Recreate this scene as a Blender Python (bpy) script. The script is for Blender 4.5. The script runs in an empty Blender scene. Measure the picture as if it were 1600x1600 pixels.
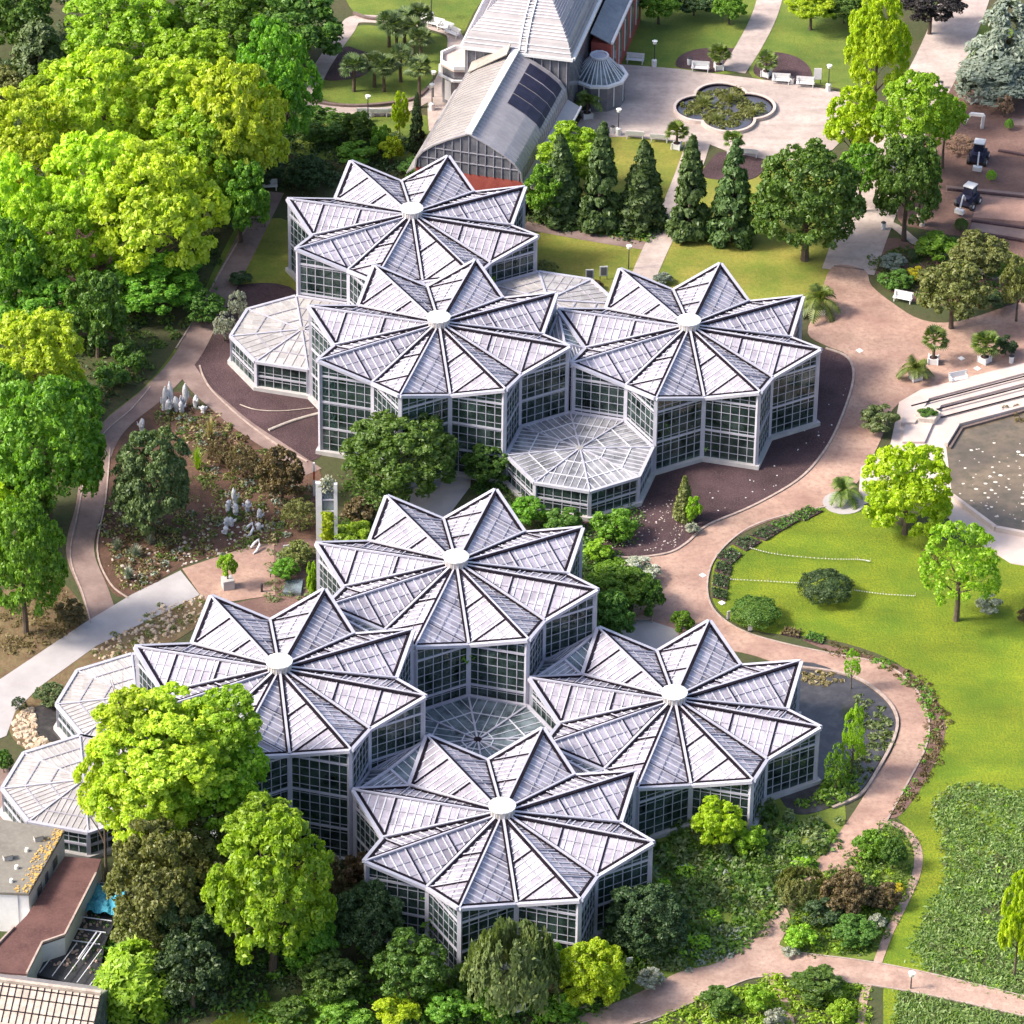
import bpy, bmesh, math, random
import numpy as np
from mathutils import Vector, Matrix
PI = math.pi
C = bpy.context.scene.collection
SC = bpy.context.scene

# ------------------------------------------------------------------ camera, sky, sun, exposure
F_PX, PITCH, ROLL, CAM_H = 7804.64, 0.5823459, 0.0142921, 248.618
_fw = np.array([0, math.cos(PITCH), -math.sin(PITCH)])
_up = np.array([0, math.sin(PITCH), math.cos(PITCH)])
_rt = np.array([1.0, 0, 0])
_r2 = math.cos(ROLL)*_rt + math.sin(ROLL)*_up
_u2 = -math.sin(ROLL)*_rt + math.cos(ROLL)*_up
cam = bpy.data.cameras.new('camera')
cam.sensor_width = 36.0
cam.lens = F_PX/1600*36
cam.clip_start, cam.clip_end = 5, 6000
co = bpy.data.objects.new('camera', cam); C.objects.link(co)
co.matrix_world = Matrix(((_r2[0], _u2[0], -_fw[0], 0), (_r2[1], _u2[1], -_fw[1], 0), (_r2[2], _u2[2], -_fw[2], CAM_H), (0, 0, 0, 1)))
SC.camera = co

SUN_EL, SUN_AZ = math.radians(42), math.radians(190)    # azimuth measured from +X, counter-clockwise: light from the left, a little towards the viewer
w = bpy.data.worlds.new('World'); SC.world = w; w.use_nodes = True
nt = w.node_tree; bg = nt.nodes['Background']
sky = nt.nodes.new('ShaderNodeTexSky'); sky.sky_type = 'NISHITA'; sky.sun_disc = False
sky.sun_elevation = SUN_EL; sky.sun_rotation = math.radians(90) - SUN_AZ
sky.air_density = 1.0; sky.dust_density = 4.0
nt.links.new(sky.outputs[0], bg.inputs[0]); bg.inputs[1].default_value = 0.15
sl = bpy.data.lights.new('sun', 'SUN'); sl.energy = 3.0; sl.angle = math.radians(12.0); sl.color = (1.0, 0.93, 0.80)
so = bpy.data.objects.new('sun', sl); C.objects.link(so)
sd = Vector((math.cos(SUN_EL)*math.cos(SUN_AZ), math.cos(SUN_EL)*math.sin(SUN_AZ), math.sin(SUN_EL)))
so.rotation_euler = (-sd).to_track_quat('-Z', 'Y').to_euler()
so.location = (0, 400, 80)
SC.view_settings.view_transform = 'Standard'; SC.view_settings.look = 'None'
SC.view_settings.exposure = 1.08; SC.view_settings.gamma = 1.0
SC.cycles.max_bounces = 8; SC.cycles.transparent_max_bounces = 12
SC.cycles.diffuse_bounces = 3; SC.cycles.glossy_bounces = 3

# ------------------------------------------------------------------ helpers
def at(px, py, z=0.0):
    """where the line of sight through photo point (px, py) meets the height z"""
    d = _fw + (px-800)/F_PX*_r2 + (800-py)/F_PX*_u2
    t = (z-CAM_H)/d[2]
    return Vector((d[0]*t, d[1]*t, z))
def pxm(py):
    p = at(800, py); return F_PX/(p.y*_fw[1] + (p.z-CAM_H)*_fw[2])     # photo pixels per metre
def put(o, label=None, cat=None, group=None, kind=None):
    if label: o['label'] = label
    if cat: o['category'] = cat
    if group: o['group'] = group
    if kind: o['kind'] = kind
    return o
def empty(name, loc=(0, 0, 0), rz=0, label=None, cat=None, group=None):
    o = bpy.data.objects.new(name, None); C.objects.link(o); o.location = loc; o.rotation_euler = (0, 0, rz)
    o.empty_display_size = 0.5
    return put(o, label, cat, group)
def link(name, me, mat=None, parent=None, loc=(0, 0, 0), rz=0, scale=None, own=False):
    o = bpy.data.objects.new(name, me); C.objects.link(o)
    if parent: o.parent = parent
    o.location = loc; o.rotation_euler = (0, 0, rz)
    if scale: o.scale = scale
    if own and mat:
        if not me.materials: me.materials.append(mat)
        o.material_slots[0].link = 'OBJECT'; o.material_slots[0].material = mat
    elif mat and not me.materials: me.materials.append(mat)
    return o
class MB:
    def __init__(s): s.v = []; s.f = []
    def add(s, vs, fs):
        b = len(s.v); s.v += [tuple(v) for v in vs]; s.f += [tuple(b+i for i in f) for f in fs]
    def prism(s, pts, z0, z1):
        n = len(pts)
        a = sum(pts[i][0]*pts[(i+1) % n][1]-pts[(i+1) % n][0]*pts[i][1] for i in range(n))
        if a < 0: pts = pts[::-1]
        s.add([(p[0], p[1], z0) for p in pts]+[(p[0], p[1], z1) for p in pts],
              [tuple(range(n))[::-1], tuple(range(n, 2*n))]+[(i, (i+1) % n, n+(i+1) % n, n+i) for i in range(n)])
    def slab(s, pts, t):
        """polygon in space thickened by t against its normal"""
        P = [Vector(p) for p in pts]; nrm = (P[1]-P[0]).cross(P[2]-P[0]).normalized()
        n = len(P)
        s.add(P+[p-nrm*t for p in P], [tuple(range(n)), tuple(range(n, 2*n))[::-1]]+[((i+1) % n, i, n+i, n+(i+1) % n) for i in range(n)])
    def box(s, c, d, rz=0):
        cx, cy, cz = c; x, y, z = d[0]/2, d[1]/2, d[2]/2; cs, sn = math.cos(rz), math.sin(rz)
        s.add([(cx+a*x*cs-b*y*sn, cy+a*x*sn+b*y*cs, cz+k*z) for k in (-1, 1) for a, b in ((-1, -1), (1, -1), (1, 1), (-1, 1))],
              [(3, 2, 1, 0), (4, 5, 6, 7), (0, 1, 5, 4), (1, 2, 6, 5), (2, 3, 7, 6), (3, 0, 4, 7)])
    def bar(s, p, q, wd, h, off=0.0, up=0.0, upv=(0, 0, 1)):
        """rectangular beam from p to q; off = sideways shift, up = lift"""
        p = Vector(p); q = Vector(q); d = q-p
        if d.length < 1e-4: return
        d.normalize(); sd_ = d.cross(Vector(upv))
        if sd_.length < 1e-3: sd_ = d.cross(Vector((1, 0, 0)))
        sd_.normalize(); u = sd_.cross(d)
        vs = []
        for e in (p, q):
            for a, b in ((-1, -1), (1, -1), (1, 1), (-1, 1)):
                vs.append(e+sd_*(a*wd/2+off)+u*(b*h/2+up))
        s.add(vs, [(3, 2, 1, 0), (4, 5, 6, 7), (0, 1, 5, 4), (1, 2, 6, 5), (2, 3, 7, 6), (3, 0, 4, 7)])
    def tube(s, pts, rs, n=8):
        pts = [Vector(p) for p in pts]; b = len(s.v)
        for i, p in enumerate(pts):
            d = (pts[min(i+1, len(pts)-1)]-pts[max(i-1, 0)]).normalized()
            a = d.orthogonal().normalized(); c = d.cross(a)
            for k in range(n):
                t = 2*PI*k/n; s.v.append(tuple(p+(a*math.cos(t)+c*math.sin(t))*rs[i]))
        for i in range(len(pts)-1):
            for k in range(n):
                s.f.append((b+i*n+k, b+i*n+(k+1) % n, b+(i+1)*n+(k+1) % n, b+(i+1)*n+k))
        s.f.append(tuple(b+k for k in range(n))[::-1]); s.f.append(tuple(b+(len(pts)-1)*n+k for k in range(n)))
    def mesh(s, name):
        me = bpy.data.meshes.new(name); me.from_pydata(s.v, [], s.f); me.update(); return me
    def build(s, name, mat, parent=None, loc=(0, 0, 0), rz=0):
        return link(name, s.mesh(name), mat, parent, loc, rz)
def smooth(pts, closed=True, k=5):
    out = []; n = len(pts)
    rng_ = range(n) if closed else range(n-1)
    for i in rng_:
        if closed: p = [pts[(i+j-1) % n] for j in range(4)]
        else: p = [pts[min(max(i+j-1, 0), n-1)] for j in range(4)]
        for j in range(k):
            t = j/k
            out.append(tuple(0.5*(2*p[1][a]+(-p[0][a]+p[2][a])*t+(2*p[0][a]-5*p[1][a]+4*p[2][a]-p[3][a])*t*t+(-p[0][a]+3*p[1][a]-3*p[2][a]+p[3][a])*t**3) for a in (0, 1)))
    if not closed: out.append(tuple(pts[-1]))
    return out
def ribbon(center, half):
    """left and right outline of a path of half width `half` (metres) through ground points"""
    c = [Vector((p[0], p[1], 0)) for p in center]; L = []; R = []
    for i, p in enumerate(c):
        d = (c[min(i+1, len(c)-1)]-c[max(i-1, 0)]).normalized(); nrm = Vector((-d.y, d.x, 0))
        h = half[i] if isinstance(half, (list, tuple)) else half
        L.append(p+nrm*h); R.append(p-nrm*h)
    return L, R

# ------------------------------------------------------------------ materials
def newmat(name):
    m = bpy.data.materials.new(name); m.use_nodes = True
    return m, m.node_tree, m.node_tree.nodes, m.node_tree.links, m.node_tree.nodes['Principled BSDF']
WEAR = {'lawn_bright': (.07, .72, 1.25, 3.0), 'lawn': (.1, .75, 1.2, 2), 'lawn_dry': (.12, .75, 1.2, 2), 'path_red': (.09, .72, 1.2, 1.5), 'path_grit': (.15, .8, 1.15, 1), 'plaza_gravel': (.1, .76, 1.18, 4), 'dark_soil': (.12, .75, 1.4, 1)}
def mat_noise(name, c1, c2, scale=1.0, rough=0.8, detail=6, c3=None, scale3=8.0, bump=0.0, spec=0.3, metal=0, lo=0.35, hi=0.65, amt3=0.5, lo3=0.45, hi3=0.7):
    m, t, N, L, b = newmat(name)
    tc = N.new('ShaderNodeTexCoord'); n1 = N.new('ShaderNodeTexNoise'); n1.inputs['Scale'].default_value = scale; n1.inputs['Detail'].default_value = detail; n1.inputs['Roughness'].default_value = 0.65
    L.new(tc.outputs['Object'], n1.inputs['Vector'])
    r = N.new('ShaderNodeValToRGB'); r.color_ramp.elements[0].position = lo; r.color_ramp.elements[1].position = hi
    r.color_ramp.elements[0].color = (*c1, 1); r.color_ramp.elements[1].color = (*c2, 1)
    L.new(n1.outputs['Fac'], r.inputs['Fac']); out = r.outputs['Color']
    n2 = N.new('ShaderNodeTexNoise'); n2.inputs['Scale'].default_value = scale3; n2.inputs['Detail'].default_value = 5; n2.inputs['Roughness'].default_value = 0.7
    L.new(tc.outputs['Object'], n2.inputs['Vector'])
    if c3:
        r2 = N.new('ShaderNodeValToRGB'); r2.color_ramp.elements[0].position = lo3; r2.color_ramp.elements[1].position = hi3
        r2.color_ramp.elements[0].color = (0, 0, 0, 1); r2.color_ramp.elements[1].color = (amt3, amt3, amt3, 1)
        L.new(n2.outputs['Fac'], r2.inputs['Fac'])
        mx = N.new('ShaderNodeMix'); mx.data_type = 'RGBA'; L.new(r2.outputs['Color'], mx.inputs['Factor']); L.new(out, mx.inputs['A']); mx.inputs['B'].default_value = (*c3, 1)
        out = mx.outputs['Result']
    if name in WEAR:
        sc_, v0, v1, st = WEAR[name]; mp = N.new('ShaderNodeMapping'); mp.inputs['Scale'].default_value = (1, st, 1); mp.inputs['Rotation'].default_value = (0, 0, .35); L.new(tc.outputs['Object'], mp.inputs['Vector'])
        n4 = N.new('ShaderNodeTexNoise'); n4.inputs['Scale'].default_value = sc_; n4.inputs['Detail'].default_value = 7; n4.inputs['Roughness'].default_value = .6; L.new(mp.outputs[0], n4.inputs['Vector'])
        r4 = N.new('ShaderNodeMapRange'); r4.inputs['From Min'].default_value = .3; r4.inputs['From Max'].default_value = .7; r4.inputs['To Min'].default_value = v0; r4.inputs['To Max'].default_value = v1; L.new(n4.outputs['Fac'], r4.inputs['Value'])
        h4 = N.new('ShaderNodeHueSaturation'); L.new(r4.outputs[0], h4.inputs['Value']); L.new(out, h4.inputs['Color']); out = h4.outputs[0]
    L.new(out, b.inputs['Base Color']); b.inputs['Roughness'].default_value = rough
    b.inputs['Specular IOR Level'].default_value = spec; b.inputs['Metallic'].default_value = metal
    if bump:
        bp = N.new('ShaderNodeBump'); bp.inputs['Strength'].default_value = bump; bp.inputs['Distance'].default_value = 0.15
        L.new(n2.outputs['Fac'], bp.inputs['Height']); L.new(bp.outputs['Normal'], b.inputs['Normal'])
    return m
def mat_leaf(name, c1, c2, c3=None, trans=0.35, nscale=0.35):
    """foliage: tone differs leaf by leaf, clump by clump and plant by plant; thin leaves let light through"""
    m, t, N, L, b = newmat(name); N.remove(b); c3 = c3 or tuple(x*0.8 for x in c1)
    geo = N.new('ShaderNodeNewGeometry'); oi = N.new('ShaderNodeObjectInfo'); tc = N.new('ShaderNodeTexCoord')
    n1 = N.new('ShaderNodeTexNoise'); n1.inputs['Scale'].default_value = nscale; n1.inputs['Detail'].default_value = 3
    L.new(geo.outputs['Position'], n1.inputs['Vector'])
    mr = N.new('ShaderNodeMapRange'); mr.inputs['From Min'].default_value = 0.35; mr.inputs['From Max'].default_value = 0.65; L.new(n1.outputs['Fac'], mr.inputs['Value'])
    mx = N.new('ShaderNodeMix'); mx.data_type = 'RGBA'; mx.inputs['A'].default_value = (*c1, 1); mx.inputs['B'].default_value = (*c2, 1); L.new(mr.outputs[0], mx.inputs['Factor'])
    m2 = N.new('ShaderNodeMix'); m2.data_type = 'RGBA'; m2.inputs['B'].default_value = (*c3, 1)
    mu = N.new('ShaderNodeMath'); mu.operation = 'MULTIPLY'; mu.inputs[1].default_value = 0.7; L.new(geo.outputs['Random Per Island'], mu.inputs[0]); L.new(mu.outputs[0], m2.inputs['Factor']); L.new(mx.outputs['Result'], m2.inputs['A'])
    hs = N.new('ShaderNodeHueSaturation'); L.new(m2.outputs['Result'], hs.inputs['Color'])
    v = N.new('ShaderNodeMapRange'); v.inputs['To Min'].default_value = 0.85; v.inputs['To Max'].default_value = 1.15; L.new(oi.outputs['Random'], v.inputs['Value']); L.new(v.outputs[0], hs.inputs['Value'])
    h = N.new('ShaderNodeMapRange'); h.inputs['To Min'].default_value = 0.488; h.inputs['To Max'].default_value = 0.512; L.new(oi.outputs['Random'], h.inputs['Value']); L.new(h.outputs[0], hs.inputs['Hue'])
    d = N.new('ShaderNodeBsdfDiffuse'); tr = N.new('ShaderNodeBsdfTranslucent'); g = N.new('ShaderNodeBsdfGlossy'); g.inputs['Roughness'].default_value = 0.5
    g.inputs['Color'].default_value = (0.5, 0.5, 0.5, 1)
    L.new(hs.outputs[0], d.inputs['Color'])
    br = N.new('ShaderNodeMix'); br.data_type = 'RGBA'; br.blend_type = 'MULTIPLY'; br.inputs['Factor'].default_value = 1; br.inputs['B'].default_value = (1.35, 1.45, 0.45, 1); L.new(hs.outputs[0], br.inputs['A'])
    L.new(br.outputs['Result'], tr.inputs['Color'])
    s1 = N.new('ShaderNodeMixShader'); s1.inputs[0].default_value = trans; L.new(d.outputs[0], s1.inputs[1]); L.new(tr.outputs[0], s1.inputs[2])
    s2 = N.new('ShaderNodeMixShader'); s2.inputs[0].default_value = 0.05; L.new(s1.outputs[0], s2.inputs[1]); L.new(g.outputs[0], s2.inputs[2])
    L.new(s2.outputs[0], N['Material Output'].inputs['Surface'])
    return m
def mat_glass(name, tint, body, opac, rough=0.08, coat_rough=None, var=0.15, sp=0.5, pane=False):
    """glazing: part see-through, part body colour, always reflective"""
    m, t, N, L, b = newmat(name)
    tr = N.new('ShaderNodeBsdfTransparent'); tr.inputs['Color'].default_value = (*tint, 1)
    tc = N.new('ShaderNodeTexCoord'); n = N.new('ShaderNodeTexNoise'); n.inputs['Scale'].default_value = 0.8; n.inputs['Detail'].default_value = 5; L.new(tc.outputs['Object'], n.inputs['Vector'])
    r = N.new('ShaderNodeMapRange'); r.inputs['From Min'].default_value = 0.3; r.inputs['From Max'].default_value = 0.7; r.inputs['To Min'].default_value = max(0, opac-var); r.inputs['To Max'].default_value = min(1, opac+var); L.new(n.outputs['Fac'], r.inputs['Value'])
    b.inputs['Base Color'].default_value = (*body, 1); b.inputs['Roughness'].default_value = rough; b.inputs['IOR'].default_value = 1.5; b.inputs['Specular IOR Level'].default_value = sp
    n2 = N.new('ShaderNodeTexNoise'); n2.inputs['Scale'].default_value = 3; L.new(tc.outputs['Object'], n2.inputs['Vector'])
    hs = N.new('ShaderNodeHueSaturation'); hs.inputs['Color'].default_value = (*body, 1); v = N.new('ShaderNodeMapRange'); v.inputs['To Min'].default_value = 0.75; v.inputs['To Max'].default_value = 1.25; L.new(n2.outputs['Fac'], v.inputs['Value']); L.new(v.outputs[0], hs.inputs['Value']); L.new(hs.outputs[0], b.inputs['Base Color'])
    fac = r.outputs[0]
    if pane:      # panes age differently: square cells of slightly different dirt and opacity, plus run-off streaks
        vo = N.new('ShaderNodeTexVoronoi'); vo.inputs['Scale'].default_value = 1.15; vo.inputs['Randomness'].default_value = 0.25; L.new(tc.outputs['Object'], vo.inputs['Vector'])
        sp_ = N.new('ShaderNodeSeparateColor'); L.new(vo.outputs['Color'], sp_.inputs[0])
        oi = N.new('ShaderNodeObjectInfo')
        m1 = N.new('ShaderNodeMapRange'); m1.inputs['To Min'].default_value = -0.14; m1.inputs['To Max'].default_value = 0.10; L.new(sp_.outputs[0], m1.inputs['Value'])
        ad = N.new('ShaderNodeMath'); ad.operation = 'ADD'; ad.use_clamp = True; L.new(r.outputs[0], ad.inputs[0]); L.new(m1.outputs[0], ad.inputs[1]); fac = ad.outputs[0]
        m2 = N.new('ShaderNodeMapRange'); m2.inputs['To Min'].default_value = 0.86; m2.inputs['To Max'].default_value = 1.12; L.new(sp_.outputs[1], m2.inputs['Value'])
        m3 = N.new('ShaderNodeMapRange'); m3.inputs['To Min'].default_value = 0.88; m3.inputs['To Max'].default_value = 1.10; L.new(oi.outputs['Random'], m3.inputs['Value'])
        mm = N.new('ShaderNodeMath'); mm.operation = 'MULTIPLY'; L.new(m2.outputs[0], mm.inputs[0]); L.new(m3.outputs[0], mm.inputs[1])
        mn = N.new('ShaderNodeMath'); mn.operation = 'MULTIPLY'; L.new(mm.outputs[0], mn.inputs[0]); L.new(v.outputs[0], mn.inputs[1]); L.new(mn.outputs[0], hs.inputs['Value'])
        bp = N.new('ShaderNodeBump'); bp.inputs['Strength'].default_value = 0.25; bp.inputs['Distance'].default_value = 0.05; L.new(vo.outputs['Distance'], bp.inputs['Height']); L.new(bp.outputs['Normal'], b.inputs['Normal'])
    ms = N.new('ShaderNodeMixShader'); L.new(fac, ms.inputs[0]); L.new(tr.outputs[0], ms.inputs[1]); L.new(b.outputs[0], ms.inputs[2])
    L.new(ms.outputs[0], N['Material Output'].inputs['Surface'])
    return m
M = {}
M['lawn_bright'] = mat_noise('lawn_bright', (0.085, 0.155, 0.007), (0.25, 0.27, 0.012), 0.16, 0.9, detail=12, c3=(0.085, 0.15, 0.012), scale3=4.5, bump=0.9, amt3=0.8, lo=.32, hi=.68, lo3=.42, hi3=.62)
M['lawn'] = mat_noise('lawn', (0.085, 0.14, 0.02), (0.16, 0.19, 0.03), 0.3, 0.9, detail=12, c3=(0.05, 0.09, 0.02), scale3=4.0, bump=0.5, amt3=0.5)
M['lawn_dry'] = mat_noise('lawn_dry', (0.13, 0.17, 0.022), (0.25, 0.22, 0.045), 0.22, 0.9, c3=(0.09, 0.12, 0.02), scale3=3.0, bump=0.5, amt3=0.6)
M['ground'] = mat_noise('ground', (0.045, 0.065, 0.02), (0.08, 0.07, 0.035), 0.15, 0.95, c3=(0.03, 0.035, 0.02), scale3=2.0, bump=0.6)
M['path'] = mat_noise('path_grit', (0.30, 0.195, 0.16), (0.47, 0.33, 0.27), 0.5, 0.9, detail=10, c3=(0.25, 0.16, 0.13), scale3=3.0, bump=0.3, amt3=0.7)
M['path_red'] = mat_noise('path_red', (0.25, 0.145, 0.12), (0.44, 0.30, 0.235), 0.22, 0.9, detail=12, c3=(0.22, 0.13, 0.105), scale3=2.2, bump=0.3, amt3=0.7, lo=.3, hi=.68)
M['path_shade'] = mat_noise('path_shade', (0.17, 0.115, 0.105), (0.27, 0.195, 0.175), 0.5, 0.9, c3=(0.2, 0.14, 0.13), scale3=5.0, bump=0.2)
M['plaza'] = mat_noise('plaza_gravel', (0.34, 0.275, 0.255), (0.48, 0.395, 0.36), 0.3, 0.9, detail=12, c3=(0.29, 0.235, 0.22), scale3=1.6, bump=0.3, amt3=0.7, lo=.3, hi=.7)
M['paving'] = mat_noise('grey_paving', (0.32, 0.295, 0.30), (0.40, 0.375, 0.38), 0.3, 0.85, c3=(0.34, 0.32, 0.33), scale3=6, bump=0.05)
M['soil'] = mat_noise('dark_soil', (0.038, 0.021, 0.025), (0.072, 0.042, 0.047), 0.25, 0.95, c3=(0.14, 0.09, 0.095), scale3=7.0, bump=0.8, amt3=0.6)
M['soil_red'] = mat_noise('red_soil', (0.07, 0.035, 0.025), (0.15, 0.08, 0.058), 0.3, 0.95, c3=(0.06, 0.05, 0.03), scale3=2.5, bump=0.8, amt3=0.8)
M['soil_brown'] = mat_noise('brown_soil', (0.13, 0.075, 0.065), (0.2, 0.12, 0.1), 0.3, 0.95, c3=(0.09, 0.05, 0.045), scale3=3.5, bump=0.6)
M['rockery'] = mat_noise('rockery_earth', (0.11, 0.062, 0.038), (0.19, 0.13, 0.072), 0.5, 0.95, c3=(0.12, 0.13, 0.05), scale3=2.5, bump=0.8, amt3=0.8)
M['kerb'] = mat_noise('kerb_stone', (0.28, 0.215, 0.19), (0.42, 0.33, 0.29), 2, 0.85)
M['kerb_dark'] = mat_noise('kerb_dark', (0.12, 0.09, 0.08), (0.18, 0.13, 0.12), 2, 0.85)
M['white'] = mat_noise('white_paint', (0.62, 0.61, 0.62), (0.70, 0.69, 0.70), 1.5, 0.5, c3=(0.6, 0.58, 0.56), scale3=5, amt3=0.3)
M['frame'] = mat_noise('frame_aluminium', (0.37, 0.365, 0.435), (0.45, 0.44, 0.51), 0.8, 0.45, c3=(0.33, 0.32, 0.36), scale3=3, amt3=0.35, spec=0.5)
M['bars'] = mat_noise('glazing_bar', (0.50, 0.50, 0.56), (0.60, 0.60, 0.66), 0.8, 0.45, spec=0.5)
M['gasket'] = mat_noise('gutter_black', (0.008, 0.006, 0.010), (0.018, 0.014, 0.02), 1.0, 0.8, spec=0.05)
M['purlin'] = mat_noise('purlin_grey', (0.26, 0.25, 0.30), (0.33, 0.32, 0.37), 1.0, 0.6)
M['cap'] = mat_noise('cap_sheet', (0.72, 0.71, 0.68), (0.80, 0.79, 0.76), 2.0, 0.35, spec=0.6)
M['cap_side'] = mat_noise('cap_band', (0.50, 0.46, 0.42), (0.62, 0.58, 0.54), 2.0, 0.3, spec=0.6, metal=0.5)
M['plinth'] = mat_noise('plinth_concrete', (0.38, 0.36, 0.37), (0.48, 0.46, 0.46), 1.0, 0.8, c3=(0.3, 0.28, 0.27), scale3=4)
M['roofglass'] = mat_glass('shaded_roof_glass', (0.7, 0.72, 0.78), (0.385, 0.355, 0.42), 0.86, 0.25, var=0.14, pane=True)
M['wallglass'] = mat_glass('wall_glass', (0.55, 0.66, 0.64), (0.06, 0.095, 0.09), 0.38, 0.05, var=0.3, sp=1.0, pane=True)
M['clearglass'] = mat_glass('clear_roof_glass', (0.6, 0.7, 0.7), (0.22, 0.27, 0.30), 0.5, 0.08, var=0.35, sp=0.7)
M['milkglass'] = mat_glass('milk_roof_glass', (0.7, 0.7, 0.7), (0.41, 0.385, 0.385), 0.96, 0.35, var=0.03, pane=True)
M['midglass'] = mat_glass('streaked_roof_glass', (0.6, 0.65, 0.7), (0.34, 0.335, 0.36), 0.7, 0.2, var=0.35, pane=True)
M['oldglass'] = mat_noise('old_roof_glass', (0.27, 0.24, 0.215), (0.37, 0.33, 0.30), 0.5, 0.4, c3=(0.20, 0.17, 0.15), scale3=2, spec=0.5, amt3=0.8)
M['oldglass2'] = mat_noise('old_hall_glass', (0.27, 0.245, 0.255), (0.36, 0.33, 0.335), 0.5, 0.4, c3=(0.28, 0.26, 0.27), scale3=3, spec=0.6, amt3=0.7)
M['gable'] = mat_noise('gable_glass', (0.10, 0.10, 0.12), (0.17, 0.17, 0.19), 0.6, 0.15, c3=(0.24, 0.23, 0.24), scale3=2, spec=0.7)
M['brick'] = mat_noise('red_brick', (0.30, 0.065, 0.055), (0.40, 0.10, 0.08), 1.2, 0.85, c3=(0.22, 0.06, 0.05), scale3=6)
M['navy'] = mat_noise('navy_shade', (0.012, 0.013, 0.035), (0.025, 0.026, 0.055), 1.2, 0.6)
M['bark'] = mat_noise('bark', (0.07, 0.052, 0.038), (0.14, 0.105, 0.08), 3, 0.9, bump=0.5)
M['water'] = mat_noise('pond_water', (0.035, 0.032, 0.036), (0.055, 0.05, 0.052), 0.15, 0.12, c3=(0.12, 0.11, 0.11), scale3=0.8, spec=0.6)
M['water_brown'] = mat_noise('basin_water', (0.095, 0.075, 0.058), (0.20, 0.15, 0.10), 0.14, 0.12, detail=10, c3=(0.07, 0.065, 0.04), scale3=0.9, spec=0.5, bump=0.15, amt3=.8)
M['water_dark'] = mat_noise('fountain_water', (0.055, 0.055, 0.075), (0.085, 0.085, 0.11), 0.3, 0.1, spec=0.6)
M['stone'] = mat_noise('pale_stone', (0.42, 0.36, 0.32), (0.60, 0.54, 0.48), 1.2, 0.85, c3=(0.25, 0.2, 0.17), scale3=5)
M['steps'] = mat_noise('terrace_slab', (0.44, 0.36, 0.33), (0.54, 0.45, 0.42), 0.5, 0.8, c3=(0.48, 0.39, 0.36), scale3=4)
M['flatroof'] = mat_noise('flat_roof_felt', (0.15, 0.135, 0.12), (0.20, 0.185, 0.165), 0.5, 0.85, c3=(0.26, 0.24, 0.2), scale3=3)
M['brownroof'] = mat_noise('brown_roof', (0.075, 0.035, 0.033), (0.13, 0.065, 0.058), 0.5, 0.85, c3=(0.17, 0.09, 0.08), scale3=5)
M['tarp'] = mat_noise('blue_tarp', (0.03, 0.22, 0.34), (0.10, 0.42, 0.55), 1.2, 0.4, bump=0.8)
M['cream'] = mat_noise('cream_blind', (0.36, 0.29, 0.245), (0.52, 0.44, 0.38), 1.2, 0.7, c3=(0.25, 0.21, 0.19), scale3=4, amt3=0.7)
M['dark'] = mat_noise('dark_metal', (0.03, 0.03, 0.035), (0.05, 0.05, 0.055), 2, 0.5)
M['wood'] = mat_noise('weathered_wood', (0.28, 0.2, 0.16), (0.4, 0.3, 0.25), 2, 0.85)
M['lily'] = mat_noise('lily_pad', (0.16, 0.20, 0.08), (0.27, 0.30, 0.15), 1, 0.5)
M['petal'] = mat_noise('floating_leaf', (0.5, 0.42, 0.35), (0.7, 0.64, 0.58), 1, 0.7)
M['cactus_white'] = mat_noise('white_fleece', (0.50, 0.49, 0.51), (0.72, 0.71, 0.73), 3, 0.8, bump=0.5)
M['milkbars'] = mat_noise('milk_bars', (0.36, 0.33, 0.32), (0.44, 0.41, 0.40), 1, 0.6)
M['rock'] = mat_noise('tan_rock', (0.34, 0.25, 0.17), (0.55, 0.46, 0.36), 1.5, 0.9, c3=(0.2, 0.15, 0.1), scale3=6)
M['moss'] = mat_noise('roof_moss', (0.42, 0.25, 0.07), (0.55, 0.36, 0.12), 2, 0.95)
M['rockery_flat'] = mat_noise('pale_bed', (0.27, 0.16, 0.13), (0.36, 0.22, 0.18), 0.6, 0.95, c3=(0.2, 0.12, 0.1), scale3=6, bump=0.4)
M['red'] = mat_noise('red_paint', (0.5, 0.08, 0.05), (0.6, 0.12, 0.07), 2, 0.6)
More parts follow.
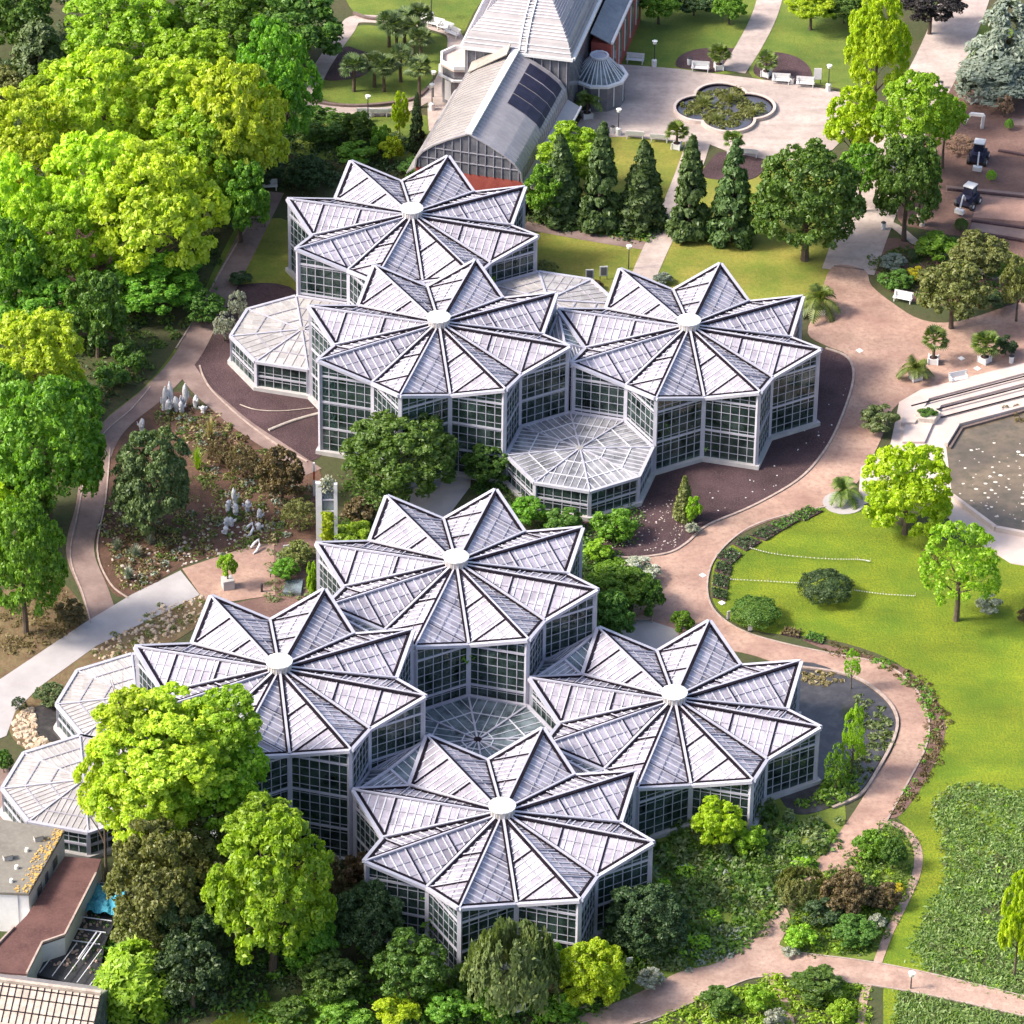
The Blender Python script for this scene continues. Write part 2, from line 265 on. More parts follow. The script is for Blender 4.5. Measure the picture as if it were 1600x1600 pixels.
LV = {
 'yellow': mat_leaf('leaf_yellow', (0.4, 0.53, 0.026), (0.26, 0.43, 0.018), (0.7, 0.79, 0.1), 0.42),
 'lime': mat_leaf('leaf_lime', (0.36, 0.49, 0.012), (0.25, 0.41, 0.012), (0.58, 0.66, 0.04), 0.45),
 'ygreen': mat_leaf('leaf_ygreen', (0.24, 0.42, 0.022), (0.15, 0.32, 0.018), (0.46, 0.64, 0.06), 0.42),
 'green': mat_leaf('leaf_green', (0.12, 0.28, 0.022), (0.08, 0.21, 0.02), (0.27, 0.45, 0.05), 0.38),
 'deep': mat_leaf('leaf_deep', (0.075, 0.17, 0.024), (0.05, 0.12, 0.02), (0.17, 0.29, 0.05), 0.32),
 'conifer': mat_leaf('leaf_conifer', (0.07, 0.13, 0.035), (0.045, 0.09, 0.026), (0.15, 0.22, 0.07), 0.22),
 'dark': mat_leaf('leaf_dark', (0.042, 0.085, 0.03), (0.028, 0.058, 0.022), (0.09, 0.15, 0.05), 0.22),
 'olive': mat_leaf('leaf_olive', (0.15, 0.175, 0.045), (0.105, 0.13, 0.035), (0.3, 0.32, 0.11), 0.32),
 'brown': mat_leaf('leaf_brown', (0.13, 0.095, 0.045), (0.09, 0.07, 0.035), (0.24, 0.18, 0.08), 0.25),
 'blue': mat_leaf('leaf_blue', (0.18, 0.22, 0.18), (0.1, 0.14, 0.11), (0.36, 0.4, 0.34), 0.2),
 'cedar': mat_leaf('leaf_cedar', (0.075, 0.125, 0.045), (0.048, 0.085, 0.032), (0.19, 0.24, 0.09), 0.22),
 'willow': mat_leaf('leaf_willow', (0.14, 0.2, 0.065), (0.1, 0.15, 0.05), (0.25, 0.3, 0.13), 0.3),
 'copper': mat_leaf('leaf_copper', (0.022, 0.02, 0.022), (0.03, 0.026, 0.026), (0.05, 0.042, 0.04), 0.15),
 'straw': mat_leaf('leaf_straw', (0.34, 0.27, 0.15), (0.26, 0.22, 0.11), (0.45, 0.38, 0.22), 0.3),
 'tan': mat_leaf('leaf_tan', (0.30, 0.19, 0.14), (0.24, 0.15, 0.11), (0.38, 0.26, 0.2), 0.3),
 'palm': mat_leaf('leaf_palm', (0.075, 0.13, 0.022), (0.05, 0.09, 0.018), (0.22, 0.27, 0.05), 0.2),
 'gold': mat_leaf('leaf_gold', (0.55, 0.46, 0.02), (0.45, 0.42, 0.02), (0.6, 0.55, 0.04), 0.35),
 'bloom': mat_leaf('leaf_bloom', (0.10, 0.14, 0.04), (0.35, 0.37, 0.30), (0.6, 0.6, 0.55), 0.2, 1.5),
 'meadow': mat_leaf('leaf_meadow', (0.14, 0.26, 0.05), (0.09, 0.19, 0.035), (0.38, 0.48, 0.2), 0.35),
}

# ------------------------------------------------------------------ ground, paths, beds, water
def sheet(name, pts_px, z, mat, sm=True, k=5, ground=False):
    pts = smooth(pts_px, True, k) if sm else pts_px
    pp = [at(*p) for p in pts] if not ground else [Vector((p[0], p[1], 0)) for p in pts]
    b = MB(); b.prism([(p.x, p.y) for p in pp], z-0.2 if z > 0.2 else -0.05, z)
    o = b.build(name, mat); o['kind'] = 'structure'; return o
def kerb(name, pts_px, z, mat, wd=0.18, h=0.14, closed=False, sm=True):
    pts = smooth(pts_px, closed, 5) if sm else list(pts_px)
    if closed: pts.append(pts[0])
    c = [at(*p) for p in pts]; L_, R_ = ribbon(c, wd/2); b = MB(); n = len(c)
    vs = [(p.x, p.y, zz) for i in range(n) for p, zz in ((L_[i], -0.02), (L_[i], z+h), (R_[i], z+h), (R_[i], -0.02))]
    fs = []
    for i in range(n-1):
        for a in range(4): fs.append((4*i+a, 4*i+(a+1) % 4, 4*i+4+(a+1) % 4, 4*i+4+a))
    b.add(vs, fs); o = b.build(name, mat); o['kind'] = 'structure'; return o

g = MB(); g.add([(-3000, -1500, 0), (3000, -1500, 0), (3000, 5000, 0), (-3000, 5000, 0)], [(0, 1, 2, 3)])
g.build('ground', M['ground'])['kind'] = 'structure'
LAWNS = [
 ('lawn_east', [(1112, 900), (1125, 868), (1170, 838), (1290, 792), (1345, 800), (1500, 850), (1700, 880), (1700, 1260), (1560, 1330), (1490, 1420), (1450, 1520), (1375, 1512), (1400, 1440), (1430, 1380), (1436, 1320), (1400, 1272), (1420, 1250), (1470, 1150), (1455, 1090), (1400, 1035), (1300, 1000), (1180, 985), (1120, 950)], 0.010, 'lawn_bright'),
 ('lawn_plaza_north', [(940, 105), (985, 20), (1010, -60), (1195, -60), (1200, 10), (1160, 108), (1080, 110), (1000, 104)], 0.010, 'lawn'),
 ('lawn_plaza_east', [(1170, 112), (1225, -10), (1235, -60), (1380, -60), (1360, 60), (1345, 140), (1310, 138), (1240, 122)], 0.012, 'lawn'),
 ('lawn_conifers', [(850, 180), (930, 205), (1085, 212), (1085, 240), (1035, 330), (1000, 385), (840, 360)], 0.011, 'lawn_dry'),
 ('lawn_conifers_east', [(1100, 260), (1170, 282), (1230, 250), (1340, 300), (1350, 380), (1300, 420), (1270, 470), (1100, 500), (1020, 440), (1060, 340)], 0.012, 'lawn_dry'),
 ('lawn_court', [(835, 365), (915, 372), (1003, 388), (990, 425), (940, 470), (850, 445), (820, 400)], 0.013, 'lawn_dry'),
 ('lawn_park', [(500, 150), (515, 100), (550, 45), (600, 42), (700, 60), (685, 110), (640, 155), (560, 163)], 0.011, 'lawn'),
 ('lawn_park_north', [(545, -60), (770, -60), (740, 20), (715, 60), (690, 40), (620, 28), (555, 22)], 0.012, 'lawn'),
 ('lawn_park_south', [(460, 178), (560, 185), (650, 178), (700, 200), (660, 245), (560, 250), (455, 240)], 0.013, 'lawn'),
 ('lawn_strip', [(385, 360), (450, 345), (470, 420), (465, 455), (400, 458), (372, 440)], 0.013, 'lawn_dry'),
 ('lawn_verge', [(405, 325), (375, 345), (330, 430), (290, 520), (230, 600), (160, 660), (160, 700), (185, 680), (245, 610), (300, 540), (345, 440), (395, 355)], 0.012, 'lawn'),
 ('lawn_cedar', [(1440, 130), (1500, 20), (1600, 60), (1620, 120), (1540, 160), (1430, 170)], 0.011, 'lawn'),
 ('lawn_south', [(1380, 1600), (1382, 1540), (1405, 1545), (1402, 1600), (1400, 1700), (1375, 1700)], 0.012, 'lawn_bright'),
 ('lawn_corner', [(290, 1640), (360, 1580), (440, 1565), (520, 1580), (520, 1700), (290, 1700)], 0.011, 'lawn_bright'),
 ('lawn_northeast', [(1555, 390), (1640, 395), (1640, 440), (1555, 425)], 0.012, 'lawn_bright'),
]
for n, p, z, m in LAWNS: sheet(n, p, z, M[m])
BEDS = [
 ('bed_soil_east', [(1240, 545), (1290, 545), (1325, 560), (1333, 595), (1312, 660), (1285, 710), (1245, 752), (1175, 792), (1105, 822), (1072, 850), (1040, 866), (975, 870), (920, 850), (905, 800), (1000, 730), (1100, 640)], 0.030, 'soil'),
 ('bed_soil_west', [(303, 560), (330, 530), (352, 470), (375, 445), (470, 460), (520, 600), (510, 700), (470, 722), (430, 695), (375, 655), (318, 610)], 0.030, 'soil'),
 ('bed_cactus', [(230, 640), (275, 612), (320, 635), (375, 670), (440, 712), (500, 735), (500, 880), (430, 850), (360, 862), (285, 886), (210, 928), (175, 925), (150, 860), (160, 780), (165, 715), (185, 670)], 0.028, 'soil_red'),
 ('bed_rockery', [(316, 922), (330, 960), (240, 1020), (150, 1050), (95, 1130), (110, 1170), (60, 1180), (18, 1150), (20, 1110), (60, 1075), (130, 1020), (240, 950)], 0.027, 'rockery'),
 ('bed_crescent_west', [(1057, 104), (1062, 88), (1090, 77), (1130, 75), (1162, 80), (1150, 103), (1120, 113), (1085, 109)], 0.036, 'soil'),
 ('bed_crescent_east', [(1177, 110), (1190, 88), (1215, 82), (1250, 92), (1268, 112), (1262, 132), (1225, 128), (1190, 122)], 0.036, 'soil'),
 ('bed_crescent_south', [(1098, 276), (1115, 245), (1130, 238), (1165, 242), (1202, 250), (1192, 268), (1165, 281)], 0.036, 'soil'),
 ('bed_park_triangle', [(505, 122), (535, 76), (560, 78), (590, 92), (572, 115), (545, 124)], 0.036, 'soil'),
 ('bed_northeast', [(1400, 330), (1440, 180), (1500, 120), (1640, 130), (1640, 395), (1540, 375), (1450, 360)], 0.030, 'soil_brown'),
 ('bed_woodland', [(60, 330), (150, 350), (190, 430), (200, 520), (60, 520)], 0.020, 'soil_brown'),
 ('bed_woodland_low', [(0, 930), (80, 900), (140, 960), (150, 985), (60, 1040), (0, 1060)], 0.022, 'rockery'),
 ('bed_shrub_east', [(1362, 415), (1368, 385), (1400, 372), (1450, 395), (1560, 430), (1640, 440), (1640, 480), (1500, 478), (1420, 470), (1385, 448)], 0.033, 'soil_brown'),
 ('bed_lawn_edge', [(1255, 1000), (1330, 1018), (1400, 1038), (1450, 1075), (1475, 1120), (1472, 1165), (1440, 1230), (1405, 1275), (1385, 1270), (1420, 1220), (1448, 1160), (1448, 1125), (1425, 1075), (1385, 1042), (1310, 1022)], 0.030, 'soil_brown'),
 ('bed_slope', [(930, 1300), (1060, 1250), (1200, 1225), (1300, 1230), (1320, 1290), (1272, 1360), (1210, 1425), (1150, 1495), (1060, 1520), (980, 1560), (900, 1600), (900, 1400)], 0.024, 'lawn'),
 ('bed_island', [(1370, 1285), (1400, 1290), (1428, 1325), (1425, 1370), (1385, 1450), (1365, 1500), (1250, 1490), (1215, 1480), (1225, 1450), (1290, 1370), (1340, 1330)], 0.026, 'lawn'),
]
for n, p, z, m in BEDS: sheet(n, p, z, M[m])
# paths
sheet('path_main', [(1278, 478), (1300, 418), (1350, 422), (1362, 447), (1395, 474), (1440, 500), (1500, 502), (1640, 470), (1640, 590), (1520, 590), (1440, 612), (1395, 640), (1375, 690), (1335, 760), (1272, 796), (1200, 815), (1150, 840), (1115, 878), (1106, 922), (1120, 957), (1162, 986), (1225, 1005), (1300, 1022), (1382, 1040), (1428, 1075), (1450, 1120), (1446, 1165), (1418, 1222), (1385, 1282), (1345, 1348), (1292, 1390), (1255, 1372), (1290, 1330), (1330, 1275), (1368, 1215), (1398, 1165), (1405, 1120), (1375, 1082), (1320, 1058), (1240, 1045), (1160, 1020), (1060, 1010), (980, 1010), (990, 950), (985, 900), (1000, 872), (1040, 868), (1072, 852), (1105, 824), (1175, 794), (1245, 754), (1285, 712), (1314, 660), (1335, 595), (1325, 556), (1290, 540), (1262, 520)], 0.045, M['path_red'], k=4)
sheet('path_lower', [(1225, 1418), (1235, 1445), (1218, 1478), (1250, 1490), (1350, 1503), (1450, 1522), (1640, 1568), (1640, 1596), (1560, 1578), (1440, 1552), (1330, 1535), (1200, 1525), (1130, 1545), (1040, 1585), (960, 1610), (870, 1660), (800, 1660), (880, 1600), (980, 1560), (1060, 1520), (1120, 1505), (1165, 1470), (1200, 1440)], 0.045, M['path'])
def strip(name, pts_px, half, z, mat):
    c = [at(*p) for p in smooth(pts_px, False, 6)]; L_, R_ = ribbon(c, half)
    b = MB(); n = len(c)
    b.add([(p.x, p.y, z) for p in L_]+[(p.x, p.y, z) for p in R_], [(n+i, n+i+1, i+1, i) for i in range(n-1)])
    o = b.build(name, mat); o['kind'] = 'structure'; return o
strip('footpath_meadow', [(1378, 1282), (1412, 1296), (1433, 1325), (1432, 1365), (1408, 1420), (1388, 1460), (1370, 1508)], 0.35, 0.05, M['path'])
strip('footpath_south', [(1200, 1525), (1222, 1555), (1235, 1600), (1240, 1660)], 0.33, 0.05, M['path'])
strip('footpath_south_east', [(1358, 1533), (1348, 1570), (1345, 1650)], 0.33, 0.05, M['path'])
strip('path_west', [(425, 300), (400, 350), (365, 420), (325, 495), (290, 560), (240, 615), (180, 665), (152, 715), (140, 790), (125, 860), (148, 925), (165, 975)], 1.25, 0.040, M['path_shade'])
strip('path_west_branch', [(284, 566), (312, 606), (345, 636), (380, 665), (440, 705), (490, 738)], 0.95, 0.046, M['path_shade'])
sheet('path_ramp', [(282, 892), (312, 930), (150, 1010), (60, 1075), (24, 1112), (10, 1150), (-60, 1180), (-60, 1110), (0, 1062), (60, 1022), (130, 975), (205, 930)], 0.050, M['paving'], sm=False)
sheet('terrace_red', [(285, 889), (355, 865), (402, 852), (428, 850), (430, 930), (330, 945), (312, 928)], 0.043, M['path_red'], sm=False)
sheet('court_paving', [(425, 850), (500, 840), (560, 1000), (400, 990), (330, 950), (428, 930)], 0.034, M['soil_brown'], sm=False)
sheet('court_gravel', [(640, 700), (740, 690), (735, 760), (690, 820), (640, 840)], 0.034, M['paving'], sm=False)
sheet('court_gravel_east', [(985, 960), (1060, 985), (1060, 1060), (960, 1050), (940, 1000)], 0.055, M['paving'], sm=False)
sheet('plaza', [(890, 215), (960, 100), (1060, 108), (1170, 122), (1262, 134), (1330, 148), (1345, 190), (1300, 235), (1240, 252), (1200, 250), (1140, 238), (1100, 222), (1060, 222), (985, 214)], 0.040, M['plaza'], sm=False)
strip('path_plaza_north', [(1145, 112), (1172, 70), (1198, 15), (1215, -60)], 1.35, 0.046, M['plaza'])
strip('path_plaza_south', [(1092, 218), (1078, 262), (1045, 345), (1022, 395), (1000, 445)], 1.25, 0.046, M['plaza'])
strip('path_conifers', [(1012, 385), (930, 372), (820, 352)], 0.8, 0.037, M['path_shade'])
strip('path_avenue', [(1325, 425), (1345, 370), (1372, 300), (1405, 210), (1460, 110), (1500, 20), (1525, -60)], 2.6, 0.038, M['plaza'])
strip('path_avenue_side', [(1372, 345), (1400, 355), (1440, 385), (1500, 410), (1560, 435)], 0.5, 0.048, M['plaza'])
strip('path_park', [(470, 160), (520, 170), (600, 175), (650, 160), (690, 130), (720, 100)], 0.95, 0.040, M['plaza'])
strip('path_park_loop', [(478, 162), (500, 110), (540, 50), (560, 30), (640, 36), (690, 45), (712, 62), (700, 120)], 0.85, 0.043, M['plaza'])
strip('path_hall', [(690, 205), (690, 150), (720, 85)], 1.3, 0.047, M['plaza'])
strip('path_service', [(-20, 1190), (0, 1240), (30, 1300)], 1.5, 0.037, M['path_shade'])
# kerbs
kerb('kerb_bed_east', [(1290, 545), (1325, 560), (1333, 595), (1312, 660), (1285, 710), (1245, 752), (1175, 792), (1105, 822), (1072, 850), (1040, 866), (975, 872), (920, 858)], 0.045, M['kerb'], 0.22, 0.10)
kerb('kerb_lawn_east', [(1290, 792), (1200, 813), (1150, 838), (1114, 878), (1105, 922), (1119, 958), (1162, 987), (1225, 1006), (1300, 1022), (1382, 1039), (1428, 1074), (1450, 1118), (1447, 1166), (1418, 1224), (1385, 1284)], 0.045, M['kerb'], 0.16, 0.06)
kerb('kerb_bed_west', [(312, 572), (318, 590), (334, 614), (378, 655), (432, 695), (480, 722)], 0.045, M['kerb'], 0.16, 0.08)
kerb('kerb_path_west', [(392, 345), (352, 412), (310, 488), (275, 545)], 0.045, M['kerb'], 0.14, 0.06)
kerb('kerb_cactus_bed', [(172, 700), (165, 780), (152, 860), (172, 912), (200, 935)], 0.045, M['kerb'], 0.14, 0.06)
kerb('kerb_verge_west', [(235, 605), (205, 640), (165, 675), (140, 715), (122, 800), (110, 870), (130, 930), (142, 975)], 0.045, M['kerb'], 0.12, 0.05)
kerb('kerb_lower', [(1215, 1478), (1250, 1489), (1350, 1502), (1450, 1521), (1640, 1567)], 0.045, M['kerb'], 0.12, 0.05)
kerb('kerb_lower_south', [(1000, 1600), (1040, 1586), (1130, 1546), (1200, 1526), (1330, 1536), (1440, 1553), (1560, 1579), (1640, 1597)], 0.045, M['kerb'], 0.12, 0.05)
kerb('kerb_avenue', [(1303, 416), (1350, 422)], 0.045, M['kerb_dark'], 0.2, 0.02)
kerb('edging_park', [(474, 152), (500, 162), (560, 167), (640, 158), (668, 140)], 0.03, M['kerb_dark'], 0.35, 0.25)
kerb('edging_park_north', [(553, 22), (575, 30), (610, 32)], 0.03, M['kerb_dark'], 0.35, 0.25)
# garden pond beside the right-hand star house
POND = [(1235, 1042), (1325, 1056), (1372, 1084), (1398, 1118), (1394, 1152), (1364, 1208), (1340, 1240), (1300, 1262), (1235, 1268), (1200, 1180)]
sheet('pond', POND, 0.058, M['water'])
kerb('pond_edge', [(1235, 1042), (1325, 1056), (1374, 1084), (1400, 1118), (1397, 1155), (1367, 1212), (1343, 1244), (1300, 1264)], 0.06, M['kerb'], 0.25, 0.16)
# large basin with seating steps on the right
def slabpx(name, pts_px, z, mat, z0=-0.05):
    b = MB(); b.prism([(at(*p, z).x, at(*p, z).y) for p in pts_px], z0, z); o = b.build(name, mat); o['kind'] = 'structure'; return o
slabpx('basin_surround', [(1405, 628), (1440, 608), (1640, 556), (1700, 560), (1700, 900), (1580, 880), (1500, 830), (1440, 760), (1380, 780), (1340, 790), (1345, 730), (1390, 700)], 0.07, M['steps'])
slabpx('terrace_step', [(1418, 632), (1450, 616), (1700, 549), (1700, 572), (1470, 633), (1445, 690), (1410, 690)], 0.30, M['steps'])
slabpx('terrace_step_top', [(1414, 628), (1440, 611), (1700, 541), (1700, 556), (1452, 622), (1430, 660), (1408, 660)], 0.50, M['steps'])
for i, (a, b_) in enumerate((((1424, 634), (1700, 562)), ((1462, 640), (1700, 578)), ((1470, 652), (1700, 592)))):
    q = MB(); p0, p1 = at(*a, 0.52-0.16*i), at(*b_, 0.52-0.16*i); q.bar(p0, p1, 0.16, 0.05); q.build('step_joint', M['gasket'])['kind'] = 'structure'
BW = [(1478, 695), (1497, 664), (1640, 626), (1700, 620), (1700, 860), (1640, 842), (1556, 826), (1488, 776)]
slabpx('basin_water', BW, 0.10, M['water_brown'])
q = MB(); bb = [at(*p, 0.3) for p in BW]
for i in range(len(bb)-1): q.bar(bb[i], bb[i+1], 0.35, 0.5)
q.build('basin_rim', M['steps'])['kind'] = 'structure'
q = MB(); bb = [at(p[0]+6*(1 if p[0] < 1600 else 0), p[1]+5, 0.2) for p in BW]
for i in range(4): q.bar(bb[i], bb[i+1], 0.25, 0.22)
q.build('basin_lining', M['kerb_dark'])['kind'] = 'structure'
# quatrefoil basin on the plaza
FC = at(1132, 172)
def quatre(r, d, n=14):
    out = []; h = math.asin(d/(r*math.sqrt(2)))+PI/4
    for k in range(4):
        a0 = k*PI/2+0.12
        cx, cy = FC.x+d*math.cos(a0), FC.y+d*math.sin(a0)
        for j in range(n+1):
            t = a0-h+2*h*j/n; out.append((cx+r*math.cos(t), cy+r*math.sin(t)))
    return out
fb = empty('quatrefoil_fountain', (0, 0, 0), 0, 'four-lobed stone basin with water plants in the pale plaza', 'fountain')
q = MB(); q.prism(quatre(2.55, 2.45), 0.0, 0.16); q.build('water', M['water_dark'], fb)
def ring(b, outer, inner, z0, z1):
    n = len(outer)
    for i in range(n):
        j = (i+1) % n
        a, c, d, e = outer[i], outer[j], inner[j], inner[i]
        b.add([(a[0], a[1], z0), (c[0], c[1], z0), (d[0], d[1], z0), (e[0], e[1], z0), (a[0], a[1], z1), (c[0], c[1], z1), (d[0], d[1], z1), (e[0], e[1], z1)], [(4, 5, 6, 7), (0, 1, 5, 4), (2, 3, 7, 6)])
q = MB(); ring(q, quatre(2.9, 2.45), quatre(2.6, 2.45), 0.0, 0.42); q.build('rim', M['steps'], fb)
q = MB(); ring(q, quatre(2.59, 2.45), quatre(2.45, 2.45), 0.1, 0.33); q.build('lining', M['gasket'], fb)

# ------------------------------------------------------------------ star greenhouses
RO, RI, DT, DH, ROT, LATT = 12.5, 9.576, 1.51, 2.707, 2.093404, 23.335
APEX = 1.72
def P2(r, a, z): return Vector((r*math.cos(a), r*math.sin(a), z))
def lerp(a, b, t): return a+(b-a)*t
def wall_parts(root, A, zA, B, zB, z_beams, ncol, glass, name='glass_wall', rows=0.85):
    """one glazed wall bay from foot A to foot B (plan points), tops at zA and zB"""
    A = Vector((A[0], A[1], 0)); B = Vector((B[0], B[1], 0)); d = (B-A); L_ = d.length; d.normalize(); nrm = Vector((d.y, -d.x, 0))
    top = lambda t: zA+(zB-zA)*t
    q = MB(); o1 = nrm*0.02
    q.add([A+o1+Vector((0, 0, .3)), B+o1+Vector((0, 0, .3)), B+o1+Vector((0, 0, zB)), A+o1+Vector((0, 0, zA)), A-o1+Vector((0, 0, .3)), B-o1+Vector((0, 0, .3)), B-o1+Vector((0, 0, zB)), A-o1+Vector((0, 0, zA))],
          [(0, 1, 2, 3), (7, 6, 5, 4), (0, 3, 7, 4), (1, 5, 6, 2), (3, 2, 6, 7), (0, 4, 5, 1)])
    wl = q.build(name, glass, root)
    q = MB()
    for i in range(1, ncol):
        t = i/ncol; p = A+d*(L_*t); q.bar(p+Vector((0, 0, .3)), p+Vector((0, 0, top(t)-0.1)), 0.065, 0.10, upv=nrm)
    zmax = max(zA, zB); nz = int(zmax/rows)
    zs = [0.3+rows*(i+1) for i in range(nz)]
    for z in zs:
        if z > zmax-0.25: continue
        t0, t1 = 0.0, 1.0
        if z > zB: t1 = (zA-z)/(zA-zB) if zA > zB else 1
        if z > zA and zB > zA: t0 = (z-zA)/(zB-zA)
        if t1-t0 > 0.1: q.bar(A+d*(L_*t0)+Vector((0, 0, z)), A+d*(L_*t1)+Vector((0, 0, z)), 0.07, 0.05)
    q.build('glazing_bars', M['frame'], wl)
    for z in z_beams:
        q = MB(); q.bar(A+Vector((0, 0, z)), B+Vector((0, 0, z)), 0.2, 0.2, upv=(0, 0, 1)); q.build('cross_beam', M['frame'], wl)
    return wl
STARS = {'A': (-10.02, 416.3, 6.59), 'B': (-7.0, 393.16, 8.44), 'C': (16.14, 396.18, 6.67), 'D': (-4.72, 354.38, 8.0), 'E': (-18.95, 335.88, 9.81), 'F': (13.78, 340.16, 4.18), 'G': (-0.45, 321.66, 5.96)}
SLAB = {'A': 'star-roofed glasshouse furthest back, next to the red brick gable', 'B': 'tall star-roofed glasshouse in the middle of the rear group', 'C': 'star-roofed glasshouse on the right, bordered by dark bare soil',
        'D': 'star-roofed glasshouse at the back of the front group', 'E': 'tallest star-roofed glasshouse, left of the front group behind yellow tree', 'F': 'low star-roofed glasshouse standing beside the garden pond', 'G': 'star-roofed glasshouse nearest the viewer, above the willow-like shrub'}
def star(key):
    x, y, zi = STARS[key]
    root = empty('star_greenhouse', (x, y, 0), 0, SLAB[key], 'greenhouse', 'glasshouses with folded star roofs')
    T = [P2(RO, ROT-k*PI/4, zi+DT) for k in range(8)]; I = [P2(RI, ROT-k*PI/4-PI/8, zi) for k in range(8)]
    zr = zi+APEX
    hub = lambda a: P2(0.8, a, zr)
    for k in range(8):
        a = ROT-k*PI/4; t = T[k]; h = hub(a); u = Vector((math.cos(a), math.sin(a), 0))
        for sgn in (-1, 1):
            ii = I[k] if sgn < 0 else I[k-1]; ai = a+sgn*PI/8; hi = hub(ai)
            pts = [h, t, ii, hi] if sgn > 0 else [h, hi, ii, t]
            q = MB(); q.slab(pts, 0.06); pan = q.build('roof_panel', M['roofglass'], root)
            qb = MB(); qd = MB(); qr = MB()
            n = (Vector(pts[1])-Vector(pts[0])).cross(Vector(pts[2])-Vector(pts[0])).normalized()
            if n.z < 0: n = -n
            sidev = Vector((-u.y, u.x, 0))*sgn
            def span(s):
                """from the ridge at distance s outwards to the valley or the eave"""
                f = (s-0.8)/(RO-0.8); p = lerp(h, t, f)
                ci = ii.x*u.x+ii.y*u.y; li = abs(ii.x*sidev.x+ii.y*sidev.y)
                if s <= ci:
                    c0 = 0.8*math.cos(PI/8); g = (s-c0)/(ci-c0); e = lerp(hi, ii, g)
                else: g = (s-ci)/(RO-ci); e = lerp(ii, t, g)
                return p, e
            s = 1.5
            while s < RO-0.5:
                p, e = span(s)
                if abs(s-5.1) > 0.3 and abs(s-8.85) > 0.3: qb.bar(p, e, 0.10, 0.05, up=0.03, upv=n)
                s += 0.68
            for s in (5.1, 8.85):
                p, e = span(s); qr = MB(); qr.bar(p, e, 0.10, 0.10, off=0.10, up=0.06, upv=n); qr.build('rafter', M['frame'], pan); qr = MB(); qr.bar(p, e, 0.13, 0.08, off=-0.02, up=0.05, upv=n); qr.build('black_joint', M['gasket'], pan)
            for dist in (1.15, 2.3):                      # purlins parallel to the ridge
                ci = ii.x*u.x+ii.y*u.y; li = abs(ii.x*sidev.x+ii.y*sidev.y)
                if dist > li-0.1: continue
                s0 = 0.8+(ci-0.8)*dist/li; s1 = ci+(RO-ci)*(1-dist/li)
                def on(s):
                    p, e = span(s); dd = abs((e-p).x*sidev.x+(e-p).y*sidev.y); return lerp(p, e, min(1, dist/max(dd, 1e-3)))
                qd.bar(on(s0+0.05), on(s1-0.05), 0.06, 0.04, up=0.025, upv=n)
            qb.build('glazing_bars', M['bars'], pan); qd.build('purlin_lines', M['purlin'], pan)
        # ridge: a black joint with a pale cap; valley: pale gutter between two black joints
        e0 = h+Vector((0, 0, 0)); q = MB(); q.bar(h, t, 0.14, 0.16, off=-0.05, up=0.14); r = q.build('ridge_beam', M['frame'], root)
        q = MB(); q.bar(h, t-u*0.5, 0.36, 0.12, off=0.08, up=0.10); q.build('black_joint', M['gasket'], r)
        ui = Vector((math.cos(a-PI/8), math.sin(a-PI/8), 0)); hh = hub(a-PI/8)
        q = MB(); q.bar(hh, I[k], 0.20, 0.16, up=0.25); r = q.build('valley_gutter', M['frame'], root)
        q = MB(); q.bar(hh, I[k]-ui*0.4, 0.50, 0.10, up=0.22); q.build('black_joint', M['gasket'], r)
        for (p, e) in ((t, I[k]), (I[k-1], t)):
            ev = (e-p).normalized(); nn = ev.cross(Vector((0, 0, 1)))
            if nn.dot(p) < 0: nn = -nn
            sg = 1 if ev.cross(Vector((0, 0, 1))).dot(p) > 0 else -1
            q = MB(); q.bar(p, e, 0.31, 0.28, off=0.08*sg, up=0.04); r = q.build('eave_beam', M['frame'], root)
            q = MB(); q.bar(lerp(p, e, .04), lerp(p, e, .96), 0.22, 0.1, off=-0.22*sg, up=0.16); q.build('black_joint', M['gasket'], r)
        # walls and posts
        f = 0.985; wA = T[k]*f; wB = I[k]*f
        nb = max(1, round(zi/3.3)); beams = [zi*j/nb for j in range(1, nb)]+[zi-0.05]
        wall_parts(root, wA, zi+DT-0.12, wB, zi-0.12, beams, 6, M['wallglass'])
        wB2 = I[k-1]*f
        wall_parts(root, wB2, zi-0.12, wA, zi+DT-0.12, beams, 6, M['wallglass'])
        q = MB(); q.box((wA.x, wA.y, (zi+DT)/2-.05), (0.34, 0.34, zi+DT-0.3), a); q.build('corner_post', M['frame'], root)
        q = MB(); q.box((wB.x, wB.y, zi/2-.05), (0.40, 0.40, zi-0.3), a-PI/8); q.build('corner_post', M['frame'], root)
    pl = []
    for k in range(8): pl += [(T[k].x*1.03, T[k].y*1.03), (I[k].x*1.035, I[k].y*1.035)]
    inn = []
    for k in range(8): inn += [(T[k].x*.95, T[k].y*.95), (I[k].x*.95, I[k].y*.95)]
    q = MB(); ring(q, pl, inn, 0.0, 0.42); q.build('plinth', M['plinth'], root)
    q = MB(); q.prism([(p[0], p[1]) for p in inn], 0.0, 0.06); q.build('floor', M['soil'], root)
    # ventilator cap
    n = 16; q = MB()
    q.prism([(1.0*math.cos(2*PI*i/n), 1.0*math.sin(2*PI*i/n)) for i in range(n)], zi+DH-1.05, zi+DH-0.12); cp = q.build('vent_drum', M['cap_side'], root)
    q = MB()
    rr = [(1.12, zi+DH-0.13), (1.12, zi+DH-0.02), (0.85, zi+DH+0.06), (0.0001, zi+DH+0.12)]
    vs = [(r_*math.cos(2*PI*i/n), r_*math.sin(2*PI*i/n), z_) for r_, z_ in rr for i in range(n)]
    q.add(vs, [(j*n+i, j*n+(i+1) % n, (j+1)*n+(i+1) % n, (j+1)*n+i) for j in range(3) for i in range(n)]+[tuple(range(n))[::-1]])
    q.build('vent_cap', M['cap'], cp)
    q = MB(); 
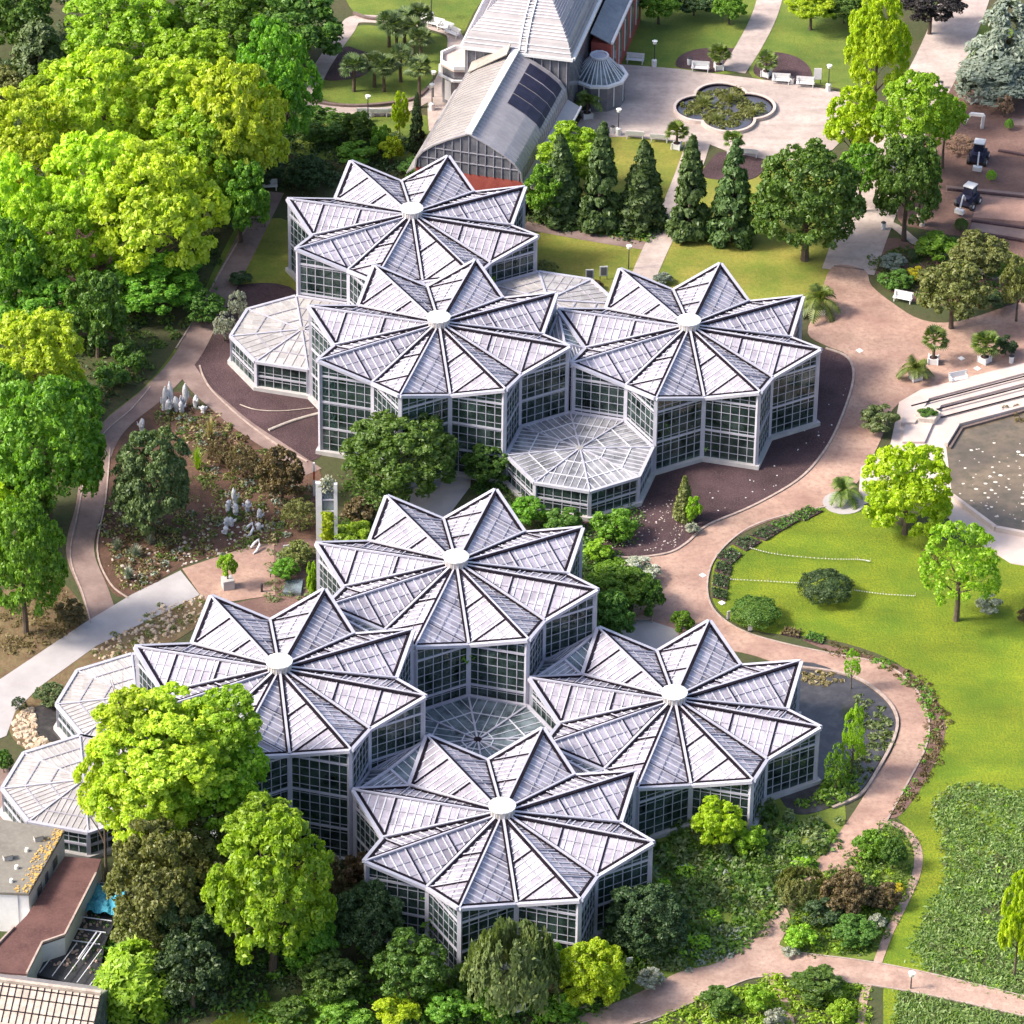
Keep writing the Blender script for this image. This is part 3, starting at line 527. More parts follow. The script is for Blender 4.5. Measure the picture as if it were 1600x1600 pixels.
    for i in range(n):
        aa = 2*PI*(i+.5)/n; q.box((1.0*math.cos(aa), 1.0*math.sin(aa), zi+DH-0.6), (0.05, 0.08, 0.85), aa)
    q.build('louvres', M['bars'], cp)
    q = MB(); q.tube([(0, 0, 0), (0, 0, zr)], [0.14, 0.14], 10); q.build('centre_column', M['frame'], root)
    return root
for k_ in STARS: star(k_)

def link_roof(a, b):
    """low glazed roof closing the diamond between two neighbouring star houses"""
    lo, hi = (a, b) if STARS[a][2] <= STARS[b][2] else (b, a)
    L_, H_ = STARS[lo], STARS[hi]; d = Vector((H_[0]-L_[0], H_[1]-L_[1], 0)); ang = math.atan2(d.y, d.x); zl = L_[2]
    c = Vector((L_[0], L_[1], 0)); c2 = Vector((H_[0], H_[1], 0))
    t1 = c+P2(RO, ang+PI/8, zl+DT-0.4); t2 = c+P2(RO, ang-PI/8, zl+DT-0.4); i1 = c+P2(RI, ang, zl-0.05); i2 = c2+P2(RI, ang+PI, zl-0.4)
    m = (t1+t2+i1+i2)/4+Vector((0, 0, 0.35))
    ro = empty('link_roof', (0, 0, 0), 0, {'AB': 'folded glass link roof between the two rearmost star houses', 'BC': 'folded glass link roof between the middle and right rear stars', 'DE': 'folded glass link roof between the two upper-left front star houses', 'DF': 'folded glass link roof behind the low star house by the pond', 'EG': 'bluish folded glass link roof left of the sunken octagon roof', 'FG': 'folded glass link roof between the two lower front star houses'}[''.join(sorted(a+b))], 'glass roof', 'glass link roofs between star houses')
    ps = [t1, i2, t2, i1]
    for i in range(4):
        p, e = ps[i], ps[(i+1) % 4]; tri = [p, e, m]
        if (e-p).cross(m-p).z < 0: tri = [e, p, m]
        q = MB(); q.slab(tri, 0.05); pn = q.build('roof_panel', M['midglass'] if i % 2 else M['clearglass'], ro)
        q = MB()
        n = (tri[1]-tri[0]).cross(tri[2]-tri[0]).normalized()
        for s in range(1, 6):
            f = s/6; q.bar(lerp(p, e, f), lerp(p, m, f) if f < .99 else m, 0.07, 0.05, up=0.03, upv=n)
        q.build('glazing_bars', M['bars'], pn)
    q = MB()
    for i in range(4):
        q.bar(ps[i], m, 0.2, 0.18, up=0.1); q.bar(ps[i], ps[(i+1) % 4], 0.2, 0.18, up=0.06)
    q.build('frame', M['frame'], ro)
for a_, b_ in (('A', 'B'), ('B', 'C'), ('D', 'E'), ('D', 'F'), ('E', 'G'), ('F', 'G')): link_roof(a_, b_)

def octagon(cx, cy, ze, rise, glass, label, ring_at=(0.4, 0.7), rad=6.75, nb=6, walls=True, cap=True, spoke=0.14, open_=False):
    root = empty('octagon_greenhouse', (cx, cy, 0), 0, label, 'greenhouse', 'low octagonal glasshouses')
    a0 = ROT-PI/8; V = [P2(rad, a0+k*PI/4, ze) for k in range(8)]; ap = Vector((0, 0, ze+rise))
    for k in range(8):
        p, e = V[k], V[(k+1) % 8]
        q = MB(); q.slab([p, e, ap], 0.05); pn = q.build('roof_panel', glass, root)
        q = MB(); n = (e-p).cross(ap-p).normalized(); em = (p+e)/2
        nn = nb
        for j in range(1, 2*nn):                           # rafters run parallel, up the slope
            f = j/(2*nn); base = lerp(p, e, f); g = 1-2*abs(f-.5)
            q.bar(base, lerp(base, base+(ap-em), g), 0.06, 0.05, up=0.03, upv=n)
        q.build('glazing_bars', M['milkbars'] if glass is M['milkglass'] else M['bars'], pn)
        q = MB()
        for r_ in ring_at: q.bar(lerp(ap, p, r_), lerp(ap, e, r_), 0.10, 0.06, up=0.05, upv=n)
        q.build('purlins', M['bars'] if glass is not M['milkglass'] else M['purlin'], pn)
        q = MB(); q.bar(ap, p, spoke, 0.1, up=0.08); q.build('hip_beam', M['frame'], root)
        q = MB(); q.bar(p, e, 0.3, 0.26, up=0.02); q.build('eave_beam', M['frame'], root)
        if walls:
            wall_parts(root, p*.98, ze-.1, e*.98, ze-.1, [ze*0.5], 6, M['wallglass'], rows=0.8)
            q = MB(); q.box((p.x*.98, p.y*.98, ze/2), (0.34, 0.34, ze), a0+k*PI/4); q.build('corner_post', M['frame'], root)
    q = MB(); ring(q, [(v.x*1.05, v.y*1.05) for v in V], [(v.x*.94, v.y*.94) for v in V], 0, 0.4); q.build('plinth', M['plinth'], root)
    q = MB(); q.prism([(v.x*.94, v.y*.94) for v in V], 0, 0.07); q.build('floor', M['soil'], root)
    q = MB(); q.prism([(0.35*math.cos(i*PI/5), 0.35*math.sin(i*PI/5)) for i in range(10)], ze+rise, ze+rise+0.15); q.build('vent', M['cap_side' if cap else 'gasket'], root)
    return root
def off(key, r, ang): return STARS[key][0]+r*math.cos(ROT-PI/8+ang), STARS[key][1]+r*math.sin(ROT-PI/8+ang)
o1 = off('D', 16.5, PI*1.0)
o1 = (-2.6, 338.0)
octagon(o1[0], o1[1], 2.9, 0.25, M['clearglass'], 'blue-tinted octagon roof sunk between the four front star houses', ring_at=(0.2, 0.62), nb=3, cap=False, spoke=0.16)
octagon(6.1, 383.1, 3.0, 0.35, M['midglass'], 'streaked octagon glasshouse in front of the rear stars', ring_at=(0.35, 0.7), nb=4)
octagon(-20.1, 403.2, 3.0, 0.35, M['milkglass'], 'white octagon glasshouse left of the rear star group', nb=3, ring_at=(0.3, 0.65))
octagon(3.1, 406.2, 4.3, 0.9, M['milkglass'], 'small white octagon roof wedged behind the rear star houses', nb=3, spoke=0.2)
o5 = at(213, 1091, 2.8); o6 = at(131, 1222, 2.8)
octagon(o5.x, o5.y, 2.6, 0.4, M['milkglass'], 'pale octagon glasshouse beside the small grey rock pool', ring_at=(0.42, 0.72), nb=5)
octagon(o6.x, o6.y, 2.6, 0.4, M['milkglass'], 'pale octagon glasshouse beside the grey flat-roofed building', ring_at=(0.42, 0.72), nb=5)
sheet('rock_pool', [(48, 1110), (82, 1102), (92, 1130), (102, 1150), (72, 1160), (55, 1140)], 0.06, M['water'])
#@@PART2
# ------------------------------------------------------------------ palm house and conservatory bays at the top
def palm_house():
    root = empty('palm_house', (0, 0, 0), 0, 'old glass palm house with curved barrel roof, red brick end and navy shades', 'greenhouse')
    zr = 8.6; f0 = at(733, 208, zr); f1 = at(806, 80, zr)
    v = Vector((f1.x-f0.x, f1.y-f0.y, 0)); Ln = v.length; v.normalize(); u = Vector((v.y, -v.x, 0)); o = Vector((f0.x, f0.y, 0))
    prof = [(-5.5, 4.0), (-5.35, 5.0), (-4.7, 5.9), (-3.6, 6.75), (-2.2, 7.55), (0, 8.6), (2.2, 7.55), (3.6, 6.75), (4.7, 5.9), (5.35, 5.0), (5.5, 4.0)]
    W = lambda a, b, z: o+u*a+v*b+Vector((0, 0, z))
    for side, lo, hi in (('left', 0, 5), ('right', 5, 10)):
        q = MB()
        for i in range(lo, hi):
            (a, z), (a2, z2) = prof[i], prof[i+1]
            q.slab([W(a, -0.2, z), W(a, Ln, z), W(a2, Ln, z2), W(a2, -0.2, z2)][::-1], 0.08)
        sl_ = q.build('roof_slope', M['oldglass'] if side == 'left' else M['oldglass2'], root)
        q = MB()
        nb = 26
        for k in range(nb+1):
            b = Ln*k/nb
            for i in range(lo, hi):
                (a, z), (a2, z2) = prof[i], prof[i+1]; q.bar(W(a, b, z+.02), W(a2, b, z2+.02), 0.07, 0.07)
        q.build('glazing_bars', M['purlin'], sl_)
    # ridge walkway
    q = MB(); q.bar(W(0, -0.2, zr+.1), W(0, Ln, zr+.1), 0.7, 0.25); q.build('ridge', M['white'], root)
    # end gable
    q = MB(); n = len(prof); pts = [W(a, 0, z) for a, z in prof]; q.add(pts+[p+v*0.1 for p in pts], [tuple(range(n)), tuple(range(n, 2*n))[::-1]]+[((i+1) % n, i, n+i, n+(i+1) % n) for i in range(n)])
    gb = q.build('gable', M['gable'], root)
    q = MB()
    for k in range(-6, 7):
        a = k*0.85; zt = np.interp(a, [p[0] for p in prof], [p[1] for p in prof]); q.bar(W(a, -0.06, 4.0), W(a, -0.06, zt), 0.07, 0.07, upv=v)
    q.bar(W(-5, -0.06, 5.2), W(5, -0.06, 5.2), 0.08, 0.08); q.bar(W(-3.9, -0.06, 6.4), W(3.9, -0.06, 6.4), 0.08, 0.08)
    for i in range(n-1): q.bar(W(prof[i][0], -0.1, prof[i][1]), W(prof[i+1][0], -0.1, prof[i+1][1]), 0.16, 0.16)
    q.build('gable_bars', M['purlin'], gb)
    q = MB(); q.box((*(o+v*(Ln/2)).xy, 2.0), (11.0, Ln-0.02, 3.98), math.atan2(u.y, u.x)); q.build('brick_wall', M['brick'], root)
    # lean-to roof strip on the right, with its rail
    q = MB(); q.slab([W(5.5, 0, 3.9), W(6.9, 0, 3.2), W(6.9, Ln, 3.2), W(5.5, Ln, 3.9)], 0.12); q.build('side_roof', M['oldglass2'], root)
    q = MB(); q.bar(W(6.95, 0, 3.25), W(6.95, Ln, 3.25), 0.18, 0.2); q.build('gutter', M['white'], root)
    q = MB(); q.slab([W(-6.4, 0, 3.0), W(-5.5, 0, 3.8), W(-5.5, Ln, 3.8), W(-6.4, Ln, 3.0)][::-1], 0.12); q.build('side_roof', M['oldglass2'], root)
    # navy shade blinds lying on the right slope
    for k in range(4):
        b0 = Ln*(0.47+0.125*k); b1 = b0+Ln*0.112; q = MB()
        pr = [(1.7, 7.80+.1), (2.2, 7.55+.1), (3.6, 6.75+.1), (4.7, 5.9+.1), (5.1, 5.35+.1)]
        for i in range(4):
            (a, z), (a2, z2) = pr[i], pr[i+1]; q.slab([W(a, b0, z), W(a2, b0, z2), W(a2, b1, z2), W(a, b1, z)], 0.05)
        q.build('shade_blind', M['navy'], root)
    # bay at the foot of the main hall
    q = MB(); q.slab([W(-4.6, Ln-1.6, 6.2), W(-0.5, Ln-1.6, 8.9), W(-0.5, Ln, 9.3), W(-4.6, Ln, 6.6)][::-1], 0.1); q.build('flashing', M['oldglass'], root)
    # main hall: wide hipped roof over a dark glass band
    hall = empty('exhibition_hall', (0, 0, 0), 0, 'large hipped glass hall roof with central ladder at the top edge', 'building')
    ze = 8.5; cL = at(722, 72, ze); cR = at(893, 92, ze); mid = (cL+cR)/2; uu = (cR-cL); hw = uu.length/2; uu.normalize(); vv = Vector((-uu.y, uu.x, 0)); D = 26
    X = lambda a, b, z: Vector((mid.x, mid.y, 0))+uu*a+vv*b+Vector((0, 0, z))
    levels = [(hw, 0, ze), (hw-0.5, 0.8, ze+1.2), (hw-1.7, 2.6, ze+2.6), (hw-3.2, 5.2, ze+3.7), (hw-4.4, 7.2, ze+4.2)]
    faces = {'front': [], 'right': [], 'left': []}
    for (a, b, z), (a2, b2, z2) in zip(levels[:-1], levels[1:]):
        faces['front'].append([X(-a, b, z), X(a, b, z), X(a2, b2, z2), X(-a2, b2, z2)])
        faces['right'].append([X(a, b, z), X(a, D-b, z), X(a2, D-b2, z2), X(a2, b2, z2)])
        faces['left'].append([X(-a, D-b, z), X(-a, b, z), X(-a2, b2, z2), X(-a2, D-b2, z2)])
    for k, fs in faces.items():
        q = MB()
        for f in fs: q.slab(f, 0.1)
        s_ = q.build('roof_slope', M['oldglass2'], hall)
        q = MB()
        for f in fs:
            n_ = (f[1]-f[0]).cross(f[3]-f[0]).normalized()
            L0 = (f[1]-f[0]).length; nl = max(3, int((f[3]-f[0]).length/0.42))
            for j in range(1, nl): q.bar(lerp(f[0], f[3], j/nl), lerp(f[1], f[2], j/nl), 0.10, 0.08, up=0.05, upv=n_)
        q.build('slats', M['bars'] if k == 'front' else M['purlin'], s_)
    a, b, z = levels[-1]
    q = MB(); q.slab([X(-a, b, z), X(a, b, z), X(a, D-b, z), X(-a, D-b, z)], 0.1); q.build('roof_top', M['oldglass2'], hall)
    q = MB()
    for dx in (-0.35, 0.35):
        for (a, b, z), (a2, b2, z2) in zip(levels[:-1], levels[1:]): q.bar(X(dx+0.6, b-.05, z+.15), X(dx+0.6, b2, z2+.15), 0.12, 0.15)
    for (a, b, z), (a2, b2, z2) in zip(levels[:-1], levels[1:]):
        for j in range(6): t = j/6; q.bar(X(0.25, lerp(b, b2, t), lerp(z, z2, t)+.15), X(0.95, lerp(b, b2, t), lerp(z, z2, t)+.15), 0.07, 0.07)
    q.build('roof_ladder', M['white'], hall)
    q = MB(); q.bar(X(-hw-.15, 0, ze-.15), X(hw+.15, 0, ze-.15), 0.3, 0.3); q.bar(X(hw+.1, 0.16, ze-.15), X(hw+.1, D, ze-.15), 0.45, 0.3); q.bar(X(-hw-.1, 0.16, ze-.15), X(-hw-.1, D, ze-.15), 0.3, 0.3); q.build('eave_gutter', M['white'], hall)
    q = MB(); q.box((*X(0, D/2+.15, 0).xy, 4.2), (2*hw-0.5, D-0.3, 8.3), math.atan2(uu.y, uu.x)); wl = q.build('glass_band', M['gable'], hall)
    q = MB()
    for j in range(-6, 7): q.bar(X(j*hw/6.6, 0.22, 0.2), X(j*hw/6.6, 0.22, ze-.3), 0.08, 0.12, upv=vv)
    q.build('mullions', M['purlin'], wl)
    # aisle along the right-hand side with brick front
    q = MB(); q.slab([X(hw, 9.5, 6.6), X(hw+2.2, 9.5, 5.6), X(hw+2.2, D, 5.6), X(hw, D, 6.6)], 0.12); q.build('aisle_roof', M['gable'], hall)
    q = MB(); q.bar(X(hw+2.3, 9.5, 5.65), X(hw+2.3, D, 5.65), 0.25, 0.25); q.build('aisle_gutter', M['white'], hall)
    q = MB(); q.box((*X(hw+1.1, D/2+4.8, 0).xy, 2.7), (2.1, D-9.9, 5.4), math.atan2(uu.y, uu.x)); bw = q.build('brick_wall', M['brick'], hall)
    for j in range(5):
        q = MB(); c_ = X(hw+2.17, 11.6+j*3.0, 2.9); q.box(c_, (0.08, 1.5, 3.4), math.atan2(uu.y, uu.x)); wn = q.build('window', M['gable'], bw)
        q = MB(); c_ = X(hw+2.22, 11.6+j*3.0-0.85, 2.9); q.box(c_, (0.1, 0.16, 3.7), math.atan2(uu.y, uu.x)); q.build('window_frame', M['white'], wn)
    # left bay with flat white roof and balustrade
    def ngon(c, r, n, a0=0, full=2*PI): return [(c[0]+r*math.cos(a0+full*i/n), c[1]+r*math.sin(a0+full*i/n)) for i in range(n)]
    bc = at(724, 92, 4.6); bay = empty('entrance_bay', (0, 0, 0), 0, 'eight-sided entrance bay with pale flat roof, left side of the palm house', 'building')
    q = MB(); q.prism(ngon(bc, 2.3, 8, PI/8), 0, 4.3); q.build('wall', M['gable'], bay)
    q = MB(); q.prism(ngon(bc, 2.5, 8, PI/8), 4.3, 4.55); q.build('roof', M['steps'], bay)
    q = MB(); ring(q, ngon(bc, 2.55, 8, PI/8), ngon(bc, 2.3, 8, PI/8), 4.55, 4.95); q.build('parapet', M['white'], bay)
    q = MB(); ring(q, ngon(bc, 2.75, 8, PI/8), ngon(bc, 2.5, 8, PI/8), 3.2, 3.4); q.build('cornice', M['white'], bay)
    for i in range(8):
        a = PI/8+PI/4*(i+.5); q = MB(); q.box((bc.x+2.16*math.cos(a), bc.y+2.16*math.sin(a), 1.7), (0.1, 0.9, 2.3), a); q.build('window', M['white'], bay)
    # right bay: glass conservatory
    cc = at(936, 108, 3.6); con = empty('conservatory', (0, 0, 0), 0, 'glass conservatory bay with pointed roof, at the edge of the plaza', 'conservatory')
    R_ = 2.75
    q = MB(); q.prism(ngon(cc, R_, 10), 0.0, 2.9); wl = q.build('wall', M['gable'], con)
    for i in range(10):
        a = 2*PI*(i+.5)/10; q = MB(); q.box((cc.x+R_*.955*math.cos(a), cc.y+R_*.955*math.sin(a), 1.6), (0.06, 0.12, 2.4), a); q.build('mullion', M['white'], con)
    q = MB(); ring(q, ngon(cc, R_+.3, 10), ngon(cc, R_-.2, 10), 2.85, 3.1); q.build('gutter', M['white'], con)
    V = [(Vector((*p, 3.1))) for p in ngon(cc, R_-.1, 10)]; V2 = [(Vector((*p, 5.0))) for p in ngon(cc, 0.9, 10)]
    for i in range(10):
        j = (i+1) % 10; q = MB(); q.slab([V[i], V[j], V2[j], V2[i]], 0.05); pn = q.build('roof_panel', M['clearglass'], con)
        q = MB(); n_ = (V[j]-V[i]).cross(V2[i]-V[i]).normalized()
        for t in (0, .33, .66): q.bar(lerp(V[i], V[j], t), lerp(V2[i], V2[j], t), 0.10, 0.07, up=.03, upv=n_)
        q.build('glazing_bars', M['bars'], pn)
    q = MB(); q.prism([(p.x, p.y) for p in V2], 4.95, 5.15); q.build('roof_cap', M['frame'], con)
    q = MB(); ring(q, ngon(cc, 1.0, 10), ngon(cc, 0.82, 10), 5.1, 5.3); q.build('roof_ring', M['bars'], con)
palm_house()

# ------------------------------------------------------------------ service buildings bottom left
def service():
    b = empty('service_building', (0, 0, 0), 0, 'low white building with mossy grey flat roof in the lower left corner', 'building')
    z = 4.0; P = [at(-60, 1268, z), at(18, 1283, z), at(101, 1297, z), at(45, 1396, z), at(-60, 1392, z)]
    pl = [(p.x, p.y) for p in P]; c = (sum(p[0] for p in pl)/5, sum(p[1] for p in pl)/5)
    wl = [(c[0]+(p[0]-c[0])*.985, c[1]+(p[1]-c[1])*.985) for p in pl]
    q = MB(); q.prism(wl, 0, z-.25); W_ = q.build('wall', M['white'], b)
    q = MB(); q.prism(pl, z-.24, z); q.build('roof', M['flatroof'], b)
    A, B = Vector((*wl[2], 0)), Vector((*wl[3], 0)); d = (B-A); rz = math.atan2(d.y, d.x)
    for t, wd in ((0.28, 1.0), (0.52, 0.7), (0.72, 1.0)):
        p = A+d*t; q = MB(); q.box((p.x, p.y, 2.5), (wd, 0.12, 0.9), rz); q.build('window', M['gable'], b)
    A2, B2 = Vector((*wl[3], 0)), Vector((*wl[4], 0)); d2 = B2-A2; p = A2+d2*0.16; q = MB(); q.box((p.x, p.y, 2.0), (0.06, 0.1, 3.4), math.atan2(d2.y, d2.x)); q.build('downpipe', M['purlin'], b)
    for (x, y) in ((26, 1357), (42, 1330), (18, 1378)):
        p = at(x, y, z); q = MB(); q.tube([p, p+Vector((0, 0, .3))], [.17, .14], 10); q.build('roof_vent', M['cap'], b)
    rnd = random.Random(5); q = MB()
    for i in range(240):
        t = rnd.random(); e = lerp(P[2], P[3], t); w_ = rnd.random()**2*1.1; p = e+Vector((-w_*1.0-0.1, 0.25*w_, 0.04)); s = rnd.uniform(.06, .2)
        q.box((p.x, p.y, z+s*.2), (s, s*.8, s*.5), rnd.random()*3)
    q.build('moss', LV['gold'] if False else M['moss'], b)
    # brown lower roof
    r = empty('lean_to_building', (0, 0, 0), 0, 'annexe with long brown flat roof and white kerb beside the blue tarpaulin', 'building')
    z = 2.6; px = [(101, 1338), (158, 1342), (150, 1366), (101, 1462), (66, 1474), (42, 1522), (-40, 1516), (22, 1450), (42, 1430)]
    P = [at(x, y, z) for x, y in px]; q = MB(); q.prism([(p.x, p.y) for p in P], 0, z-.2); q.build('wall', M['white'], r)
    q = MB(); q.prism([(p.x, p.y) for p in P], z-.19, z); q.build('roof', M['brownroof'], r)
    q = MB()
    for i in (2, 3, 4): q.bar(P[i]+Vector((0, 0, .1)), P[i+1]+Vector((0, 0, .1)), 0.16, 0.2)
    q.build('parapet', M['kerb'], r)
    q = MB(); q.bar(P[7]+Vector((0, 0, .1)), P[6]+Vector((0, 0, .1)), 0.14, 0.2); q.build('parapet', M['kerb'], r)
    # cold frames
    c = empty('cold_frame', (0, 0, 0), 0, 'dark cold frame with thin white glazing bars beside the brown roof', 'cold frame')
    px = [(152, 1372), (205, 1385), (165, 1470), (150, 1545), (52, 1520), (72, 1480), (104, 1466)]
    P = [at(x, y, 0.8) for x, y in px]; q = MB(); q.prism([(p.x, p.y) for p in P], 0, 0.7); q.build('bed', M['dark'], c)
    q = MB()
    for i in range(6):
        t = i/5; a = lerp(at(150, 1378, 1.1), at(104, 1468, 1.1), t); q.bar(a, a+Vector((2.7, -0.55, 0)), 0.07, 0.07)
    for i in range(5):
        t = i/4; a = lerp(at(62, 1520, 1.1), at(140, 1540, 1.1), t); q.bar(a, a+Vector((1.6, 4.2, 0)), 0.06, 0.06)
    a = at(122, 1498, 1.3); q.bar(a, a+Vector((1.2, 3.4, 0)), 0.1, 0.1); q.bar(a+Vector((.35, -.1, 0)), a+Vector((1.55, 3.3, 0)), 0.1, 0.1)
    q.build('bars', M['bars'], c)
    # tarpaulin draped on the frame
    t0 = at(165, 1405, 1.35); n = 14; vs = []; rnd = random.Random(3)
    for i in range(n):
        for j in range(n):
            x = (i/(n-1)-.5)*2.9; y = (j/(n-1)-.5)*3.6; vs.append((t0.x+x+rnd.uniform(-.06, .06), t0.y+y+x*-.2, 1.45+0.30*math.sin(i*1.1+j*.4)*.4+rnd.uniform(-.07, .07)-0.12*abs(x)))
    q = MB(); q.add(vs, [(i*n+j, (i+1)*n+j, (i+1)*n+j+1, i*n+j+1) for i in range(n-1) for j in range(n-1)])
    o = q.build('tarpaulin', M['tarp']); put(o, 'crumpled blue tarpaulin over the cold frame in the lower left', 'tarpaulin')
    md = o.modifiers.new('thickness', 'SOLIDIFY'); md.thickness = 0.04
    # small greenhouse at the corner
    gh = empty('propagation_greenhouse', (0, 0, 0), 0, 'small greenhouse with cream blinds cut by the lower left corner', 'greenhouse')
    zr, ze2 = 4.2, 2.4; a, b2 = at(-60, 1524, zr), at(158, 1553, zr); dd = (b2-a); dd.z = 0; dn = dd.normalized(); nn = Vector((dn.y, -dn.x, 0))
    e1, e2 = a+nn*3.0, b2+nn*3.0; e1.z = e2.z = ze2; h1, h2 = a-nn*3.0, b2-nn*3.0; h1.z = h2.z = ze2
    q = MB(); q.slab([e1, e2, b2, a], 0.08); sp = q.build('roof_slope', M['cream'], gh)
    q = MB(); L_ = dd.length; k = int(L_/0.55); n_ = (e2-e1).cross(a-e1).normalized()
    for i in range(k+1): t = i/k; q.bar(lerp(e1, e2, t), lerp(a, b2, t), 0.06, 0.05, up=.03, upv=n_)
    for f_ in (.12, .34, .67): q.bar(lerp(a, e1, f_), lerp(b2, e2, f_), 0.07, 0.06, up=.04, upv=n_)
    q.build('glazing_bars', M['gasket'], sp)
    q = MB(); q.slab([h2, h1, a, b2], 0.08); q.build('roof_slope', M['oldglass2'], gh)
    q = MB(); q.bar(a, b2, 0.3, 0.25, up=.1); q.build('ridge', M['cream'], gh)
    f1, f2 = e1.copy(), e2.copy(); 
    q = MB(); cx = (a+b2)/2; q.box((cx.x, cx.y, ze2/2), (L_-.1, 5.9, ze2-.06), math.atan2(dn.y, dn.x)); wl = q.build('wall', M['gable'], gh)
    q = MB(); q.bar(e1, e2, 0.2, 0.2); q.build('gutter', M['cream'], gh)
    q = MB()
    for i in range(k+1): p = lerp(e1, e2, i/k); q.bar(p-nn*.03+Vector((0, 0, -.1)), Vector((p.x, p.y, .1))-nn*.03, 0.06, 0.05, upv=nn)
    q.build('glazing_bars', M['bars'], wl)
    q = MB(); q.add([e2-dn*.02, h2-dn*.02, b2-dn*.02, e2-dn*.1, h2-dn*.1, b2-dn*.1], [(0, 1, 2), (5, 4, 3), (0, 3, 4, 1), (1, 4, 5, 2), (2, 5, 3, 0)]); q.build('gable', M['gable'], gh)
    # white retaining wall of the yard
service()
# ------------------------------------------------------------------ vegetation
def leaves_mesh(name, P, Nrm, size, rs, aspect=1.4, jitter=0.7, vert=0.0):
    """one small four-cornered leaf spray per point, facing roughly along Nrm"""
    n = len(P); rn = rs.normal(size=(n, 3)); d = Nrm+jitter*rn; d /= np.linalg.norm(d, axis=1)[:, None]
    t = np.cross(d, rs.normal(size=(n, 3))); 
    if vert: t = t*(1-vert)+np.array([0, 0, -1.0])*vert
    t /= np.linalg.norm(t, axis=1)[:, None]; b = np.cross(d, t); b /= np.linalg.norm(b, axis=1)[:, None]
    s = size*rs.uniform(0.6, 1.35, n)[:, None]
    up = d*s*0.22
    v = np.stack([P-t*s*aspect*.5, P+b*s*.42+up, P+t*s*aspect*.5, P-b*s*.42+up], 1).reshape(-1, 3)
    me = bpy.data.meshes.new(name); me.vertices.add(4*n); me.vertices.foreach_set('co', v.astype(np.float32).ravel())
    me.loops.add(4*n); me.loops.foreach_set('vertex_index', np.arange(4*n, dtype=np.int32))
    me.polygons.add(n); me.polygons.foreach_set('loop_start', np.arange(0, 4*n, 4, dtype=np.int32)); me.polygons.foreach_set('loop_total', np.full(n, 4, dtype=np.int32))
    me.update(); me.validate(); return me
def unit(v): return v/np.linalg.norm(v, axis=-1, keepdims=True)
def crown_mesh(name, seed, n, size, lobes=14, lr=(0.30, 0.46), sub=9, inner=0.15, droop=0.0, shape='round', jitter=0.75, aspect=1.4, gap=0.0, sr=(0.3, 0.5)):
    """unit crown (radius 1): big limbs' lobes, each made of smaller tufts; leaves sit in shells round the tufts"""
    rs = np.random.RandomState(seed); cs, rr = [], []
    i = 0
    while len(cs) < lobes and i < 5000:
        i += 1; d = unit(rs.normal(size=3)); 
        if d[2] < -0.55: continue
        r = rs.uniform(*lr); rad = (1-r)*rs.uniform(0.8, 1.0)
        if shape == 'cone': z = rs.uniform(-1, 0.8)
        c = d*rad; 
        if shape == 'egg': c[2] = c[2]*1.0; c[:2] *= (1-0.35*max(0, c[2]))
        if any(np.linalg.norm(c-o) < 0.55*(r+q_) for o, q_ in zip(cs, rr)): 
            if i < 3500: continue
        cs.append(c); rr.append(r)
    tuft, tr = [], []
    for c, r in zip(cs, rr):
        for k in range(sub):
            d = unit(unit(rs.normal(size=3))+0.6*unit(c)+np.array([0, 0, .25])); q_ = r*rs.uniform(*sr); tuft.append(c+d*(r-q_*.6)*rs.uniform(.8, 1.08)); tr.append(q_)
    tuft = np.array(tuft); tr = np.array(tr); wgt = tr**2; wgt /= wgt.sum()
    m = int(n*1.0); idx = rs.choice(len(tuft), m, p=wgt); d = unit(rs.normal(size=(m, 3))); d[:, 2] = np.where(d[:, 2] < -0.3, -d[:, 2], d[:, 2]); d = unit(d+0.35*unit(tuft[idx]))
    rad = tr[idx]*(1-np.abs(rs.normal(size=m))*0.22); P = tuft[idx]+d*rad[:, None]
    if droop: P[:, 2] -= droop*rs.uniform(0, 1, m)**2*np.linalg.norm(P[:, :2], axis=1)
    # some leaves further in, so the crown is not hollow
    k = int(m*inner); P2_ = unit(rs.normal(size=(k, 3)))*rs.uniform(.35, .7, k)[:, None]; P2_[:, 2] = np.abs(P2_[:, 2])*.8-.15
    N_ = np.concatenate([d, unit(P2_)]); P = np.concatenate([P, P2_])
    return leaves_mesh(name, P, N_, size, rs, aspect, jitter)
def spire_mesh(name, seed, n, size, shaggy=0.22, power=0.8):
    """unit conifer: z from 0 to 1 and radius 1 at the foot; sprays in tiers"""
    rs = np.random.RandomState(seed); P = []; N_ = []
    tufts = 170
    for i in range(tufts):
        z = rs.uniform(0, 1)**1.15; R = (1-z)**power*(1 if z > .06 else .85); a = rs.uniform(0, 2*PI); r = R*rs.uniform(.72, 1.08)
        k = int(n/tufts*(0.5+1.3*R)); s = 0.11+0.17*R
        d = unit(rs.normal(size=(k, 3))); q_ = np.array([r*math.cos(a), r*math.sin(a), z])+d*np.array([s*1.25, s*1.25, s*0.17])*rs.uniform(.5, 1, k)[:, None]
        o = np.array([math.cos(a), math.sin(a), .5]); P.append(q_); N_.append(unit(d*np.array([1, 1, .8])+o))
    return P, N_, rs
def make_spire(name, seed, n, size, **kw):
    P, N_, rs = spire_mesh(name, seed, n, size, **kw); P = np.concatenate(P); N_ = np.concatenate(N_)
    P = P*np.array([1, 1, 4.4])
    return leaves_mesh(name, P, N_, size, rs, 1.5, 0.6)
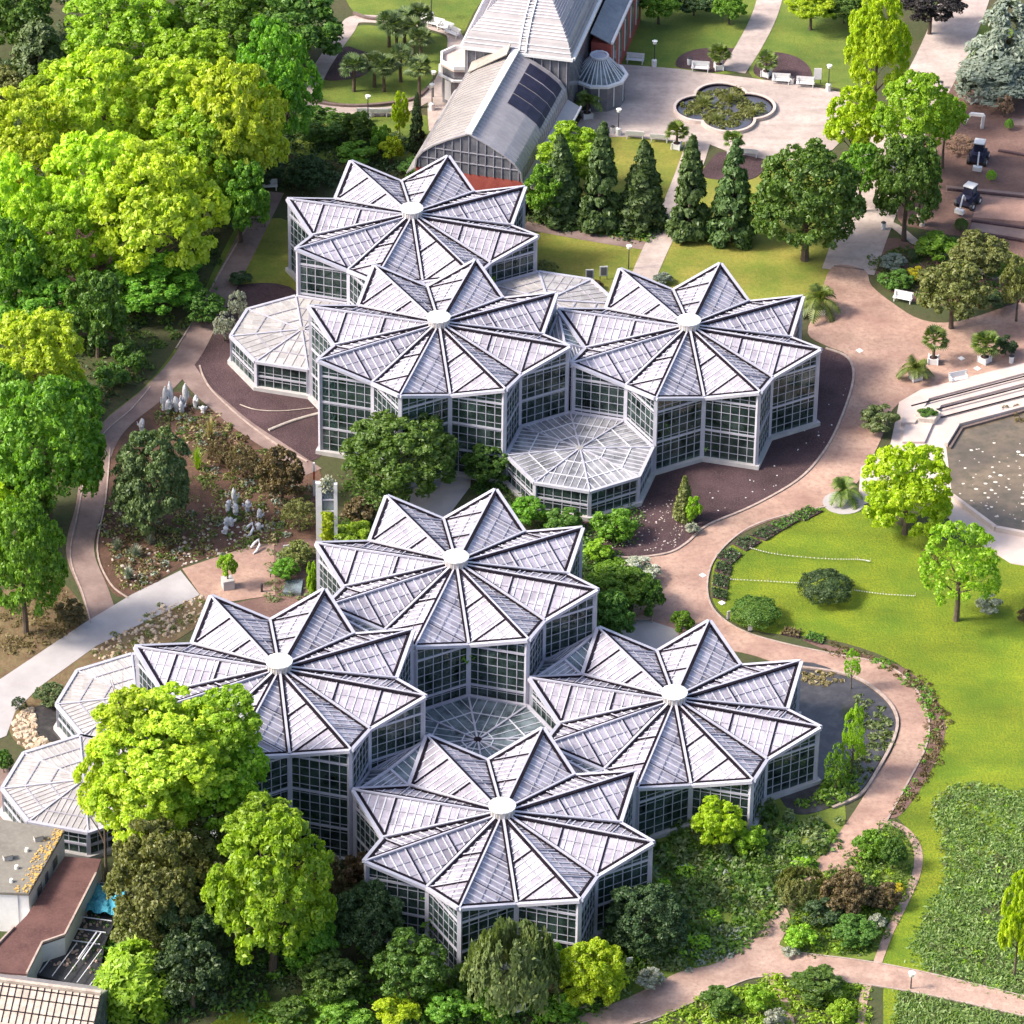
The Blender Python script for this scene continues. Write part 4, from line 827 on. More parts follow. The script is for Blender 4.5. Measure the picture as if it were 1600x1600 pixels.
def make_cedar(name, seed, n, size, tiers=9, drp=0.45):
    """unit cedar / weeping conifer: long drooping boughs with hanging sprays"""
    rs = np.random.RandomState(seed); P = []; N_ = []
    for i in range(tiers*9):
        z = rs.uniform(-.75, .95); R = math.sqrt(max(0.02, 1-(max(z, -.2))**2))*rs.uniform(.7, 1.05); a = rs.uniform(0, 2*PI)
        k = int(n/(tiers*9)); t = rs.uniform(.25, 1, k)**.7; da = rs.normal(size=k)*.16
        x = R*t*np.cos(a+da); y = R*t*np.sin(a+da); zz = z-drp*(t**2)*R+rs.normal(size=k)*.045
        P.append(np.stack([x, y, zz], 1)); N_.append(np.tile([math.cos(a)*.5, math.sin(a)*.5, .9], (k, 1))+rs.normal(size=(k, 3))*.1)
    return leaves_mesh(name, np.concatenate(P), np.concatenate(N_), size, rs, 2.2, 0.5)
def make_dome(name, seed, n, size):
    rs = np.random.RandomState(seed); d = unit(rs.normal(size=(n, 3))); d[:, 2] = np.where(d[:, 2] < -.35, -d[:, 2], d[:, 2])
    a = np.arctan2(d[:, 1], d[:, 0]); r = 1+.07*np.sin(a*5+3*d[:, 2]+seed)+.05*np.sin(a*9-6*d[:, 2])+.04*np.sin(11*d[:, 2]+a*3)
    return leaves_mesh(name, d*(r*rs.uniform(.84, 1, n))[:, None], d, size, rs, 1.5, .6)
def make_willow(name, seed, n, size):
    rs = np.random.RandomState(seed); P = []; N_ = []
    for i in range(170):
        a = rs.uniform(0, 2*PI); h = rs.uniform(0.05, 1)**.6; r0 = math.sqrt(1-h*h*.85)*rs.uniform(.5, .98); k = n//170
        t = rs.uniform(0, 1, k); x = (r0+.12*t)*np.cos(a+rs.normal(size=k)*.06); y = (r0+.12*t)*np.sin(a+rs.normal(size=k)*.06); z = h-t*rs.uniform(.35, .7)+rs.normal(size=k)*.02
        P.append(np.stack([x, y, z], 1)); N_.append(np.tile([math.cos(a), math.sin(a), .5], (k, 1)))
    return leaves_mesh(name, np.concatenate(P), np.concatenate(N_), size, rs, 2.6, 0.4, vert=0.7)
def make_tuft(name, seed, n, size):
    """unit grass tuft: blades fanning out of one root"""
    rs = np.random.RandomState(seed); q = MB()
    for i in range(n):
        a = rs.uniform(0, 2*PI); l = rs.uniform(.2, 1); s = size*rs.uniform(.7, 1.3); tip = Vector((math.cos(a)*l, math.sin(a)*l, rs.uniform(.35, 1.1)*(1.15-l*.55)))
        mid = Vector((tip.x*.4, tip.y*.4, tip.z*.72)); w_ = Vector((-math.sin(a), math.cos(a), 0))*s; r0 = Vector((math.cos(a), math.sin(a), 0))*.08
        q.add([r0-w_, r0+w_, mid+w_, mid-w_, tip], [(0, 1, 2, 3), (3, 2, 4)])
    return q.mesh(name)
CR = {
 'big': [crown_mesh('crown', 11+i, 16000, 0.054, lobes=22, sub=17, lr=(.24, .40), sr=(.2, .36), jitter=.85, inner=.08) for i in range(3)],
 'dense': [crown_mesh('crown', 31+i, 16000, 0.050, lobes=32, sub=12, lr=(.26, .36), sr=(.24, .4), jitter=.75, inner=.1) for i in range(2)],
 'mid': [crown_mesh('crown', 51+i, 8000, 0.076, lobes=14, sub=14, sr=(.22, .38), jitter=.85, inner=.1) for i in range(3)],
 'shrub': [crown_mesh('crown', 71+i, 2600, 0.125, lobes=9, sub=7, lr=(.34, .5), inner=.1) for i in range(4)],
 'dome': [make_dome('crown', 81+i, 7000, 0.06) for i in range(2)],
 'sparse': [crown_mesh('crown', 91, 5600, 0.055, lobes=22, sub=6, lr=(.2, .34), inner=.12, jitter=1.0)],
 'spire': [make_spire('crown', 101+i, 9000, 0.16) for i in range(2)],
 'cedar': [make_cedar('crown', 111+i, 9000, 0.085) for i in range(2)],
 'willow': [make_willow('crown', 121, 8500, 0.055)],
 'tuft': [make_tuft('blades', 131+i, 150, 0.02) for i in range(2)],
}
def trunk_mesh(seed, hfrac=1.0, branches=7):
    """unit trunk: height 1 up to the crown centre, forking into limbs that reach the crown's lobes"""
    r = random.Random(seed); q = MB()
    q.tube([(0, 0, 0), (0.01, 0.01, .35), (0.0, 0.02, .7), (0.02, 0, 1.0), (0.0, 0.01, 1.35)], [.055, .042, .034, .026, .008], 8)
    for i in range(branches):
        a = i*2*PI/branches+r.uniform(-.4, .4); z0 = r.uniform(.5, .95); l = r.uniform(.35, .6); z1 = z0+r.uniform(.2, .55)
        m_ = (math.cos(a)*l*.45, math.sin(a)*l*.45, (z0+z1)/2+.03); e = (math.cos(a)*l, math.sin(a)*l, z1)
        q.tube([(0.005, 0.005, z0), m_, e], [.02, .013, .004], 5)
        for s_ in (-.5, .5): q.tube([m_, (math.cos(a+s_)*l*.85, math.sin(a+s_)*l*.85, z1+.05)], [.009, .003], 4)
    return q.mesh('trunk')
TR = [trunk_mesh(200+i) for i in range(3)]
_q = MB(); _q.tube([(0, 0, 0), (0, 0, .3), (0, 0, .9)], [.022, .016, .003], 7); TS = _q.mesh('trunk')
_cnt = {}
def pick(kind):
    i = _cnt.get(kind, 0); _cnt[kind] = i+1; return CR[kind][i % len(CR[kind])], i
SIN, COS = math.sin(PITCH), math.cos(PITCH)
def tree(name, cx, cy, wpx, hpx, leaf, kind, clear, label, cat='tree', group=None, flat=None):
    """cx, cy, wpx, hpx: the crown's outline in the photo; clear: free trunk below the crown (metres)"""
    s = pxm(cy+hpx*0.4); R = wpx/2/s; hh = hpx/2/s
    Rz = math.sqrt(max(hh*hh-(R*SIN)**2, (0.45*R*COS)**2))/COS
    me, i = pick(kind)
    if kind == 'spire':
        H = hpx/s/COS*0.93; p = at(cx, cy+hpx/2-wpx*SIN*.35, 0); rt = empty(name, (p.x, p.y, 0), 0, label, cat, group)
        link('foliage', me, LV[leaf], rt, (0, 0, 0.1), i*1.3, (R, R, H/4.4), own=True)
        link('trunk', TS, M['bark'], rt, (0, 0, 0), 0, (H, H, H)); return rt
    if kind == 'tuft':
        p = at(cx, cy+hpx/2-wpx*SIN*.35, 0); rt = link(name, me, LV[leaf], None, (p.x, p.y, 0.02), i*1.1, (R, R, max(.3, hpx/s/COS*.75)), own=True)
        return put(rt, label, cat, group)
    clear = clear if group == 'trees in front of the lower left glasshouses' else clear*.22 if group == G1 else clear*0.5 if clear > 2.5 else clear*.7; zc = max(Rz*0.93+clear, 0.3); p = at(cx, cy, zc); rt = empty(name, (p.x, p.y, 0), 0, label, cat, group)
    link('crown' if cat == 'tree' else 'foliage', me, LV[leaf], rt, (0, 0, zc), i*2.1, (R, R, Rz), own=True)
    th = zc; 
    link('trunk' if cat == 'tree' else 'stem', TR[i % 3], M['bark'], rt, (0, 0, 0), i*1.0, (min(R*1.3, th*1.2), min(R*1.3, th*1.2), th*0.85)); return rt

G1 = 'tall trees massed on the left'
for a in [
 ('deciduous_tree', 455, 40, 190, 150, 'deep', 'mid', 3, 'dark green tree at the top of the left wood beside the park path', 'tree', G1),
 ('deciduous_tree', 345, 45, 190, 150, 'green', 'big', 5, 'mid-green tree at the very top of the left wood', 'tree', G1),
 ('deciduous_tree', 190, 45, 210, 170, 'ygreen', 'big', 6, 'yellow-green tree touching the top edge, left wood', 'tree', G1),
 ('deciduous_tree', 20, 25, 130, 130, 'deep', 'mid', 3, 'dark tree in the top left corner', 'tree', G1),
 ('conifer', 62, 80, 95, 105, 'cedar', 'cedar', 2, 'small grey-green conifer in the dark gap at the upper left', 'tree', G1),
 ('deciduous_tree', 5, 130, 80, 60, 'olive', 'mid', 1, 'olive low tree at the left edge under the grey-green conifer', 'tree', G1),
 ('deciduous_tree', 430, 140, 150, 220, 'green', 'big', 6, 'fresh green tree whose crown overhangs the park path', 'tree', G1),
 ('deciduous_tree', 150, 175, 210, 210, 'yellow', 'big', 8, 'brightest yellow crown in the left wood', 'tree', G1),
 ('deciduous_tree', 262, 175, 200, 190, 'yellow', 'big', 9, 'second yellow crown, right of the brightest one', 'tree', G1),
 ('deciduous_tree', 45, 235, 190, 200, 'yellow', 'big', 8, 'yellow tree whose crown runs off the left edge', 'tree', G1),
 ('deciduous_tree', 365, 210, 190, 230, 'yellow', 'big', 8, 'large yellow-green tree above the white bench', 'tree', G1),
 ('deciduous_tree', 375, 310, 110, 130, 'green', 'mid', 4, 'small green tree at the right foot of the left wood, near the path', 'tree', G1),
 ('deciduous_tree', 150, 300, 190, 210, 'yellow', 'big', 9, 'broad yellow-green tree in the middle of the left wood', 'tree', G1),
 ('deciduous_tree', 20, 330, 130, 180, 'yellow', 'mid', 8, 'yellow tree cut by the left edge above the bare trunks', 'tree', G1),
 ('deciduous_tree', 245, 335, 230, 240, 'yellow', 'big', 7, 'big round tree with knobbly yellow-green crown facing the rear glasshouse', 'tree', G1),
 ('deciduous_tree', 235, 440, 180, 120, 'green', 'big', 2.5, 'low green crown tucked under the big knobbly tree', 'tree', G1),
 ('deciduous_tree', 22, 420, 110, 160, 'green', 'mid', 6, 'green tree at the left edge beside the bare woodland floor', 'tree', G1),
 ('deciduous_tree', 150, 488, 112, 140, 'deep', 'mid', 3, 'dark green tree standing alone over the shady grass', 'tree', G1),
 ('deciduous_tree', 55, 565, 175, 180, 'yellow', 'big', 6, 'yellow-topped tree over the darker dense one at the left edge', 'tree', G1),
 ('deciduous_tree', 70, 700, 205, 250, 'green', 'dense', 3, 'dense rounded green tree filling the left edge at mid height', 'tree', G1),
 ('deciduous_tree', 35, 880, 145, 230, 'green', 'dense', 3, 'rounded green tree at the left edge above the grey ramp', 'tree', G1),
 ('deciduous_tree', -20, 800, 110, 120, 'lime', 'mid', 4, 'sunlit tree peeping in at the left edge above the rounded one', 'tree', G1),
 ('deciduous_tree', 95, 400, 150, 170, 'ygreen', 'big', 3, 'yellow-green tree standing over the brown woodland floor', 'tree', G1),
 ('deciduous_tree', 310, 260, 190, 190, 'ygreen', 'big', 5, 'yellow-green crown between the big knobbly tree and the park path', 'tree', G1),
 ('deciduous_tree', 95, 150, 130, 120, 'ygreen', 'mid', 4, 'yellow-green crown just below the grey-green conifer', 'tree', G1),
 ('deciduous_tree', 300, 110, 170, 150, 'ygreen', 'big', 4, 'yellow-green crown behind the second yellow crown', 'tree', G1),
 ('deciduous_tree', 65, 480, 150, 120, 'green', 'mid', 1, 'green tree between the bare woodland floor and the yellow-topped tree', 'tree', G1),
 ('deciduous_tree', 110, 635, 110, 110, 'green', 'mid', 1, 'green tree bulging out right of the dense rounded tree', 'tree', G1),
 ('deciduous_tree', 10, 640, 110, 150, 'green', 'mid', 1, 'green tree cut by the left edge beside the dense rounded tree', 'tree', G1),
 ('deciduous_tree', 30, 770, 120, 120, 'deep', 'mid', 1, 'deep green tree at the left edge between the two rounded ones', 'tree', G1),
 ('deciduous_tree', 320, 480, 70, 60, 'deep', 'mid', .5, 'small deep green tree low by the left path', 'tree', G1),
 ('pendulous_tree', 237, 755, 140, 185, 'cedar', 'dense', 0.3, 'broad grey-green conifer filling the middle of the cactus bed', 'tree', None),
 ('broadleaf_tree', 625, 712, 195, 160, 'deep', 'dense', 1.0, 'broad dark green tree against the front of the middle glasshouse', 'tree', None),
 ('deciduous_tree', 262, 1165, 250, 190, 'yellow', 'big', 10, 'big sunlit tree that hides the left end of the front group', 'tree', 'trees in front of the lower left glasshouses'),
 ('deciduous_tree', 205, 1130, 120, 110, 'yellow', 'mid', 13, 'yellow left top of the clump before the lower octagons', 'tree', 'trees in front of the lower left glasshouses'),
 ('deciduous_tree', 350, 1125, 130, 110, 'ygreen', 'mid', 13, 'yellow-green right top of the clump covering the tallest house', 'tree', 'trees in front of the lower left glasshouses'),
 ('deciduous_tree', 225, 1250, 180, 170, 'yellow', 'big', 7, 'yellow-green crown below the sunlit clump, left of the tallest house', 'tree', 'trees in front of the lower left glasshouses'),
 ('deciduous_tree', 320, 1220, 190, 170, 'ygreen', 'big', 7, 'greener crown between the sunlit clump and the tallest house', 'tree', 'trees in front of the lower left glasshouses'),
 ('deciduous_tree', 250, 1380, 180, 210, 'olive', 'big', 2, 'brownish olive tree below the sunlit clump', 'tree', 'trees in front of the lower left glasshouses'),
 ('deciduous_tree', 425, 1395, 220, 260, 'ygreen', 'big', 1.5, 'large fresh green tree in front of the tall glass wall', 'tree', 'trees in front of the lower left glasshouses'),
 ('deciduous_tree', 410, 1290, 130, 100, 'ygreen', 'mid', 9, 'sunlit top of the fresh green tree before the tall glass wall', 'tree', 'trees in front of the lower left glasshouses'),
 ('deciduous_tree', 160, 1230, 90, 150, 'yellow', 'mid', 6, 'yellow left flank of the clump beside the lower octagon', 'tree', 'trees in front of the lower left glasshouses'),
 ('deciduous_tree', 300, 1310, 170, 150, 'olive', 'mid', 3, 'dull green crown in the shade beneath the sunlit clump', 'tree', 'trees in front of the lower left glasshouses'),
 ('deciduous_tree', 300, 1440, 130, 150, 'dark', 'mid', 1, 'dark crown between brownish olive and fresh green trees', 'tree', 'trees in front of the lower left glasshouses'),
 ('deciduous_tree', 370, 1200, 110, 130, 'ygreen', 'mid', 8, 'yellow-green crown touching the left wall of the tallest house', 'tree', 'trees in front of the lower left glasshouses'),
 ('deciduous_tree', 235, 1450, 130, 110, 'olive', 'mid', .5, 'olive crown low beside the cold frame', 'tree', 'trees in front of the lower left glasshouses'),
 ('deciduous_tree', 480, 1470, 100, 110, 'green', 'mid', .5, 'green crown at the right foot of the fresh green tree', 'tree', 'trees in front of the lower left glasshouses'),
 ('bamboo_clump', 210, 1520, 140, 120, 'ygreen', 'cedar', 0.6, 'yellow-green fan-leaved clump beside the little greenhouse', 'tree', None),
 ('deciduous_tree', 300, 1520, 130, 130, 'dark', 'mid', 1, 'dark shaded tree between the fan-leaved clump and the fresh green tree', 'tree', None),
 ('yew_tree', 575, 1440, 125, 145, 'dark', 'dense', 0.4, 'near-black upright evergreen left of the nearest star house', 'tree', None),
 ('yew_tree', 500, 1380, 90, 110, 'brown', 'mid', 0.4, 'brown-black shrub tree in the shade of the tall glass wall', 'tree', None),
 ('deciduous_tree', 640, 1510, 130, 120, 'deep', 'mid', 0.8, 'dark green tree left of the willow-like shrub', 'tree', None),
 ('deciduous_tree', 520, 1530, 110, 90, 'deep', 'mid', 0.5, 'dark green bushy tree by the lower edge, right of the fresh green tree', 'tree', None),
 ('willow_tree', 800, 1520, 165, 165, 'willow', 'willow', 0.2, 'grey-green willow-like tree against the nearest star house', 'tree', None),
 ('laurel_tree', 925, 1520, 120, 125, 'lime', 'dense', 0.3, 'bright green rounded evergreen right of the willow-like tree', 'tree', None),
 ('yew_tree', 1010, 1440, 150, 130, 'dark', 'dense', 0.3, 'blackish green tree between nearest star house and path', 'tree', None),
 ('golden_tree', 1418, 768, 165, 165, 'lime', 'big', 0.2, 'vivid lime-yellow tree beside the basin', 'tree', None),
 ('bare_tree', 1500, 885, 145, 165, 'ygreen', 'sparse', 1.7, 'airy thin-leaved tree with visible trunk on the lawn', 'tree', None),
 ('deciduous_tree', 1372, 75, 110, 190, 'lime', 'big', 5, 'tall lime-green tree at the top edge beside the avenue', 'tree', 'trees beside the plaza and avenue'),
 ('deciduous_tree', 1335, 190, 100, 120, 'lime', 'mid', 4, 'lime-green lower crown hiding the plaza corner', 'tree', 'trees beside the plaza and avenue'),
 ('deciduous_tree', 1430, 185, 140, 150, 'ygreen', 'big', 7, 'olive-yellow tree standing in front of the avenue', 'tree', 'trees beside the plaza and avenue'),
 ('deciduous_tree', 1478, 180, 70, 70, 'ygreen', 'mid', 8, 'small yellow-green crown at the right of the olive-yellow tree', 'tree', 'trees beside the plaza and avenue'),
 ('deciduous_tree', 1418, 285, 125, 160, 'deep', 'big', 3, 'dark green lower tree left of the brown beds', 'tree', 'trees beside the plaza and avenue'),
 ('deciduous_tree', 1440, 270, 70, 80, 'green', 'mid', 7, 'mid-green tuft on top of the dark tree by the brown beds', 'tree', 'trees beside the plaza and avenue'),
 ('beech_tree', 1262, 315, 190, 195, 'deep', 'dense', 1.2, 'wide dark green tree at the right end of the conifer row', 'tree', None),
 ('deciduous_tree', 1345, 265, 80, 90, 'green', 'mid', 4, 'green crown between wide dark tree and avenue', 'tree', 'trees beside the plaza and avenue'),
 ('copper_beech', 1455, 5, 110, 75, 'copper', 'mid', 4, 'blackish purple tree at the top edge left of the avenue', 'tree', None),
 ('blue_cedar', 1575, 55, 130, 120, 'blue', 'cedar', 4, 'silvery blue cedar in the top right corner, upper boughs', 'tree', 'silver cedars in the top right corner'),
 ('blue_cedar', 1560, 110, 130, 70, 'blue', 'cedar', 2, 'silvery blue cedar with low spreading boughs above the brown beds', 'tree', 'silver cedars in the top right corner'),
 ('deciduous_tree', 1268, 8, 85, 55, 'lime', 'mid', 2.5, 'small lime tree at the top edge right of the plaza path', 'tree', None),
 ('deciduous_tree', 1320, 12, 80, 50, 'deep', 'mid', 1.0, 'dark tree at the top edge behind the small lime tree', 'tree', None),
 ('deciduous_tree', 1030, 5, 70, 60, 'green', 'mid', 1, 'green tree at the top edge above the north lawn, left one', 'tree', 'trees along the top of the north lawn'),
 ('deciduous_tree', 1085, 0, 80, 50, 'dark', 'mid', 1, 'dark tree at the top edge above the north lawn, middle one', 'tree', 'trees along the top of the north lawn'),
 ('deciduous_tree', 1140, 10, 60, 50, 'green', 'mid', 1, 'green tree at the top edge beside the plaza path', 'tree', 'trees along the top of the north lawn'),
 ('deciduous_tree', 895, 240, 125, 105, 'ygreen', 'mid', 4.5, 'yellow-green tree behind the left conifers beside the barrel roof', 'tree', None),
 ('deciduous_tree', 852, 300, 70, 90, 'green', 'mid', 1, 'mid-green tree in the corner between brick gable and conifers', 'tree', None),
 ('olive_tree', 1490, 455, 122, 105, 'olive', 'mid', 2.0, 'olive tree with visible trunk on the red paving', 'tree', None),
 ('olive_tree', 1530, 397, 105, 80, 'olive', 'mid', 1.0, 'larger olive tree behind the one on the paving', 'tree', None),
 ('olive_tree', 1592, 445, 62, 95, 'olive', 'mid', 1.5, 'olive tree cut by the right edge', 'tree', None),
 ('deciduous_tree', 1592, 1440, 68, 180, 'lime', 'mid', 0.6, 'lime-yellow tree cut by the right edge beside the meadow', 'tree', None),
 ('deciduous_tree', 1120, 1285, 90, 85, 'lime', 'mid', 0.9, 'bright yellow-green small tree under the low star house', 'tree', None),
 ('deciduous_tree', 970, 915, 120, 85, 'green', 'mid', 1.2, 'green tree right of the upper front star house', 'tree', 'trees between the two star groups'),
 ('deciduous_tree', 950, 965, 90, 90, 'deep', 'mid', 1.2, 'deep green tree below the green one by the upper front star', 'tree', 'trees between the two star groups'),
 ('swamp_cypress', 1334, 1155, 44, 125, 'ygreen', 'sparse', 0.3, 'taller feathery young cypress in the pond', 'tree', 'young cypresses in the pond'),
 ('swamp_cypress', 1308, 1200, 46, 84, 'green', 'sparse', 0.2, 'smaller feathery cypress at the pond, left one', 'tree', 'young cypresses in the pond'),
 ('swamp_cypress', 1332, 1040, 30, 60, 'ygreen', 'sparse', 1.0, 'slim young cypress at the upper edge of the pond', 'tree', 'young cypresses in the pond'),
 ('columnar_tree', 625, 178, 30, 75, 'lime', 'mid', 0.3, 'narrow lime-green column of foliage left of the barrel roof', 'tree', None),
 ('columnar_tree', 651, 195, 24, 90, 'dark', 'spire', 0, 'black-green narrow cypress beside the lime-green column', 'tree', None),
 ('deciduous_tree', 612, 232, 42, 42, 'lime', 'shrub', 0.5, 'round lime-green small tree behind the rearmost star', 'tree', None),
]: tree(*a)
GC = 'row of dark pyramidal conifers'
for cx, cy, wd, ht, lb in [(878, 290, 68, 135, 'dark pyramidal conifer nearest the brick gable'), (935, 285, 66, 155, 'dark pyramidal conifer, second from the brick gable'), (1003, 300, 72, 130, 'dark pyramidal conifer just left of the white path'),
        (1076, 302, 62, 158, 'dark pyramidal conifer just right of the white path'), (1141, 312, 66, 158, 'dark pyramidal conifer beside the wide dark tree')]:
    tr_ = tree('pyramidal_conifer', cx, cy, wd*(.92+.16*random.Random(cx+5).random()), ht*(.97+.06*random.Random(cx+7).random()), 'conifer', 'spire', 0, lb, 'tree', GC); tr_.rotation_euler = (random.Random(cx).uniform(-.03, .03), random.Random(cx+1).uniform(-.035, .035), random.Random(cx+2).uniform(0, 6))
